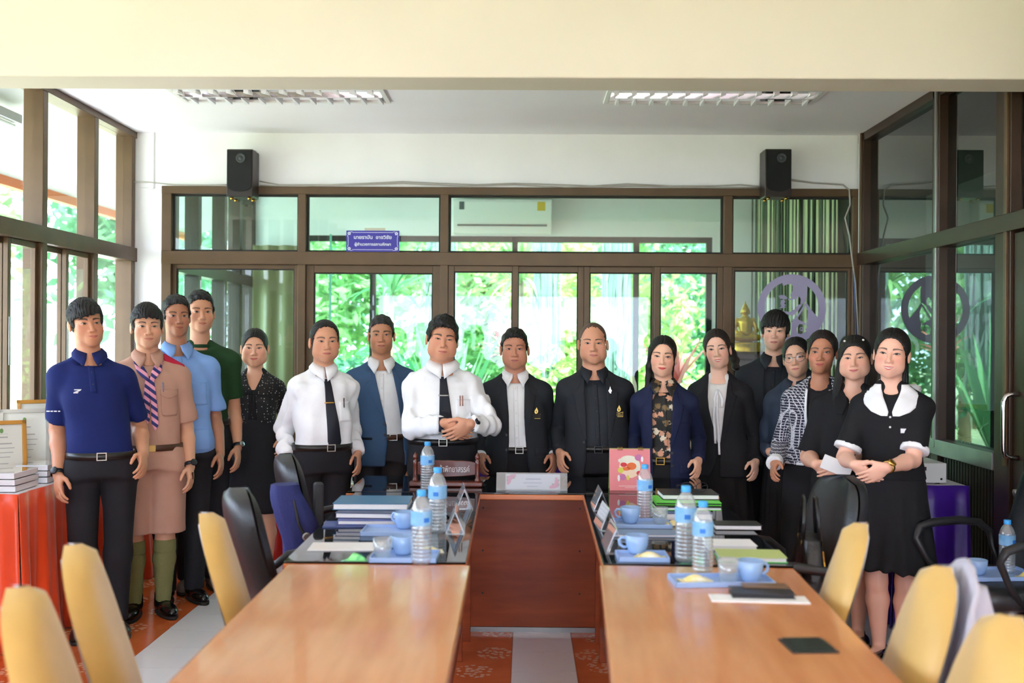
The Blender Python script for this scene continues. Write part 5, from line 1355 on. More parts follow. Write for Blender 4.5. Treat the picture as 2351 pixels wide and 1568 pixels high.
def shell(p, ts, tt, tf=0.0):
    return ell(p, (0, .012 - tf * .5, .032), (.0765 + ts, .094 + ts + tf * .5, .086 + tt))
def strands(p, amp=.0014, f=62, sw=0.0):
    az = np.arctan2(p[:, 0], -(p[:, 1] - .012) + 1e-6)
    return amp * np.sin(az * f + 5 * np.sin(p[:, 2] * 30 + az * 3) + sw * p[:, 2] * 60) + amp * .7 * np.sin(az * f * 2.3 + 1 + p[:, 2] * 25)
def hair_sdf(style, S):
    def low(p, front, back):
        t = np.clip((p[:, 1] + .01) / .07, 0, 1); return front + (back - front) * t
    def facecut(p, hl, yb=-.032, curve=9.0, jag=0.0, wx=.070, n=3.0, rag=.003):
        x = p[:, 0]
        if jag:
            h = hl - curve * x * x + jag * (np.sin(x * 210 + 1) + .6 * np.sin(x * 390 + 2)) + S.get('sweep', 0) * x
            top = p[:, 2] - h
        else:
            zc = -.03; r = ((np.abs(x) / wx) ** n + (np.maximum(p[:, 2] - zc, 0) / (hl - zc)) ** n) ** (1 / n)
            top = (r - 1) * wx
        yy = yb - .30 * np.clip(p[:, 2] - .02, 0, .1)
        return np.maximum(p[:, 1] - yy, top) + rag * np.sin(x * 330 + 70 * p[:, 2]) * np.sin(p[:, 2] * 260 + 1)
    def ears(p):
        q = p.copy(); q[:, 0] = np.abs(q[:, 0]); return ell(q, (.086, .008, -.018), (.030, .020, .036))
    def f(p):
        if style == 'short':
            d = shell(p, S.get('ts', .0055), S.get('tt', .013), S.get('tf', .006))
            d = d + strands(p, .0016, 40) + waves(p, 5, 150, .0038)
            d = smax(d, -facecut(p, S.get('hl', .074), n=S.get('hn', 3.2)), .006)
            d = smax(d, low(p, -.022, -.072) - p[:, 2], .006); d = smax(d, -ears(p), .006)
        elif style == 'stubble':
            d = shell(p, .0022, .0026); d = smax(d, -facecut(p, .092, yb=-.012, n=2.4, rag=.004), .004)
            d = smax(d, low(p, -.018, -.066) - p[:, 2], .004); d = smax(d, -ears(p), .004)
        elif style == 'recede':
            d = shell(p, .0055, .008, .002) + strands(p, .001, 44)
            d = smax(d, -facecut(p, S.get('hl', .092), yb=-.022, n=2.6), .006)
            d = smax(d, low(p, -.022, -.072) - p[:, 2], .006); d = smax(d, -ears(p), .006)
        elif style == 'bangs':
            d = shell(p, S.get('ts', .014), S.get('tt', .020), .010) + strands(p, .0022, 40, .4)
            d = smax(d, -facecut(p, S.get('hl', .030), yb=-.034, curve=S.get('hc', -1.0), jag=.0035), .006)
            d = smax(d, low(p, -.020, -.085) - p[:, 2], .008)
            q = p.copy(); q[:, 0] = np.abs(q[:, 0]); d = smax(d, -ell(q, (.090, .006, -.026), (.024, .022, .030)), .006)
        else:   # women: hair parted and drawn back
            d = shell(p, .0065, .010, .003) + strands(p, .0011, 50)
            part = np.abs(p[:, 0] - S.get('part', 0.0)); d = d + .004 * np.exp(-(part / .004) ** 2) * (p[:, 2] > .08)
            hl = S.get('hl', .078)
            d = smax(d, -facecut(p, hl, yb=S.get('yb', -.026), n=2.2, wx=S.get('wx', .066), rag=.0012), .006)
            d = smax(d, low(p, -.03, -.085) - p[:, 2], .008)
            if style in ('tied', 'bun'): d = smax(d, -ears(p), .006)
            if style == 'bun':
                for (bx, by, bz, r) in S.get('buns', [(0, .11, .02, .03)]): d = smin(d, ell(p, (bx, by, bz), (r, r, r)) + waves(p, 9, 140, .004), .01)
            if style == 'tied':
                d = smin(d, cone(p, (0, .100, -.03), (S.get('px', 0), .105, -.20), .028, .018) + waves(p, 3, 60, .002), .02)
            if style == 'long':
                L = S.get('len', .34)
                bk = cone(p, (0, .045, -.02), (S.get('bx', 0.0), .075, -L), .072, .055)
                bk = np.maximum(bk, -(p[:, 1] - .012 + .1 * np.clip(-p[:, 2] - .06, 0, 1) * 0)) + strands(p, .002, 50)
                d = smin(d, bk, .02)
                for (x0, y0, x1, y1, z1, r) in S.get('locks', []):
                    lk = cone(p, (x0 * .92, -.0, .035), (x0, y0, -.06), r * .8, r); lk = smin(lk, cone(p, (x0, y0, -.06), (x1, y1, z1), r, r * .45), .02)
                    d = smin(d, lk + waves(p, 7, 110, .0025), .014)
        return d
    return f

HAIRM = {}
def hair_mat(name, c, gloss=.32):
    m = mat('hair_' + name, c, gloss, bump=.5, bscale=160, stretch=(5, 5, .6)); m.node_tree.nodes['Principled BSDF'].inputs['Specular IOR Level'].default_value = .35
    return m
H_BLACK = hair_mat('black', (20, 17, 17)); H_BROWN = hair_mat('dark_brown', (34, 25, 22)); H_GREY = hair_mat('greying', (46, 44, 44), .45)

# ---------------------------------------------------------------- hands
def hand_sdf(W, u, n, s, sc, curl=.55, spread=1.0, side_curl=None):
    """W wrist, u towards the fingers, n out of the palm, s towards the thumb"""
    W, u, n, s = [np.asarray(q, float) for q in (W, u, n, s)]
    segs = []
    Lf = (.072, .080, .075, .060); Bx = (.0300, .0100, -.0100, -.0285)
    for i in range(4):
        b = W + u * (.088 - .004 * abs(i - 1)) * sc + s * Bx[i] * sc
        cu = curl * (1 + .12 * i); L = Lf[i] * sc; p = b; a = cu * .35
        for j, fr in enumerate((.46, .30, .24)):
            dv = u * math.cos(a) + n * math.sin(a) + s * (.05 * (1.5 - i) * spread * (1 - j * .4))
            e = p + dv / np.linalg.norm(dv) * L * fr; segs.append((p, e, (.0088 - .0008 * j) * sc, (.0082 - .0009 * j) * sc, i)); p = e; a += cu * .75
    tb = W + u * .022 * sc + s * .030 * sc + n * .006 * sc
    t1 = tb + (u * .62 + s * .60 + n * .35) / 1.0 * .040 * sc; t2 = t1 + (u * .9 + s * .12 + n * .38) * .030 * sc; t3 = t2 + (u * .95 - s * .05 + n * .3) * .022 * sc
    th = [(tb, t1, .0145 * sc, .0110 * sc), (t1, t2, .0108 * sc, .0096 * sc), (t2, t3, .0094 * sc, .0076 * sc)]
    Rm = np.stack([s, n, u], 0).astype(F32)
    def f(p):
        q = (p - W.astype(F32)) @ Rm.T
        d = ell(q, (0, 0, .048 * sc), (.043 * sc, .0165 * sc, .056 * sc))
        d = smin(d, ell(q, (.012 * sc, .006 * sc, .030 * sc), (.030 * sc, .016 * sc, .034 * sc)), .01)
        fd = None
        for a, b, ra, rb, i in segs:
            c = cone(p, a, b, ra, rb); fd = c if fd is None else smin(fd, c, .0015)
        d = smin(d, fd, .008)
        td = None
        for a, b, ra, rb in th:
            c = cone(p, a, b, ra, rb); td = c if td is None else smin(td, c, .004)
        return smin(d, td, .009)
    return f, [e for _, e, *_ in segs] + [t3]

# ---------------------------------------------------------------- the figure
class Loft:
    def __init__(s, st, n=2.3):
        st = np.array(st, float); s.z, s.a, s.b, s.c = st.T; s.n = n
    def f(s, p, off=0.0, z0=None, z1=None):
        z = p[:, 2]
        a = (np.interp(z, s.z, s.a) + off).astype(F32); b = (np.interp(z, s.z, s.b) + off).astype(F32); c = np.interp(z, s.z, s.c).astype(F32)
        q = (np.abs(p[:, 0] / a) ** s.n + np.abs((p[:, 1] - c) / b) ** s.n) ** (1 / s.n)
        d = (q - 1) * np.minimum(a, b)
        return smax(d, np.maximum((s.z[0] if z0 is None else z0) - z, z - (s.z[-1] if z1 is None else z1)), .006)

def trace(f, x, z, y0=-.6, it=70):
    x = np.asarray(x, F32).ravel(); z = np.asarray(z, F32).ravel(); y = np.full(len(x), y0, F32)
    for _ in range(it):
        d = f(np.stack([x, y, z], -1)); y = y + np.clip(d, -.02, .08) * .85
        y = np.minimum(y, .3)
    return y

def unit(v): v = np.asarray(v, float); return v / max(1e-9, np.linalg.norm(v))

class Person: pass
def figure(S):
    B = Person(); B.S = S
    d = S['d']; top = P(S['head'][0], S['head'][1], d); root = P(S['px'], 1100, d)
    B.Ht = top.z; B.H = H = .972 * top.z; B.loc = Vector((root.x, d, 0)); B.yaw = math.radians(S['yaw']); B.fem = S.get('fem', 0)
    Rz = Matrix.Rotation(B.yaw, 3, 'Z'); B.Ri = Rz.inverted()
    lean_w = Vector((top.x - root.x, 0, 0)); B.lean = B.Ri @ lean_w
    hs = B.hs = S.get('hs', .98); w = S.get('w', 1.0); dp = S.get('dp', 1.0); bel = S.get('bel', 0.0)
    fem = B.fem
    zf = [.44, .48, .53, .58, .62, .68, .73, .765, .795, .82]
    if fem: A = [.090, .096, .094, .083, .076, .079, .084, .085, .077, .050]; Bd = [.062, .070, .068, .058, .054, .060, .068, .062, .050, .036]
    else: A = [.088, .093, .094, .090, .087, .089, .093, .093, .084, .052]; Bd = [.060, .068, .068, .063, .061, .064, .068, .065, .054, .038]
    bw = np.interp(zf, [.44, .55, .61, .68, .74], [0, .7, 1, .7, 0])
    B.loft = Loft([(z * H, a * H * w + bel * .35 * k, b * H * dp + bel * .5 * k, -bel * .5 * k + (.006 if z > .74 else 0)) for z, a, b, k in zip(zf, A, Bd, bw)])
    sw = (.088 if fem else .097) * H * S.get('sw', 1 + (w - 1) * .7)
    B.sh = [np.array((-sw, .008, .782 * H)), np.array((sw, .008, .782 * H))]
    # head frame
    hy = math.radians(S.get('hyaw', S['yaw'])) - B.yaw
    B.hR = np.array(Matrix.Rotation(hy, 3, 'Z') @ Matrix.Rotation(math.radians(S.get('hpitch', 0)), 3, 'X') @ Matrix.Rotation(math.radians(S.get('hroll', 0)), 3, 'Y'))
    B.ho = np.array((0, -.012, B.Ht - (.118 + S.get('htop', .014)) * hs))
    B.belt = S.get('belt', .575) * H
    # arms
    l1, l2 = .176 * H, .150 * H
    B.E, B.W, B.hand = [], [], []
    cl = S.get('clasp')
    for i, sd in enumerate((-1, 1)):
        Sh = B.sh[i]
        if cl:
            c = P(cl[0], cl[1], d - cl[2]); c = B.Ri @ (c - B.loc); c = np.array(c) - np.array(B.lean) * np.interp(c[2], [.55 * H, .93 * H], [0, 1])
            Wt = c + (np.array((-.060, .018, .030)) if i == 0 else np.array((.078, -.010, .028)))
            pole = unit((sd * S.get('elb', .55), S.get('elby', .6), -.4))
        else:
            h = S.get('LR'[i])
            if h is None: Wt = Sh + np.array((sd * .035, -.03, -.318 * H))
            else:
                c = P(h[0], h[1], d - h[2]); Wt = np.array(B.Ri @ (c - B.loc)); Wt = Wt - np.array(B.lean) * np.interp(Wt[2], [.55 * H, .93 * H], [0, 1])
            pole = unit((sd * .12, 1.0, -.1))
        if not cl:      # keep a hanging hand outside the thigh
            lo_ = B.loft; zz_ = max(Wt[2], lo_.z[0]); a_ = float(np.interp(zz_, lo_.z, lo_.a)) + S.get('clear', .05); b_ = float(np.interp(zz_, lo_.z, lo_.b)) + .03
            if abs(Wt[0]) < a_ and abs(Wt[1]) < b_ + .03: Wt = np.array((sd * a_, min(Wt[1], .0), Wt[2]))
        v = Wt - Sh; D = np.linalg.norm(v); Dm = (l1 + l2) * .995
        if D > Dm: Wt = Sh + v / D * Dm; D = Dm; v = Wt - Sh
        u = v / D; a = (l1 * l1 - l2 * l2 + D * D) / (2 * D); hh = math.sqrt(max(0, l1 * l1 - a * a))
        pp = unit(pole - u * (pole @ u)); E = Sh + u * a + pp * hh
        B.E.append(E); B.W.append(Wt)
        fd = unit(Wt - E)
        if cl:
            hu = unit((.80, -.05, -.55)) if i == 0 else unit((-.84, -.10, -.50)); th = unit((.3, -.5, .9)) if i == 0 else unit((-.2, -.3, .9)); pn = np.array((0, 1.0, -.1)); cu = .35
        else:
            hu = unit(fd + np.array((-.10 * sd, -.10, -.35))); th = np.array((-.35 * sd, -1.0, 0.0)); pn = np.array((-sd, .5, 0)); cu = .5
            if h is not None and len(h) > 3: hu = unit(h[3])
        th = unit(th - hu * (th @ hu)); n = np.cross(hu, th); n = unit(n); n = n if n @ pn > 0 else -n
        B.hand.append((hu, n, th, cu))
    # root object is the body mesh; collect skin islands first
    def lean(v):
        v = np.array(v, float); k = np.clip((v[:, 2] - .55 * H) / (.38 * H), 0, 1.08); v[:, :2] += k[:, None] * np.array((B.lean.x, B.lean.y)); return v
    B.leanf = lean
    parts, attrs = [], []
    hR = B.hR.astype(F32); ho = B.ho.astype(F32)
    FP = S.get('face', {})
    nr = (.047 if fem else .055) * S.get('neck', 1.0)
    def hn(p):
        q = (p - ho) @ hR / F32(hs); dd = head_sdf(q, **FP) * hs
        nk = cone(p, (0, .022, .81 * H), ho + hR @ V3(0, .022, -.045), nr * 1.12, nr)
        return smin(dd, nk, .022)
    v, q = snet(hn, (-.13, -.16, B.Ht - .345 * hs), (.13, .16, B.Ht + .02), .0034, 8, 1.0)
    v2 = (v - B.ho) @ B.hR / hs; v2[v[:, 2] < B.ho[2] - .14 * hs] = (0, .2, 0)
    parts.append((lean(v), q)); attrs.append(v2)
    chest = lambda p: smin(smin(B.loft.f(p, -.012, z0=.56 * H), cone(p, (-.02, .015, .835 * H), B.sh[0], .035, .04), .03), smin(cone(p, (.02, .015, .835 * H), B.sh[1], .035, .04), cone(p, (0, .022, .81 * H), (0, .01, .88 * H), nr * 1.12, nr * .96), .02), .03)
    v, q = snet(chest, (-.33, -.25, .53 * H), (.33, .25, .865 * H), .012); parts.append((lean(v), q)); attrs.append(np.tile((0, .2, 0), (len(v), 1)))
    fat = S.get('arm', 1.0) * (.90 if fem else 1.0)
    B.tips = []
    for i in range(2):
        if S.get('noarm') == 'LR'[i]: continue
        E, Wt = B.E[i], B.W[i]; hu, n, th, cu = B.hand[i]
        hf, tips = hand_sdf(Wt, hu, n, th, (.90 if fem else .96) * H / 1.66 * S.get('hand', 1.0), cu); B.tips.append(tips)
        mid = E + (Wt - E) * .3
        full = S.get('sleeve', 'long') != 'long'
        st = B.sh[i] if full else E
        def af(p, E=E, Wt=Wt, mid=mid, hf=hf, st=B.sh[i], full=full):
            if not full: return smin(cone(p, E + (Wt - E) * .6, Wt, .026 * fat, .0235 * fat), hf(p), .012)
            dd = smin(cone(p, E, mid, .037 * fat, .039 * fat), cone(p, mid, Wt, .039 * fat, .0235 * fat), .01)
            if full: dd = smin(dd, cone(p, st, E, .050 * fat, .038 * fat), .012)
            return smin(dd, hf(p), .012)
        allp = np.array([Wt, E] + ([st] if full else []) + list(tips)); pad = .065
        v, q = snet(af, allp.min(0) - pad, allp.max(0) + pad, .0042, 8, 1.0); parts.append((lean(v), q)); attrs.append(np.tile((0, .2, 0), (len(v), 1)))
    # legs
    B.hip = [np.array((-.052 * H, .0, .485 * H)), np.array((.052 * H, .0, .485 * H))]
    st = S.get('stance', .075)
    B.ank = [np.array((-st, .02, .075)), np.array((st, .02, .075))]
    B.knee = [(B.hip[i] * .45 + B.ank[i] * .55) + np.array((0, -.012, 0)) for i in range(2)]
    legf = S.get('leg', 1.0)
    hh = .0055 if S.get('bareleg') else .014
    for i in range(2):
        hp, kn, an = B.hip[i], B.knee[i], B.ank[i]; cf = kn * .68 + an * .32 + np.array((0, .012, 0))
        def lf(p, hp=hp, kn=kn, an=an, cf=cf, i=i):
            dd = smin(cone(p, hp, kn, .074 * legf, .050 * legf), cone(p, kn, cf, .048 * legf, .052 * legf), .02)
            dd = smin(dd, cone(p, cf, an, .052 * legf, .031 * legf), .02)
            if not S.get('heels'): return dd
            sx = -1 if i == 0 else 1; tt_ = math.radians(sx * 12); q = (p - V3(an[0], an[1], 0)) @ np.array(Matrix.Rotation(tt_, 3, 'Z')).astype(F32)
            return smin(dd, ell(q, (0, -.055, .034), (.031, .095, .030)), .03)
        z1 = .30 * H if S.get('bareleg') else .5 * H
        v, q = snet(lf, (hp[0] - .16, -.25, .0), (hp[0] + .16, .2, z1 + .16), hh if S.get('bareleg') else .014); parts.append((v, q)); attrs.append(np.tile((0, .2, 0), (len(v), 1)))
    o = np_mesh('person', parts, S['skin'], None, np.concatenate(attrs))
    o.location = B.loc; o.rotation_euler = (0, 0, B.yaw)
    tag(o, S['label'], 'person', 'people standing in a row'); B.o = o
    return B

def add(B, name, f, lo, hi, h, m, matf=None):
    v, q = snet(f, lo, hi, h)
    mi = None
    if matf is not None: mi = matf(v[q].mean(1))
    return np_mesh(name, [(B.leanf(v), q)], m, B.o, None, mi)

def hairdo(B, style, m, S=None, h=.0042):
    S = S or {}; hf = hair_sdf(style, S); R_ = B.hR.astype(F32); o = B.ho.astype(F32); hs = F32(B.hs)
    f = lambda p: hf((p - o) @ R_ / hs) * hs
    L = S.get('len', .24 if style in ('tied',) else .14) + .06
    ext = .17 if style not in ('long',) else .26
    return add(B, 'hair', f, (-ext, -.18 if style != 'long' else -.24, B.ho[2] - L * B.hs), (ext, .24, B.Ht + .04), h, m)

def arms_part(p, B, ru, re, rc, sleeve, cutfrac=.72, i_=None, wristgap=.012):
    out = None
    for i in range(2):
        Sh, E, Wt = B.sh[i], B.E[i], B.W[i]
        if sleeve == 'short':
            end = Sh + (E - Sh) * cutfrac; dirv = unit(E - Sh)
            a = cone(p, Sh, E, ru, re); a = smax(a, ((p - end.astype(F32)) @ dirv.astype(F32)), .006)
        else:
            dv = unit(Wt - E); end = Wt - dv * wristgap
            a = cone(p, Sh, E, ru, re); b = cone(p, E, Wt, re * .97, rc); b = smax(b, ((p - end.astype(F32)) @ dv.astype(F32)), .005); a = smin(a, b, .015)
        out = a if out is None else np.minimum(out, a)
    return out

def top_sdf(B, off=.010, ru=.057, re=.049, rc=.036, sleeve='long', hem=None, seed=1, fold=.003, ff=30, opening=None, cutfrac=.72, yc=0.0, wristgap=.012, flare=0.0, bottom=None):
    H = B.H; hem = B.belt - .01 if hem is None else hem
    s = H / 1.66; ru *= s * (.9 if B.fem else 1.0); re *= s * (.92 if B.fem else 1.0); rc *= s * (.95 if B.fem else 1.0)
    def f(p):
        z = p[:, 2]
        o = off + flare * np.clip((.62 * H - z) / (.15 * H), 0, 1)
        d = B.loft.f(p, o, z0=.3 * H)
        tr = np.minimum(cone(p, (-.03, .014, .840 * H), B.sh[0], .030 + off, ru * .88), cone(p, (.03, .014, .840 * H), B.sh[1], .030 + off, ru * .88))
        d = smin(d, tr, .03)
        if sleeve != 'none':
            a = arms_part(p, B, ru, re, rc, sleeve, cutfrac, None, wristgap)
            k = np.interp(z, [.66 * H, .76 * H], [.006, .045]).astype(F32)
            if fold: a = a + waves(p, seed + 11, ff * 1.7, fold * 1.1)
            d = smin(d, a, k)
        if fold: d = d + waves(p, seed, ff, fold)
        d = smax(d, hem - z, .004)
        if sleeve != 'none' and hem > .5 * H: pass
        if opening is not None:
            zz, xl, xr = np.array(opening, float).T; o_ = np.argsort(zz); zz, xl, xr = zz[o_], xl[o_], xr[o_]
            L_ = np.interp(z, zz, xl); R_ = np.interp(z, zz, xr)
            wd = np.maximum(np.maximum(L_ - p[:, 0], p[:, 0] - R_), np.maximum(p[:, 1] - yc, np.maximum(zz[0] - z, z - zz[-1] - .06)))
            d = smax(d, -wd.astype(F32), .004)
        return d
    return f
def top_fix(B, f, hem, sleeve='long'):
    """sleeves hang below the hem: rejoin them"""
    return f

def add_top(B, name, m, h=.0095, matf=None, **kw):
    H = B.H; hem = kw.get('hem'); hem = B.belt - .01 if hem is None else hem
    kw['hem'] = -9.0 if kw.get('sleeve', 'long') == 'long' else hem
    g = top_sdf(B, **kw)
    if kw['hem'] < 0:       # long sleeves pass below the hem, so cut only the trunk
        kt = dict(kw); kt['hem'] = hem; kt['sleeve'] = 'none'; trunk = top_sdf(B, **kt)
        s = H / 1.66; fm = .9 if B.fem else 1.0
        ru, re, rc = kw.get('ru', .06) * s * fm, kw.get('re', .05) * s * (.92 if B.fem else 1), kw.get('rc', .036) * s * (.95 if B.fem else 1)
        fold, ff, seed = kw.get('fold', .003), kw.get('ff', 30), kw.get('seed', 1)
        def f(p):
            z = p[:, 2]; d = trunk(p); a = arms_part(p, B, ru, re, rc, 'long', wristgap=kw.get('wristgap', .012))
            if fold: a = a + waves(p, seed + 11, ff * 1.7, fold * 1.2)
            return smin(d, a, np.interp(z, [.66 * H, .76 * H], [.005, .045]).astype(F32))
    else: f = g
    pts = np.array(B.sh + B.E + B.W); lo = np.minimum(pts.min(0) - .10, (-.30, -.30, hem - .02)); hi = np.maximum(pts.max(0) + .10, (.30, .28, .88 * H))
    if kw.get('sleeve', 'long') != 'long': lo[2] = min(hem - .02, B.E[0][2])
    o = add(B, name, f, lo, hi, h, m, matf)
    return o, f

def legs_sdf(B, off=.012, hem=.06, thigh=.088, knee=.066, cuff=.056, seed=3, fold=.003, top=None):
    H = B.H; top = B.belt + .015 if top is None else top; lg = B.S.get('leg', 1.0)
    def f(p):
        z = p[:, 2]; d = B.loft.f(p, off, z0=.485 * H, z1=top)
        L = None
        for i in range(2):
            hp, kn, an = B.hip[i], B.knee[i], B.ank[i]
            c = smin(cone(p, hp, kn, thigh * lg, knee * lg), cone(p, kn, an - V3(0, 0, .03), knee * lg, cuff), .03)
            L = c if L is None else smin(L, c, .008)
        d = smin(d, L, .06)
        if fold: d = d + waves(p * V3(1, 1, .6), seed, 26, fold)
        return smax(smax(d, hem - z, .004), z - top, .004)
    return f
def add_legs(B, name, m, h=.011, **kw):
    f = legs_sdf(B, **kw); return add(B, name, f, (-.3, -.26, kw.get('hem', .06) - .02), (.3, .28, B.belt + .04), h, m), f

def skirt_sdf(B, st, top, pleat=0.0, np_=18, off=.012, seed=5, fold=.004):
    L = Loft(st, 2.1)
    def f(p):
        z = p[:, 2]; d = L.f(p, off)
        k = np.clip((top - z) / .35, 0, 1)
        if pleat: d = d + pleat * k * np.sin(np.arctan2(p[:, 0], p[:, 1]) * np_)
        if fold: d = d + waves(p * V3(1, 1, .35), seed, 28, fold) * k
        return d
    return f
def add_skirt(B, name, m, hem, w_hem, d_hem, pleat=0, np_=18, top=None, h=.011, fold=.004):
    H = B.H; top = B.belt + .02 if top is None else top; lo = B.loft
    g = lambda z, A: float(np.interp(z, lo.z, A))
    zs = [hem, (hem + .5 * H) / 2, .50 * H, .54 * H, top]
    st = []
    for z in zs:
        if z >= .5 * H: st.append((z, g(z, lo.a), g(z, lo.b), g(z, lo.c)))
        else:
            t = (.5 * H - z) / (.5 * H - hem); st.append((z, g(.5 * H, lo.a) * (1 - t) + w_hem * t, g(.5 * H, lo.b) * (1 - t) + d_hem * t, 0))
    f = skirt_sdf(B, st, top, pleat, np_, fold=fold)
    return add(B, name, f, (-.36, -.36, hem - .03), (.36, .36, top + .04), h, m), f

def shoe(B, i, m, style='oxford', sole=None):
    an = B.ank[i]; sx = -1 if i == 0 else 1; t = math.radians(sx * 12); R_ = np.array(Matrix.Rotation(t, 3, 'Z')).astype(F32); c = V3(an[0], an[1], 0)
    heel = style == 'heel'
    def f(p):
        q = (p - c) @ R_
        d = ell(q, (0, -.095, .032), (.044, .095, .040)); d = smin(d, ell(q, (0, .02, .045), (.036, .055, .060)), .03)
        if style in ('oxford', 'sneaker', 'loafer'): d = smin(d, cone(q, (0, .015, .05), (0, .015, .10 if style != 'loafer' else .075), .042, .043), .02)
        if heel: d = smax(d, q[:, 2] - .055 + .0 * q[:, 1], .01)
        return smax(d, .016 - q[:, 2], .004)
    o = add(B, 'shoe', f, (an[0] - .12, an[1] - .25, -.01), (an[0] + .12, an[1] + .14, .2), .006, m)
    def fs(p):
        q = (p - c) @ R_
        d = np.maximum(ell(q * V3(1, 1, 0), (0, -.06, 0), (.048, .142, 1)), np.maximum(q[:, 2] - .018, .001 - q[:, 2]))
        return d
    s = add(B, 'sole', fs, (an[0] - .12, an[1] - .26, -.01), (an[0] + .12, an[1] + .14, .04), .006, sole or M_SOLE); s.parent = o
    return o

def patch(B, name, f, rows, m, lift=.001, thick=.003, nz=24, nx=8, parent=None):
    """a flat piece laid on the front of a garment: rows of (z, x left, x right)"""
    rows = sorted(rows, key=lambda r: -r[0]); zz = np.array([r[0] for r in rows]); xl = np.array([r[1] for r in rows]); xr = np.array([r[2] for r in rows])
    t = np.linspace(0, 1, nz + 1); s = np.concatenate([[0], np.cumsum(np.hypot(np.diff(zz), np.diff(xl) + np.diff(xr)) + 1e-6)]); s /= s[-1]
    Z = np.interp(t, s, zz); XL_ = np.interp(t, s, xl); XR_ = np.interp(t, s, xr); u = np.linspace(0, 1, nx + 1)
    X = XL_[:, None] + (XR_ - XL_)[:, None] * u; ZZ = np.repeat(Z[:, None], nx + 1, 1)
    Y = trace(f, X, ZZ).reshape(X.shape)
    fr = np.stack([X, Y - lift - thick, ZZ], -1).reshape(-1, 3); bk = np.stack([X, Y - lift + .004, ZZ], -1).reshape(-1, 3)
    C = nx + 1; q = []
    for i in range(nz):
        for j in range(nx): q.append((i * C + j, (i + 1) * C + j, (i + 1) * C + j + 1, i * C + j + 1))
    n = len(fr); q2 = [tuple(n + a for a in r[::-1]) for r in q]
    e = []
    for i in range(nz): e += [(i * C, n + i * C, n + (i + 1) * C, (i + 1) * C), (i * C + nx, (i + 1) * C + nx, n + (i + 1) * C + nx, n + i * C + nx)]
    for j in range(nx): e += [(j, j + 1, n + j + 1, n + j), (nz * C + j, n + nz * C + j, n + nz * C + j + 1, nz * C + j + 1)]
    o = np_mesh(name, [(B.leanf(np.concatenate([fr, bk])), np.array(q + q2 + e))], m, B.o)
    if parent is not None: o.parent = parent
    return o

def button(B, f, x, z, m, r=.006, name='button', parent=None):
    y = float(trace(f, [x], [z])[0]); q = MB().lathe([(r, 0), (r, .003), (r * .6, .004)], 12, (0, 0, 0), Matrix.Rotation(math.pi / 2, 3, 'X'))
    v = B.leanf(np.array([(x, y + .001, z)]))[0]
    return q.build(name, m, parent or B.o, smooth=False, loc=v)

def ringband(B, name, f_loft_off, z, hgt, m, loft=None, th=.004):
    """belt: a band around the waist"""
    lo = loft or B.loft; rows = []
    for dz, o in ((-hgt, 0), (-hgt, th), (hgt, th), (hgt, 0)):
        zz = z + dz; a = np.interp(zz, lo.z, lo.a) + f_loft_off + o; b = np.interp(zz, lo.z, lo.b) + f_loft_off + o; c = np.interp(zz, lo.z, lo.c); row = []
        for k in range(49):
            t = 2 * math.pi * k / 48; cs, sn = math.cos(t), math.sin(t)
            row.append((a * math.copysign(abs(cs) ** (2 / lo.n), cs), c + b * math.copysign(abs(sn) ** (2 / lo.n), sn), zz))
        rows.append(row)
    rows.append(rows[0])
    v = B.leanf(np.array(rows).reshape(-1, 3)); C = 49
    q = [(i * C + j, i * C + j + 1, (i + 1) * C + j + 1, (i + 1) * C + j) for i in range(4) for j in range(48)]
    ob = np_mesh(name, [(v, np.array(q))], m, B.o)
    return ob

def belt(B, m, mb, off=.014, style='bar', xb=0.0):
    o = ringband(B, 'belt', off, B.belt, .017, m, th=.005)
    lo = B.loft; y = float(np.interp(B.belt, lo.z, lo.c) - (np.interp(B.belt, lo.z, lo.b) + off + .006) * (1 - abs(xb / .15) ** 2.3) ** (1 / 2.3))
    v = B.leanf(np.array([(xb, y - .002, B.belt)]))[0]
    q = MB(); w, hgt = .021, .0175
    if style == 'plate': q.box((0, 0, 0), (2 * w, .006, 2 * hgt))
    else:
        for sx in (-1, 1): q.box((sx * w, 0, 0), (.005, .006, 2 * hgt))
        for sz in (-1, 1): q.box((0, 0, sz * hgt), (2 * w + .005, .006, .005))
    q.build('buckle', mb, o, bevel=.001, loc=v)
    return o

def collar(B, m, rn=None, zc=None, spread=.055, drop=.055, fall=.034, gap=.35, th=.003, stand=.012, f=None):
    """turn-down shirt collar: a strip around the neck with two points in front"""
    H = B.H; rn = rn or (.060 if not B.fem else .054) * H / 1.66 * 1.04; zc = zc or .850 * H
    n = 40; rows = [[], [], []]
    for k in range(n + 1):
        t = -1 + 2 * k / n; a = t * (math.pi - gap * .5); fr = np.clip((abs(t) - .55) / .45, 0, 1)   # 0 at nape, 1 at the front
        sx, cy = math.sin(a), math.cos(a)
        rr = rn; zz = zc + .026 - .026 * fr
        topv = (rr * sx, .016 + rr * cy * .95, zz + stand)
        out = rr + .020 + .010 * fr
        midv = (out * sx * 1.0, .016 + out * cy * .96, zz - fall * .35 - .006 * fr)
        px_ = out * sx + math.copysign(spread * fr ** 2 * .5, t); bz = zz - fall - drop * fr ** 2.5 * .6
        by = .016 + (out + .012) * cy - .014 * fr
        if f is not None and fr > .15:
            by = min(by + .0, float(trace(f, [px_], [bz])[0]) - .004) if fr > .6 else by
        rows[0].append(topv); rows[1].append(midv); rows[2].append((px_ * 1.02, by, bz))
    v = B.leanf(np.array([p for r in rows for p in r])); C = n + 1
    q = [(i * C + j, i * C + j + 1, (i + 1) * C + j + 1, (i + 1) * C + j) for i in range(2) for j in range(n)]
    o = np_mesh('collar', [(v, np.array(q))], m, B.o); md = o.modifiers.new('solid', 'SOLIDIFY'); md.thickness = th; md.offset = 0
    return o

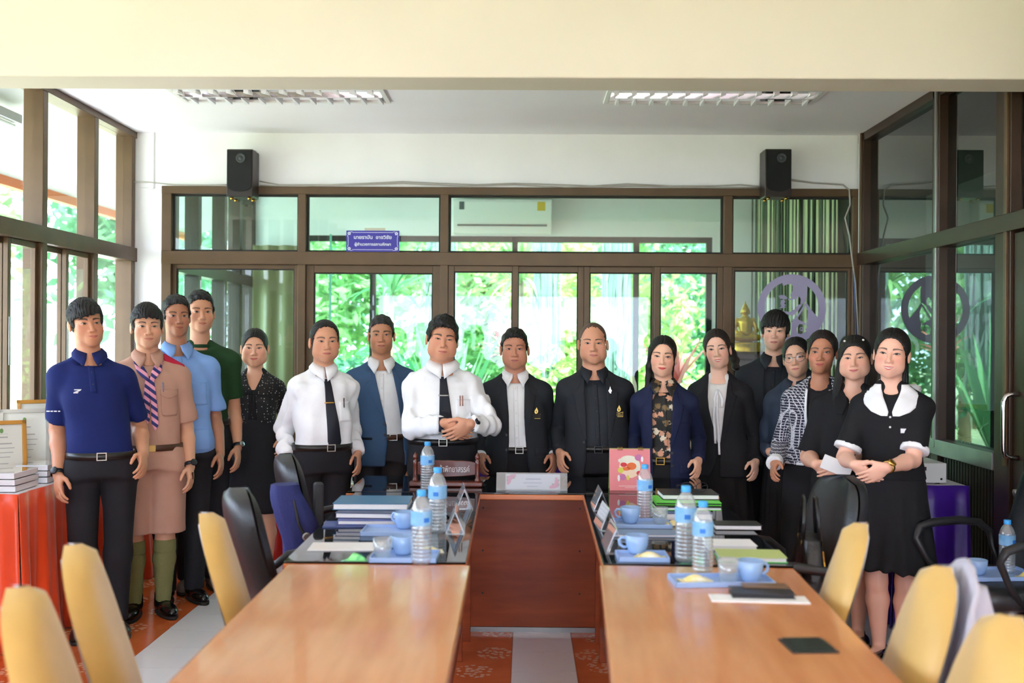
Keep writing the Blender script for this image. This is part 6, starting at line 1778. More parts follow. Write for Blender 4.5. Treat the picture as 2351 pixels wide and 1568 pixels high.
def tie(B, f, m, x0=0.0, x1=0.0, zend=None, w=.040, clip=None):
    H = B.H; zt = .852 * H; zend = zend or B.belt + .01
    k = lambda z: x0 + (x1 - x0) * (zt - z) / (zt - zend)
    rows = [(zt, k(zt) - .020, k(zt) + .020), (zt - .038, k(zt - .04) - .014, k(zt - .04) + .014), (zt - .05, k(zt - .05) - .017, k(zt - .05) + .017), (zend + .035, k(zend) - w, k(zend) + w), (zend, k(zend) - .003, k(zend) + .003)]
    o = patch(B, 'tie', f, rows, m, .004, .005, 30, 6)
    if clip is not None: 
        z = zt - .42 * (zt - zend); patch(B, 'tie_clip', f, [(z + .004, k(z) - .030, k(z) + .026), (z - .004, k(z) - .030, k(z) + .026)], clip, .0095, .003, 2, 4, o)
    return o

def wristband(B, i, m, md, back=.016, r=.031, face=True, face_dir=(0, -1, .2)):
    Wt, E = B.W[i], B.E[i]; dv = unit(Wt - E); c = Wt - dv * back
    a = unit(np.cross(dv, (0, 0, 1)) if abs(dv[2]) < .95 else np.cross(dv, (1, 0, 0))); b = np.cross(dv, a)
    fatr = r * (B.H / 1.66) * (.9 if B.fem else 1) * B.S.get('arm', 1.0)
    ce = B.leanf(c[None])[0]; q = MB()
    prof = [(fatr, -.010), (fatr + .003, -.010), (fatr + .003, .010), (fatr, .010)]
    Rm = Matrix(((a[0], b[0], dv[0]), (a[1], b[1], dv[1]), (a[2], b[2], dv[2])))
    q.lathe(prof, 24, (0, 0, 0), Rm, caps=False)
    o = q.build('watch' if face else 'bracelet', m, B.o, smooth=True, loc=ce)
    if face:
        fdv = np.array(face_dir, float); fdv = unit(fdv - dv * (fdv @ dv)); sd_ = np.cross(dv, fdv)
        R2 = Matrix(((dv[0], sd_[0], fdv[0]), (dv[1], sd_[1], fdv[1]), (dv[2], sd_[2], fdv[2])))
        MB().lathe([(.018, -.003), (.019, .006), (.016, .008), (.0, .008)], 20, Vector(fdv) * (fatr + .001), R2, caps=False).build('watch_dial', md, o, smooth=True)
    return o

def cuff_shirt(B, i, m, r=.036, gap=-.002):
    """a band of shirt showing past a jacket sleeve"""
    Wt, E = B.W[i], B.E[i]; dv = unit(Wt - E); s = B.H / 1.66
    f = lambda p: np.maximum(cone(p, E, Wt + dv * .02, .045 * s, r * s), np.abs((p - (Wt - dv * .016).astype(F32)) @ dv.astype(F32)) - .022)
    return add(B, 'shirt_cuff', f, Wt - .09, Wt + .09, .006, m)

def badge(B, f, x, z, parent=None):
    """gold embroidered crest: a flame above an open book"""
    y = float(trace(f, [x, x, x], [z, z - .035, z + .02]).min()) - .004; v = B.leanf(np.array([(x, y, z)]))[0]
    q = MB(); s = 1.05
    def pl(pts, mb): mb.prism([(a * s, b * s) for a, b in pts], .003, Matrix(((1, 0, 0, 0), (0, 0, -1, 0), (0, 1, 0, 0), (0, 0, 0, 1))))
    base = MB(); pl([(-.022, -.034), (.022, -.034), (.022, -.010), (-.022, -.010)], base); o = base.build('crest', mat('crest_black', (22, 20, 18), .7), B.o if parent is None else parent, loc=v)
    g = MB()
    for x0 in (-.0215, .0195): pl([(x0, -.034), (x0 + .002, -.034), (x0 + .002, -.012), (x0, -.012)], g)
    pl([(-.022, -.036), (.022, -.036), (.022, -.033), (-.022, -.033)], g)
    for sx in (-1, 1): pl([(0, -.016), (sx * .012, -.011), (sx * .023, -.009), (sx * .023, -.012), (sx * .012, -.014), (0, -.020)], g)
    for k in range(4): pl([(-.014 + k * .008, -.030), (-.009 + k * .008, -.030), (-.009 + k * .008, -.028), (-.012 + k * .008, -.024), (-.009 + k * .008, -.022), (-.014 + k * .008, -.022)], g)
    pl([(0, -.010), (.008, -.004), (.010, .006), (.006, .016), (.001, .026), (-.003, .016), (-.009, .008), (-.010, -.002), (-.006, -.008)], g)
    g.build('crest_gold', mat('crest_gold', (206, 170, 84), .4, .5), o)
    k_ = MB(); k_.prism([(0, -.004), (.003, .002), (-.001, .008), (.002, .014), (-.004, .006), (-.002, 0)], .0036, Matrix(((1, 0, 0, 0), (0, 0, -1, 0), (0, 1, 0, 0), (0, 0, 0, 1)))); k_.build('crest_flame', mat('crest_black'), o)
    return o
M_SOLE = mat('shoe_sole', (24, 22, 21), .7)
# ------------------------------------------------------------------ fabrics
def fab(name, c, rough=.85, bump=.15, bscale=350, var=.05, sheen=.0): return mat('fabric_' + name, c, rough, bump=bump, bscale=bscale, var=var, vscale=9, sheen=sheen, spec=.25)
F_NAVYP = fab('navy_polo', (22, 34, 92)); F_BLACK = fab('black', (28, 28, 31)); F_BLACK2 = fab('soft_black', (34, 34, 38)); F_SUIT = fab('black_suit', (40, 42, 48)); F_DSHIRT = fab('dark_shirt', (34, 38, 46), .6)
F_KHAKI = fab('scout_khaki', (186, 144, 126)); F_LBLUE = fab('light_blue', (126, 164, 222)); F_GREEN = fab('bottle_green', (34, 66, 36)); F_WHITE = fab('white_shirt', (238, 238, 242), .75)
F_BLAZER = fab('blue_blazer', (62, 88, 122)); F_GREYT = fab('charcoal_trousers', (50, 49, 54)); F_NAVY = fab('navy_blazer', (30, 36, 66)); F_DENIM = fab('dark_denim', (52, 62, 80), .7)
F_TIE = fab('tie_black', (36, 38, 48), .6); F_SOCK = fab('olive_sock', (128, 128, 84), .95, .5, 220); F_PANTS = fab('black_trousers', (34, 34, 39)); F_INNERW = fab('soft_white', (232, 228, 226), .8)
M_BELT = mat('belt_black', (24, 22, 22), .35); M_BELTB = mat('belt_brown', (74, 46, 34), .4); M_BUCK = mat('buckle_steel', (176, 170, 160), .3, .9); M_SHOE = mat('shoe_black', (18, 17, 17), .22); M_SHOEB = mat('shoe_brown', (44, 32, 30), .35)
M_SNEAK = mat('sneaker_grey', (98, 92, 82), .8); M_WATCHB = mat('watch_black', (20, 22, 30), .4); M_STEEL = mat('watch_steel', (170, 170, 168), .25, .9); M_GOLDW = mat('watch_gold', (212, 168, 84), .25, .9); M_BTN = mat('button_dark', (24, 24, 30), .4); M_BTNW = mat('button_white', (222, 222, 224), .4)
def dots_mat():
    m = mat('fabric_polka', (20, 20, 23), .8); nt = m.node_tree; bs = nt.nodes['Principled BSDF']
    t = nt.nodes.new('ShaderNodeTexCoord'); v = nt.nodes.new('ShaderNodeTexVoronoi'); v.inputs['Scale'].default_value = 62; v.inputs['Randomness'].default_value = .55; nt.links.new(t.outputs['Object'], v.inputs['Vector'])
    l = nt.nodes.new('ShaderNodeMath'); l.operation = 'LESS_THAN'; l.inputs[1].default_value = .20; nt.links.new(v.outputs['Distance'], l.inputs[0])
    mx = nt.nodes.new('ShaderNodeMix'); mx.data_type = 'RGBA'; mx.inputs[6].default_value = lin((20, 20, 23)); mx.inputs[7].default_value = lin((190, 188, 188)); nt.links.new(l.outputs[0], mx.inputs[0]); nt.links.new(mx.outputs[2], bs.inputs['Base Color']); return m
def tweed_mat():
    m = mat('fabric_tweed', (40, 40, 56), .9); nt = m.node_tree; bs = nt.nodes['Principled BSDF']
    t = nt.nodes.new('ShaderNodeTexCoord'); s = nt.nodes.new('ShaderNodeSeparateXYZ'); nt.links.new(t.outputs['Object'], s.inputs[0])
    nz = nt.nodes.new('ShaderNodeTexNoise'); nz.inputs['Scale'].default_value = 160; nt.links.new(t.outputs['Object'], nz.inputs['Vector'])
    x = XN(nt, s.outputs[0]) + XN(nt, s.outputs[1]); z = XN(nt, s.outputs[2]); n = XN(nt, nz.outputs['Fac'])
    a = (x * 430.0).op('SINE').max((z * 430.0).op('SINE')) + (n - .5) * 2.2; k = (a - .72).step(.3)
    mx = nt.nodes.new('ShaderNodeMix'); mx.data_type = 'RGBA'; mx.inputs[6].default_value = lin((36, 36, 54)); mx.inputs[7].default_value = lin((206, 204, 212)); nt.links.new(k.so, mx.inputs[0]); nt.links.new(mx.outputs[2], bs.inputs['Base Color']); return m
def floral_mat():
    m = mat('fabric_floral', (30, 28, 24), .7); nt = m.node_tree; bs = nt.nodes['Principled BSDF']
    t = nt.nodes.new('ShaderNodeTexCoord'); v = nt.nodes.new('ShaderNodeTexVoronoi'); v.inputs['Scale'].default_value = 24; nt.links.new(t.outputs['Object'], v.inputs['Vector'])
    nz = nt.nodes.new('ShaderNodeTexNoise'); nz.inputs['Scale'].default_value = 70; nt.links.new(t.outputs['Object'], nz.inputs['Vector'])
    k = ((XN(nt, v.outputs['Distance']) + (XN(nt, nz.outputs['Fac']) - .5) * .9) * -1.0 + .42).step(.1)
    r = nt.nodes.new('ShaderNodeValToRGB'); r.color_ramp.interpolation = 'CONSTANT'; e = r.color_ramp.elements; e[0].color = lin((206, 150, 120)); e[1].position = .45; e[1].color = lin((222, 206, 180)); q = e.new(.75); q.color = lin((120, 96, 60))
    sp_ = nt.nodes.new('ShaderNodeSeparateColor'); nt.links.new(v.outputs['Color'], sp_.inputs[0]); nt.links.new(sp_.outputs[0], r.inputs[0])
    mx = nt.nodes.new('ShaderNodeMix'); mx.data_type = 'RGBA'; mx.inputs[6].default_value = lin((26, 25, 23)); nt.links.new(r.outputs[0], mx.inputs[7]); nt.links.new(k.so, mx.inputs[0]); nt.links.new(mx.outputs[2], bs.inputs['Base Color']); return m
def scarf_mat():
    m = mat('fabric_scarf', (230, 150, 176), .7); nt = m.node_tree; bs = nt.nodes['Principled BSDF']
    t = nt.nodes.new('ShaderNodeTexCoord'); s = nt.nodes.new('ShaderNodeSeparateXYZ'); nt.links.new(t.outputs['Object'], s.inputs[0])
    k = ((XN(nt, s.outputs[0]) * .8 + XN(nt, s.outputs[2])) * 150.0).op('SINE').step(.3)
    mx = nt.nodes.new('ShaderNodeMix'); mx.data_type = 'RGBA'; mx.inputs[6].default_value = lin((232, 158, 182)); mx.inputs[7].default_value = lin((40, 44, 110)); nt.links.new(k.so, mx.inputs[0]); nt.links.new(mx.outputs[2], bs.inputs['Base Color']); return m
F_DOTS, F_TWEED, F_FLOR, F_SCARF = dots_mat(), tweed_mat(), floral_mat(), scarf_mat()

def trousers(B, m=None, shoes=None, sstyle='oxford', sole=None, **kw):
    add_legs(B, 'trousers', m or F_PANTS, **kw)
    for i in range(2): shoe(B, i, shoes or M_SHOE, sstyle, sole)

def jacket(B, m, opening, button_z=(), seed=2, lap=True, hem=None, lapw=.062, zbreak=.66, off=.020, ru=.062, re=.054, rc=.045, fold=.0022, lap_col=None):
    H = B.H; kw = dict(off=off, ru=ru, re=re, rc=rc, hem=(.468 * H if hem is None else hem), seed=seed, fold=fold, ff=22, flare=.012)
    o, _ = add_top(B, 'jacket', m, opening=opening, **kw)
    kc = dict(kw); kc['sleeve'] = 'none'; closed = top_sdf(B, **kc)
    zz, xl, xr = np.array(sorted(opening), float).T
    L = lambda z: float(np.interp(z, zz, xl)); R_ = lambda z: float(np.interp(z, zz, xr)); zb = zbreak * H
    if lap:
        for sd in (-1, 1):
            ed = L if sd < 0 else R_
            rows = []
            for z, w in ((.836 * H, .016), (.80 * H, .030), (.782 * H, .040), (.776 * H, lapw), (.72 * H, lapw * .78), (zb + .03, lapw * .32), (zb, .004)):
                a, b = ed(z), ed(z) + sd * w; rows.append((z, min(a, b), max(a, b)))
            patch(B, 'lapel', closed, rows, lap_col or m, .002, .004, 26, 6, o)
    for z in button_z: button(B, closed, L(z * H) - .014, z * H, M_BTN, .008, parent=o)
    return o, closed
def inner_shirt(B, m, off=.009, buttons=True, name='shirt', col=True, bm=None, **kw):
    o, f = add_top(B, name, m, sleeve='none', off=off, hem=B.belt - .01, fold=.0015, **kw)
    if buttons:
        patch(B, 'placket', f, [(.82 * B.H, -.014, .014), (B.belt + .01, -.014, .014)], m, .0004, .0015, 20, 3, o)
        for k in range(5): button(B, f, 0, (.80 - .045 * k) * B.H, bm or M_BTNW, .0045, parent=o)
    if col: collar(B, m, f=f).parent = B.o
    return o, f

# 1 ---- navy polo
B = figure(dict(d=5.03, px=232, head=(199, 682), yaw=24, hyaw=40, hroll=-4, hs=.98, skin=skin_mat('skin_a', (196, 142, 112), (176, 96, 84), smile=.7, broww=1.2), sleeve='short', belt=.55, w=.96, sw=.93, arm=1.06, htop=.020,
    L=(156, 1090, .10), R=(316, 1045, .02), label='man in navy polo shirt and black trousers beside the orange skirted table'))
hairdo(B, 'bangs', H_BLACK, dict(hl=.040, sweep=.25, hc=0.5, ts=.010))
o, f = add_top(B, 'polo_shirt', F_NAVYP, sleeve='short', off=.010, ru=.058, re=.058, cutfrac=.80, seed=4, fold=.003)
collar(B, F_NAVYP, spread=.03, drop=.035, fall=.03, f=f)
patch(B, 'placket', f, [(.825 * B.H, -.016, .016), (.74 * B.H, -.016, .016)], F_NAVYP, .0005, .002, 10, 3, o)
for k in range(2): button(B, f, 0, (.80 - .035 * k) * B.H, M_BTN, .0045, parent=o)
v0 = float(trace(f, [-.075], [.745 * B.H])[0]); lg = MB()
MZ = Matrix(((1, 0, 0, 0), (0, 0, -1, 0), (0, 1, 0, 0), (0, 0, 0, 1)))
lg.prism([(-.016, .010), (.018, .010), (.018, .005), (-.002, -.005), (.012, -.005), (.010, -.010), (-.018, -.010), (-.018, -.005), (.004, .005), (-.014, .005)], .002, MZ); lg.build('chest_logo', mat('logo_white', (222, 224, 230), .6), o, loc=B.leanf(np.array([(-.075, v0 - .001, .745 * B.H)]))[0])
for i in range(2):
    Sh, E = B.sh[i], B.E[i]; dv = unit(E - Sh); c = Sh + (E - Sh) * .775
    ff_ = lambda p, Sh=Sh, E=E, dv=dv, c=c: np.maximum(cone(p, Sh, E, .060 * B.H / 1.66, .0605 * B.H / 1.66), np.abs((p - c.astype(F32)) @ dv.astype(F32)) - .004)
    add(B, 'sleeve_stripe', ff_, c - .1, c + .1, .006, fab('stripe_grey', (90, 100, 120))).parent = o
pL = B.sh[0] + (B.E[0] - B.sh[0]) * .60
q = MB()
for k, w_ in enumerate((.016, .012, .014, .010)): q.box((-.028 + .018 * k, 0, 0), (w_, .002, .006))
q = q.build('sleeve_print', mat('logo_white'), o, loc=B.leanf(np.array([pL + (-.02, -.068, 0)]))[0]); q.rotation_euler = (0, 0, math.radians(-20)); tag(q, kind='stuff')
trousers(B, shoes=M_SHOEB, sstyle='loafer'); belt(B, M_BELT, M_BUCK); wristband(B, 0, M_WATCHB, M_WATCHB, .012, .030, face_dir=(-.6, -1, .2))

# 2 ---- scout uniform
B = figure(dict(d=5.40, px=344, head=(338, 692), yaw=24, hyaw=26, hs=1.0, skin=skin_mat('skin_b', (208, 160, 132), (186, 112, 98), smile=.3), sleeve='short', belt=.553, bareleg=1, htop=.020, R=(397, 1074, .03), L=(300, 1065, .06),
    label='young man in khaki scout uniform with pink and navy scarf'))
hairdo(B, 'bangs', H_BLACK, dict(hl=.046, hc=2.0, ts=.008, tt=.018))
o, f = add_top(B, 'scout_shirt', F_KHAKI, sleeve='short', off=.011, ru=.060, re=.066, cutfrac=.86, seed=8, fold=.003)
collar(B, F_KHAKI, f=f)
patch(B, 'scarf_fold', f, [(.835 * B.H, -.075, -.045), (.80 * B.H, -.062, -.012), (.772 * B.H, -.024, .0)], F_SCARF, .007, .012, 14, 5); patch(B, 'scarf_fold', f, [(.835 * B.H, .045, .075), (.80 * B.H, .012, .062), (.772 * B.H, .0, .024)], F_SCARF, .007, .012, 14, 5)
patch(B, 'scarf_tail', f, [(.775 * B.H, -.022, .004), (.70 * B.H, -.036, -.002), (.645 * B.H, -.040, -.004), (.628 * B.H, -.022, -.018)], F_SCARF, .008, .006, 20, 4); patch(B, 'scarf_tail', f, [(.775 * B.H, -.004, .022), (.70 * B.H, .002, .034), (.63 * B.H, .004, .040), (.61 * B.H, .02, .024)], F_SCARF, .010, .006, 20, 4)
button(B, f, 0, .777 * B.H, M_BELTB, .014, 'woggle')
patch(B, 'chest_pocket', f, [(.735 * B.H, .055, .145), (.665 * B.H, .055, .145), (.655 * B.H, .065, .135)], F_KHAKI, .001, .003, 12, 6, o); patch(B, 'pocket_flap', f, [(.742 * B.H, .052, .148), (.722 * B.H, .052, .148), (.712 * B.H, .095, .105)], F_KHAKI, .003, .003, 8, 6, o)
patch(B, 'pen', f, [(.765 * B.H, .066, .071), (.735 * B.H, .066, .071)], mat('pen_blue', (90, 130, 190), .3), .004, .005, 4, 2, o)
ep = lambda p: np.maximum(cone(p, (.07, .01, .828 * B.H), B.sh[1], .052, .070), np.maximum(np.abs(p[:, 1] - .0) - .024, np.abs(p[:, 0] - .135) - .055))
add(B, 'epaulette', lambda p: np.maximum(ep(p), .80 * B.H - p[:, 2]), (.05, -.1, .78 * B.H), (.26, .12, .9 * B.H), .006, fab('epaulette_red', (176, 36, 62)))
add_legs(B, 'shorts', F_KHAKI, hem=.45, thigh=.105, knee=.104, off=.014, fold=.004)
belt(B, M_BELTB, mat('buckle_brass', (176, 140, 80), .35, .8), style='plate')
for i in range(2):
    kn, an = B.knee[i], B.ank[i]
    sk = lambda p, kn=kn, an=an: smax(smin(cone(p, kn * .68 + an * .32 + V3(0, .012, 0), kn, .058, .054), cone(p, kn * .68 + an * .32 + V3(0, .012, 0), an, .058, .040), .02) + .0016 * np.sin(np.arctan2(p[:, 0] - an[0], p[:, 1] - an[1]) * 26), p[:, 2] - .405, .004)
    s_ = add(B, 'sock', sk, (an[0] - .1, -.15, .05), (an[0] + .1, .18, .45), .006, F_SOCK)
    cf = lambda p, kn=kn, an=an: np.maximum(cone(p, kn * .68 + an * .32 + V3(0, .012, 0), kn, .063, .059), np.abs(p[:, 2] - .372) - .036); add(B, 'sock_cuff', cf, (an[0] - .1, -.15, .3), (an[0] + .1, .18, .45), .006, F_SOCK).parent = s_
    shoe(B, i, M_SHOE)
wristband(B, 1, M_WATCHB, M_WATCHB, .014, .030, face_dir=(.5, -1, .1))

# 3 ---- light blue shirt
B = figure(dict(d=5.69, px=416, head=(405, 676), yaw=26, hyaw=30, hs=.97, skin=skin_mat('skin_c', (172, 122, 96), (150, 86, 76), smile=.5), sleeve='short', htop=.012, R=(455, 1045, .02), face=dict(fw=.94, jaw=.95), label='older man in light blue short sleeved shirt and black trousers'))
hairdo(B, 'short', H_BLACK, dict(hl=.070, tt=.014))
o, f = add_top(B, 'blue_shirt', F_LBLUE, sleeve='short', off=.016, ru=.060, re=.066, cutfrac=.84, seed=12, hem=.50 * B.H, flare=.01)
collar(B, F_LBLUE, f=f); patch(B, 'placket', f, [(.82 * B.H, -.014, .014), (.505 * B.H, -.014, .014)], F_LBLUE, .0005, .0015, 20, 3, o)
patch(B, 'chest_pocket', f, [(.735 * B.H, .05, .14), (.66 * B.H, .05, .14)], F_LBLUE, .001, .003, 10, 6, o); patch(B, 'hip_pocket', f, [(.58 * B.H, .04, .15), (.51 * B.H, .04, .15)], F_LBLUE, .001, .003, 10, 6, o)
trousers(B)

# 4 ---- green T-shirt
B = figure(dict(d=5.98, px=462, head=(460, 666), yaw=22, hyaw=26, hs=1.02, skin=skin_mat('skin_d', (206, 154, 124), (176, 100, 88), smile=.3), sleeve='short', w=.95, arm=1.03, htop=.014, R=(492, 1030, .05), label='man in dark green T-shirt with a small orange emblem'))
hairdo(B, 'short', H_BLACK, dict(hl=.072, tt=.016, ts=.004))
o, f = add_top(B, 'green_shirt', F_GREEN, sleeve='short', off=.010, ru=.064, re=.060, cutfrac=.72, seed=15)
add(B, 'neck_rib', lambda p: np.abs(nrm((p - V3(0, .016, .833 * B.H)) * V3(1, 1, .9)) - .066) - .004 + np.maximum(0, np.abs(p[:, 2] - .836 * B.H) - .008), (-.12, -.12, .8 * B.H), (.12, .14, .87 * B.H), .006, F_GREEN).parent = o
ey = float(trace(f, [.075], [.735 * B.H])[0]); eq = MB()
for pl in ([(0, .03), (.012, .02), (.008, .005), (.018, -.005), (.016, -.02), (0, -.026), (-.016, -.02), (-.012, -.004), (-.004, .004), (-.012, .02)],): eq.prism(pl, .003, MZ)
eq.build('chest_emblem', mat('emblem_orange', (206, 130, 60), .6), o, loc=B.leanf(np.array([(.075, ey - .002, .735 * B.H)]))[0])
trousers(B, shoes=M_SNEAK, sstyle='sneaker'); belt(B, M_BELT, M_BUCK); wristband(B, 1, M_WATCHB, M_STEEL, .012, .031, face_dir=(.7, -1, .1))

# 5 ---- dotted blouse
B = figure(dict(d=6.27, px=586, head=(586, 752), yaw=6, hyaw=12, hs=1.0, fem=1, heels=1, skin=skin_mat('skin_e', (226, 176, 148), (196, 96, 96), smile=.8, makeup=.6), sleeve='short', bareleg=1, w=.98, sw=.94, arm=1.04, htop=.012, face=dict(fw=1.08, chub=.8), L=(524, 1042, .03), R=(650, 1012, .0), label='woman in black dotted blouse with bow and black skirt'))
hairdo(B, 'tied', H_BLACK, dict(hl=.070, hc=4))
o, f = add_top(B, 'dotted_blouse', F_DOTS, sleeve='short', off=.014, ru=.062, re=.068, cutfrac=.88, seed=17, hem=.60 * B.H, opening=[(.84 * B.H, -.052, .052), (.80 * B.H, -.034, .034), (.765 * B.H, -.002, .002)], yc=-.01)
cf_ = top_sdf(B, off=.014, ru=.072, re=.074, sleeve='none', hem=.5 * B.H, fold=0)
for sd in (-1, 1):
    r_ = []
    for z, a, b in ((.838, .05, .085), (.815, .042, .118), (.79, .026, .130), (.765, .010, .110), (.752, .004, .06)): r_.append((z * B.H, min(sd * a, sd * b), max(sd * a, sd * b)))
    patch(B, 'ruffle_collar', cf_, r_, F_DOTS, .005, .008, 16, 8, o)
    patch(B, 'bow_tail', cf_, [(.765 * B.H, sd * .008 - .008, sd * .008 + .008), (.69 * B.H, sd * .014 - .010, sd * .014 + .010), (.655 * B.H, sd * .016 - .011, sd * .016 + .011)], F_BLACK, .012, .004, 12, 3, o)
    patch(B, 'bow_loop', cf_, [(.775 * B.H, min(0, sd * .04), max(0, sd * .04)), (.757 * B.H, min(0, sd * .03), max(0, sd * .03))], F_BLACK, .012, .008, 6, 6, o)
add_skirt(B, 'skirt', F_BLACK2, .42, .20, .13, top=.645 * B.H, fold=.003)
for i in range(2): shoe(B, i, M_SHOE, 'heel')
wristband(B, 0, mat('bracelet_bead', (150, 90, 60), .4), None, .02, .028, face=False)

# 6 ---- white shirt, diagonal tie
B = figure(dict(d=5.62, px=738, head=(745, 733), yaw=20, hyaw=20, hs=1.0, w=.97, bel=.04, sw=.92, skin=skin_mat('skin_f', (206, 154, 126), (176, 96, 90), smile=.1, eyeh=.95), htop=.008, face=dict(fw=1.05, chub=.4), L=(698, 1052, .06), R=(794, 1045, -.02), label='man in white shirt with black tie and gold clip, phone in hand'))
hairdo(B, 'recede', H_BLACK, dict(hl=.082))
o, f = add_top(B, 'white_shirt', F_WHITE, off=.013, ru=.056, re=.052, rc=.042, seed=21, fold=.008, ff=44)
collar(B, F_WHITE, f=f, gap=.05, spread=.012); tie(B, f, F_TIE, 0, .05, B.belt - .01, clip=M_GOLDW)
patch(B, 'chest_pocket', f, [(.735 * B.H, .075, .145), (.665 * B.H, .075, .145)], F_WHITE, .001, .003, 10, 6, o); patch(B, 'pen', f, [(.748 * B.H, .10, .105), (.715 * B.H, .10, .105)], M_BTN, .003, .005, 4, 2, o)
trousers(B); belt(B, M_BELT, M_BUCK, xb=.03)
tp = B.leanf(np.array([B.tips[1][5]]))[0]
ph = thing('phone', 'black phone in the hand of the man with gold tie clip', 'phone', B.loc + Matrix.Rotation(B.yaw, 3, 'Z') @ Vector(B.leanf(np.array([B.W[1] + B.hand[1][0] * .09 + B.hand[1][1] * .025]))[0]), B.yaw)
MB().box((0, 0, 0), (.012, .07, .145)).build('case', M_BLACKP, ph, bevel=.004); MB().box((-.0065, 0, 0), (.001, .06, .13)).build('screen', mat('phone_screen', (40, 44, 60), .1), ph)

# 7 ---- blue blazer
B = figure(dict(d=6.0, px=874, head=(876, 722), yaw=10, hyaw=8, hs=.97, skin=skin_mat('skin_g', (190, 138, 108), (164, 90, 80), smile=.1, broww=1.2), htop=.010, face=dict(jaw=1.06), w=1.02, L=(842, 1035, .06), label='man in open blue blazer over white shirt'))
hairdo(B, 'short', H_GREY, dict(hl=.068, tt=.010, ts=.003))
inner_shirt(B, F_WHITE)
H = B.H; jacket(B, F_BLAZER, [(.46 * H, .02, .14), (.55 * H, .035, .13), (.62 * H, .030, .12), (.72 * H, -.01, .095), (.84 * H, -.052, .056)], (.625, .585), 23, lapw=.066, zbreak=.645)
trousers(B, F_GREYT); belt(B, M_BELTB, M_BUCK, xb=.07)
cl_ = top_sdf(B, off=.022, sleeve='none', hem=.46 * H, fold=0); patch(B, 'pocket_welt', cl_, [(.575 * H, -.125, -.055), (.567 * H, -.125, -.055)], F_BLACK, .002, .003, 3, 4)

# 8 ---- big man in white shirt, hands folded
B = figure(dict(d=5.52, px=1018, head=(1016, 722), yaw=4, hyaw=10, hroll=6, hs=1.02, w=1.04, dp=1.10, bel=.09, sw=.96, elb=.45, elby=.2, arm=1.05, neck=1.15, belt=.598, hand=1.06, skin=skin_mat('skin_h', (208, 152, 124), (186, 104, 96), smile=.2, eyeh=.7, broww=1.3), htop=.018, face=dict(fw=1.10, chub=.7, jaw=1.06), clasp=(1046, 985, .33), label='heavy man in white shirt and black tie with folded hands and watch'))
hairdo(B, 'short', H_BLACK, dict(hl=.066, tt=.020, ts=.010, tf=.012))
o, f = add_top(B, 'white_shirt', F_WHITE, off=.013, ru=.064, re=.057, rc=.045, seed=25, fold=.007, ff=42)
collar(B, F_WHITE, rn=.072, f=f, gap=.05, spread=.012); tie(B, f, F_TIE, -.0, .02, B.belt + .03, clip=M_STEEL)
patch(B, 'chest_pocket', f, [(.74 * B.H, .07, .15), (.665 * B.H, .07, .15)], F_WHITE, .001, .003, 10, 6, o)
for x in (.092, .106): patch(B, 'pen', f, [(.752 * B.H, x, x + .005), (.718 * B.H, x, x + .005)], mat('pen_brown', (150, 90, 70), .4), .003, .005, 4, 2, o)
trousers(B, thigh=.105, knee=.085); belt(B, M_BELT, M_BUCK); wristband(B, 1, M_STEEL, M_WATCHB, .02, .031, face_dir=(.4, -1, .5))

# 9 ---- black suit, white shirt, crest
B = figure(dict(d=5.80, px=1188, head=(1182, 752), yaw=0, hyaw=0, hs=.98, w=1.05, bel=.05, neck=1.08, skin=skin_mat('skin_i', (194, 138, 114), (170, 96, 90), smile=-.1, broww=.9), htop=.010, face=dict(fw=1.06, chub=.3, jaw=1.04), L=(1120, 1046, .06), R=(1254, 1046, .06), label='man in open black suit and white shirt with gold crest'))
hairdo(B, 'short', H_BLACK, dict(hl=.068, tt=.011, ts=.004))
inner_shirt(B, F_WHITE)
H = B.H; op9 = [(.46 * H, -.07, .07), (.53 * H, -.052, .055), (.60 * H, -.045, .05), (.70 * H, -.042, .045), (.84 * H, -.054, .054)]
jo, jc = jacket(B, F_SUIT, op9, (.63, .575), 27, lapw=.068, zbreak=.63); badge(B, jc, .115, .715 * H, jo)
patch(B, 'pocket_flap', jc, [(.585 * H, .10, .17), (.555 * H, .10, .17)], F_SUIT, .002, .004, 6, 5, jo)
trousers(B); belt(B, M_BELT, M_BUCK, xb=.012)
for i in range(2): cuff_shirt(B, i, F_WHITE)

# 10 ---- bald man, dark shirt
B = figure(dict(d=5.70, px=1372, head=(1362, 740), yaw=-2, hyaw=-3, hs=1.0, w=1.07, bel=.05, neck=1.12, sw=1.04, skin=skin_mat('skin_j', (210, 156, 128), (180, 104, 96), smile=0, broww=.9), htop=.003, face=dict(fw=1.08, chub=.5, jaw=1.06), L=(1288, 1040, .06), R=(1452, 1030, .0), label='bald man in black suit and dark shirt with gold crest and lapel pin'))
hairdo(B, 'stubble', mat('hair_stubble', (96, 74, 62), .7))
inner_shirt(B, F_DSHIRT, bm=M_BTN)
H = B.H; op10 = [(.46 * H, -.085, .075), (.53 * H, -.07, .06), (.60 * H, -.065, .055), (.70 * H, -.062, .06), (.84 * H, -.06, .06)]
jo, jc = jacket(B, F_SUIT, op10, (.60,), 29, lapw=.070, zbreak=.61); badge(B, jc, .125, .715 * H, jo)
py_ = float(trace(jc, [.082], [.785 * H])[0]); pq = MB()
pq.prism([(0, .022), (.004, .006), (.010, -.004), (.004, -.012), (.007, -.018), (-.007, -.018), (-.004, -.012), (-.010, -.004), (-.004, .006)], .004, MZ); pq.build('lapel_pin', mat('pin_silver', (206, 196, 186), .3, .8), jo, loc=B.leanf(np.array([(.082, py_ - .008, .785 * H)]))[0])
trousers(B); belt(B, M_BELT, M_BELT)

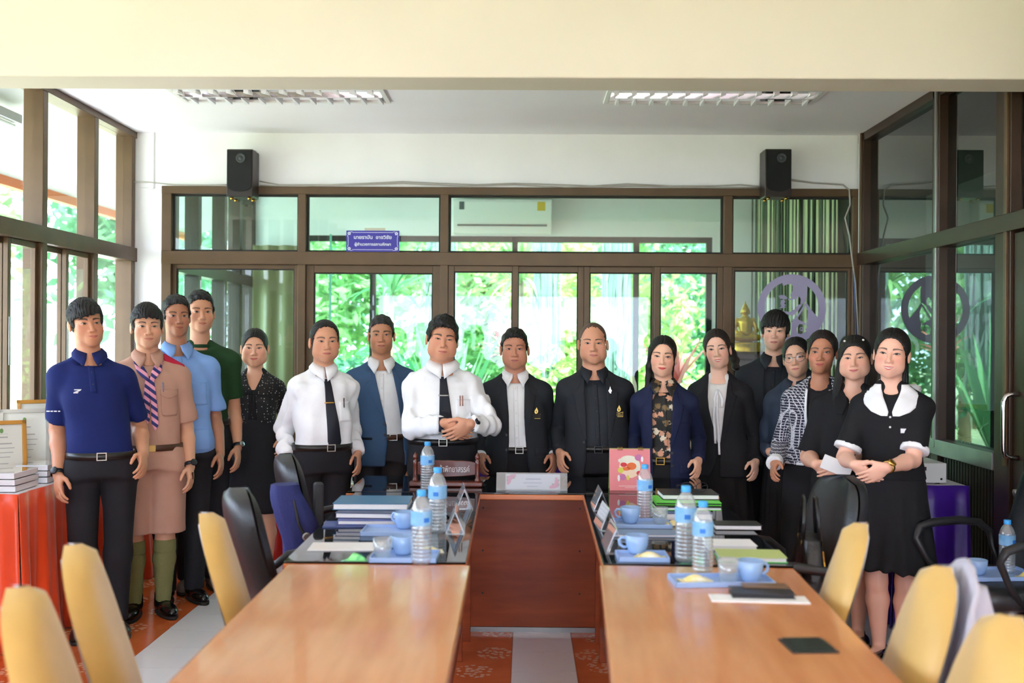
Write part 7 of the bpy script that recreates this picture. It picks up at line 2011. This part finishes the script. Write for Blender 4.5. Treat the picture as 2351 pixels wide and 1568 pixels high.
# 11 ---- navy blazer, floral shirt
B = figure(dict(d=5.45, px=1531, head=(1522, 768), yaw=-10, hyaw=-8, hroll=4, hs=.93, fem=1, heels=1, w=.95, skin=skin_mat('skin_k', (230, 184, 158), (206, 60, 70), smile=.6, makeup=1.0), htop=.012, face=dict(fw=.94, jaw=.88), R=(1574, 1058, .05), L=(1492, 1050, .02), label='woman in navy blazer over a floral shirt, long hair over one shoulder'))
hairdo(B, 'long', H_BLACK, dict(hl=.074, hc=4, yb=-.018, len=.30, locks=[(-.074, .02, -.10, .0, -.36, .020)]))
inner_shirt(B, F_FLOR, bm=M_BTN)
H = B.H; jo, jc = jacket(B, F_NAVY, [(.46 * H, -.075, .02), (.56 * H, -.07, .022), (.62 * H, -.070, .024), (.70 * H, -.066, .04), (.84 * H, -.056, .054)], (), 31, lapw=.062, zbreak=.625, hem=.47 * H)
patch(B, 'pocket_flap', jc, [(.565 * H, .075, .15), (.535 * H, .075, .15)], F_NAVY, .002, .005, 6, 5, jo); patch(B, 'pocket_welt', jc, [(.715 * H, .07, .13), (.708 * H, .07, .13)], F_NAVY, .002, .003, 3, 4, jo)
for z in (.605, .560): button(B, jc, .034, z * H, M_BTN, .008, parent=jo)
belt(B, M_BELT, M_GOLDW, xb=-.03); add_legs(B, 'trousers', F_BLACK, thigh=.09)
for i in range(2): shoe(B, i, M_SHOE, 'heel')

# 12 ---- black blazer, white bow blouse
B = figure(dict(d=5.80, px=1660, head=(1648, 753), yaw=-16, hyaw=-14, hroll=-5, hs=.95, fem=1, heels=1, w=.98, sw=.95, skin=skin_mat('skin_l', (238, 196, 174), (212, 84, 90), smile=1.0, teeth=1.0, makeup=1.0), htop=.012, face=dict(fw=.95, jaw=.86), R=(1650, 1058, .10), L=(1612, 1020, .05), bareleg=1, label='smiling woman in black blazer with a white ribbon tie blouse'))
hairdo(B, 'bun', H_BROWN, dict(hl=.074, hc=4, part=.01, buns=[(.085, .075, -.03, .030), (.095, .07, -.075, .028), (.07, .09, .01, .028), (.09, .065, -.115, .024)]))
inner_shirt(B, F_INNERW, buttons=False, col=False, name='blouse')
H = B.H; jo, jc = jacket(B, F_BLACK2, [(.46 * H, -.075, -.005), (.53 * H, -.03, -.01), (.58 * H, -.012, -.008), (.66 * H, -.04, .012), (.75 * H, -.062, .04), (.84 * H, -.056, .056)], (), 33, lapw=.06, zbreak=.58, hem=.475 * H)
for dx, z1 in ((-.030, .60), (-.010, .56)): patch(B, 'ribbon', jc, [(.80 * H, dx * .3 - .005, dx * .3 + .005), (.70 * H, dx - .006, dx + .006), (z1 * H, dx - .006, dx + .006)], F_WHITE, .006, .003, 14, 2)
for sd in (-1, 1): patch(B, 'ribbon_loop', jc, [(.795 * H, sd * .004 - .006, sd * .004 + .006), (.765 * H, sd * .022 - .008, sd * .022 + .008), (.735 * H, sd * .018 - .005, sd * .018 + .005)], F_WHITE, .006, .005, 10, 2)
button(B, jc, -.010, .60 * H, M_BTN, .008, parent=jo)
add_skirt(B, 'skirt', F_BLACK, .38, .18, .13, pleat=.006, np_=14)
for i in range(2): shoe(B, i, M_SHOE, 'heel')

# 13 ---- young man in black suit
B = figure(dict(d=6.03, px=1770, head=(1780, 710), yaw=-16, hyaw=-18, hs=.96, skin=skin_mat('skin_m', (228, 184, 160), (196, 110, 104), smile=-.2), htop=.022, face=dict(fw=.95, jaw=.94), elb=.2, clasp=(1752, 1020, .20), label='young man in black suit and black shirt with a thick fringe'))
hairdo(B, 'bangs', H_BLACK, dict(hl=.028, hc=.5, ts=.014, tt=.022))
inner_shirt(B, F_DSHIRT, bm=M_BTN)
H = B.H; jacket(B, F_SUIT, [(.46 * H, -.04, .05), (.56 * H, -.02, .03), (.62 * H, -.028, .03), (.72 * H, -.045, .05), (.84 * H, -.055, .055)], (), 35, lapw=.06, zbreak=.60)
trousers(B)

# 14 ---- glasses, dark denim shirt
B = figure(dict(d=5.655, px=1814, head=(1830, 772), yaw=-26, hyaw=-24, hroll=-8, hs=.94, fem=1, heels=1, skin=skin_mat('skin_n', (224, 178, 152), (190, 104, 98), smile=-.3), htop=.010, w=.95, sw=.92, stance=.055, face=dict(fw=.95, jaw=.88), elb=.2, clasp=(1790, 1052, .19), bareleg=1, label='woman in dark denim shirt and pleated skirt wearing round glasses'))
hairdo(B, 'tied', H_BLACK, dict(hl=.076, hc=4))
o, f = add_top(B, 'denim_shirt', F_DENIM, off=.016, ru=.062, re=.058, rc=.045, seed=37, fold=.007, ff=34); collar(B, F_DENIM, f=f)
patch(B, 'placket', f, [(.82 * B.H, -.014, .014), (B.belt + .01, -.014, .014)], F_DENIM, .0005, .002, 20, 3, o)
add_skirt(B, 'pleated_skirt', F_BLACK2, .20, .17, .125, pleat=.006, np_=26)
for i in range(2): shoe(B, i, M_SHOE, 'heel')
def hpoint(B, p): return B.leanf((np.array([p]) * B.hs) @ B.hR.T + B.ho)[0]
gq = None
for s in (-1, 1):
    r_ = MB().tube([hpoint(B, (s * .032 + .0235 * math.cos(a), -.098 + .010 * abs(math.cos(a)) * (1 if math.cos(a) * s > 0 else 0), -.006 + .0205 * math.sin(a))) for a in [i * 2 * math.pi / 24 for i in range(24)]], .0013, 6, closed=True)
    go = r_.build('glasses_rim', M_STEEL, B.o, smooth=True)
    MB().tube([hpoint(B, (s * .055, -.088, .002)), hpoint(B, (s * .076, -.04, .002)), hpoint(B, (s * .080, .01, .0))], .0013, 6).build('temple', M_STEEL, go)
    MB().add([hpoint(B, (s * .032 + .0225 * math.cos(a), -.098 + .010 * abs(math.cos(a)) * (1 if math.cos(a) * s > 0 else 0), -.006 + .0195 * math.sin(a))) for a in [i * 2 * math.pi / 24 for i in range(24)]], [tuple(range(24))]).build('lens', glass_mat('lens_glass', (.95, .95, .98), 1.0), go)
MB().tube([hpoint(B, (-.009, -.098, .0)), hpoint(B, (0, -.101, .002)), hpoint(B, (.009, -.098, .0))], .0013, 6).build('glasses_bridge', M_STEEL, B.o)

# 15 ---- tweed cardigan
B = figure(dict(d=5.33, px=1868, head=(1888, 755), yaw=-24, hyaw=-22, hs=.96, fem=1, heels=1, skin=skin_mat('skin_o', (188, 132, 104), (176, 76, 76), smile=.8, makeup=.5), htop=.012, stance=.055, face=dict(fw=.95, jaw=.88), L=(1818, 1066, .10), R=(1935, 1060, .0), bareleg=1, label='woman in black and white tweed cardigan over a black dress'))
hairdo(B, 'tied', H_BROWN, dict(hl=.078, hc=4))
o, f = add_top(B, 'black_dress', F_BLACK2, off=.010, sleeve='none', hem=B.belt - .02, fold=.001, opening=[(.84 * B.H, -.048, .048), (.815 * B.H, -.02, .02)], yc=-.01)
H = B.H; opc = [(.50 * H, -.055, .11), (.56 * H, -.035, .12), (.66 * H, -.03, .10), (.76 * H, -.05, .075), (.84 * H, -.058, .06)]
jo, jc = jacket(B, F_TWEED, opc, (), 39, lap=False, hem=.56 * H, ru=.066, re=.058, rc=.046)
for sd, xe in ((-1, [(.565, -.036), (.60, -.034), (.66, -.030), (.76, -.05), (.82, -.058)]), (1, [(.565, .12), (.66, .10), (.76, .075), (.82, .06)])):
    patch(B, 'white_trim', jc, [(z * H, x - .006, x + .006) for z, x in xe], F_WHITE, .003, .006, 24, 3, jo)
patch(B, 'white_trim', jc, [(.570 * H, -.075, -.034), (.561 * H, -.075, -.034)], F_WHITE, .003, .006, 3, 6, jo)
cuff_shirt(B, 0, F_WHITE, .047)
add_skirt(B, 'skirt', F_BLACK2, .25, .16, .115, fold=.003)
for i in range(2): shoe(B, i, M_SHOE, 'heel')

# 16 ---- long hair, black short-sleeved dress
B = figure(dict(d=5.05, px=1945, head=(1964, 767), yaw=-24, hyaw=-24, hroll=-4, hs=.93, fem=1, heels=1, w=1.12, bel=.03, arm=1.14, skin=skin_mat('skin_p', (228, 180, 156), (196, 100, 100), smile=.9, makeup=.5), htop=.012, stance=.055, sleeve='short', bareleg=1, face=dict(fw=1.08, chub=1.0), elb=.3, clasp=(1900, 1082, .24), label='woman in black short sleeved dress with long hair and pearl clips'))
hairdo(B, 'long', H_BLACK, dict(hl=.066, hc=3, yb=-.022, len=.40, locks=[(-.078, .015, -.12, -.08, -.37, .026)]))
for x in (-.045, .05):
    c = hpoint(B, (x, -.055 if abs(x) < .048 else -.05, .095)); MB().lathe([(.0, -.006), (.006, -.003), (.006, .003), (0, .006)], 10, c, caps=False).build('hair_clip', mat('pearl', (226, 220, 214), .2), B.o, smooth=True)
o, f = add_top(B, 'black_dress', F_BLACK, sleeve='short', off=.014, ru=.071, re=.074, cutfrac=.92, seed=41, opening=[(.84 * B.H, -.046, .046), (.81 * B.H, -.012, .012), (.78 * B.H, -.004, .004)], yc=-.02)
cf_ = top_sdf(B, off=.014, sleeve='none', hem=.5 * B.H, fold=0)
button(B, cf_, 0, .80 * B.H, M_GOLDW, .008, 'brooch')
for sd in (-1, 1): patch(B, 'flat_collar', cf_, [(.838 * B.H, min(sd * .045, sd * .075), max(sd * .045, sd * .075)), (.80 * B.H, min(sd * .01, sd * .085), max(sd * .01, sd * .085)), (.762 * B.H, min(sd * .03, sd * .06), max(sd * .03, sd * .06))], F_BLACK, .004, .005, 10, 6, o)
add_skirt(B, 'skirt', F_BLACK, .42, .18, .125, fold=.004, top=B.belt + .03)
for i in range(2): shoe(B, i, M_SHOE, 'heel')
ph = thing('phone', 'white cased phone in the hands of the long haired woman', 'phone', B.loc + Matrix.Rotation(B.yaw, 3, 'Z') @ Vector(B.leanf(np.array([B.W[1] + B.hand[1][0] * .06 + np.array((.02, -.045, .035))]))[0]), B.yaw)
MB().box((0, 0, 0), (.14, .009, .07), Matrix.Rotation(.35, 3, 'Y')).build('case', mat('phone_white', (222, 222, 222), .3), ph, bevel=.003); MB().box((.045, -.006, .035), (.02, .003, .02), Matrix.Rotation(.35, 3, 'Y')).build('camera_bump', M_BLACKP, ph)

# 17 ---- white collar dress
B = figure(dict(d=4.74, px=2048, head=(2048, 750), yaw=-24, hyaw=-26, hroll=5, hs=.98, fem=1, heels=1, w=1.02, sw=.98, arm=1.05, skin=skin_mat('skin_q', (236, 188, 166), (208, 90, 94), smile=1.0, teeth=1.0, makeup=.9), htop=.012, sleeve='short', bareleg=1, leg=1.0, stance=.055, face=dict(fw=.97, chub=.2, jaw=.88), elb=.35, clasp=(1992, 1085, .26), label='smiling woman in black dress with white collar, cuffs and gold watch'))
hairdo(B, 'long', H_BLACK, dict(hl=.074, hc=4, yb=-.008, len=.36, bx=.05))
H = B.H
o, f = add_top(B, 'black_dress', F_BLACK, sleeve='short', off=.014, ru=.063, re=.074, cutfrac=.82, seed=43, hem=.56 * H)
cf_ = top_sdf(B, off=.014, sleeve='none', hem=.5 * H, fold=0)
for sd in (-1, 1):
    r_ = []
    for z, a, b in ((.852, .045, .075), (.838, .044, .115), (.815, .034, .128), (.79, .018, .118), (.770, .008, .085), (.758, .012, .04)): r_.append((z * H, min(sd * a, sd * b), max(sd * a, sd * b)))
    patch(B, 'white_collar', cf_, r_, F_WHITE, .006, .007, 20, 8, o)
add(B, 'collar_back', lambda p: np.maximum(np.abs(nrm((p - V3(0, .014, .822 * H)) * V3(1, 1, .8)) - .072) - .006, -(p[:, 1] - .01)), (-.14, -.05, .80 * H), (.14, .14, .9 * H), .007, F_WHITE).parent = o
patch(B, 'pocket_trim', cf_, [(.722 * H, .045, .125), (.708 * H, .045, .125)], F_WHITE, .002, .004, 3, 6, o)
for k in range(2): button(B, cf_, .0, (.755 - .03 * k) * H, M_BTNW, .005, parent=o)
for i in range(2):
    Sh, E = B.sh[i], B.E[i]; dv = unit(E - Sh); c = Sh + (E - Sh) * .80; s = H / 1.66
    ff_ = lambda p, Sh=Sh, E=E, dv=dv, c=c: np.maximum(cone(p, Sh, E, .062 * s, .071 * s), np.abs((p - c.astype(F32)) @ dv.astype(F32)) - .013)
    add(B, 'white_cuff', ff_, c - .12, c + .12, .007, F_WHITE).parent = o
add_skirt(B, 'dress_skirt', F_BLACK, .44, .20, .14, pleat=.007, np_=13, top=.585 * H, fold=.005)
for i in range(2): shoe(B, i, M_SHOE, 'heel')
wristband(B, 1, M_GOLDW, M_GOLDW, .02, .029, face_dir=(.2, -1, .6))

# ---- the statue's figure (after the modelling helpers)
def statue(p):
    d = ell(p, (0, -.01, .135), (.145, .085, .035)); d = smin(d, ell(p, (-.07, -.05, .14), (.06, .04, .03)), .02); d = smin(d, ell(p, (.07, -.05, .14), (.06, .04, .03)), .02)
    d = smin(d, cone(p, (0, .01, .15), (0, .01, .27), .052, .062), .03); q = p.copy(); q[:, 0] = np.abs(q[:, 0])
    d = smin(d, cone(q, (.07, .01, .29), (.10, .0, .20), .022, .018), .015); d = smin(d, cone(q, (.10, .0, .20), (.04, -.06, .165), .018, .014), .012)
    d = smin(d, cone(p, (0, .0, .30), (0, 0, .33), .022, .022), .012); d = smin(d, ell(p, (0, -.002, .37), (.036, .038, .045)), .01)
    d = smin(d, ell(q, (.037, .0, .36), (.006, .01, .024)), .004); d = smin(d, ell(p, (0, .004, .415), (.022, .022, .016)), .008)
    return smin(d, cone(p, (0, .004, .42), (0, .004, .475), .012, .001), .008)
np_mesh('figure', [snet(statue, (-.2, -.16, .08), (.2, .14, .5), .007)], M_GILT, st_)
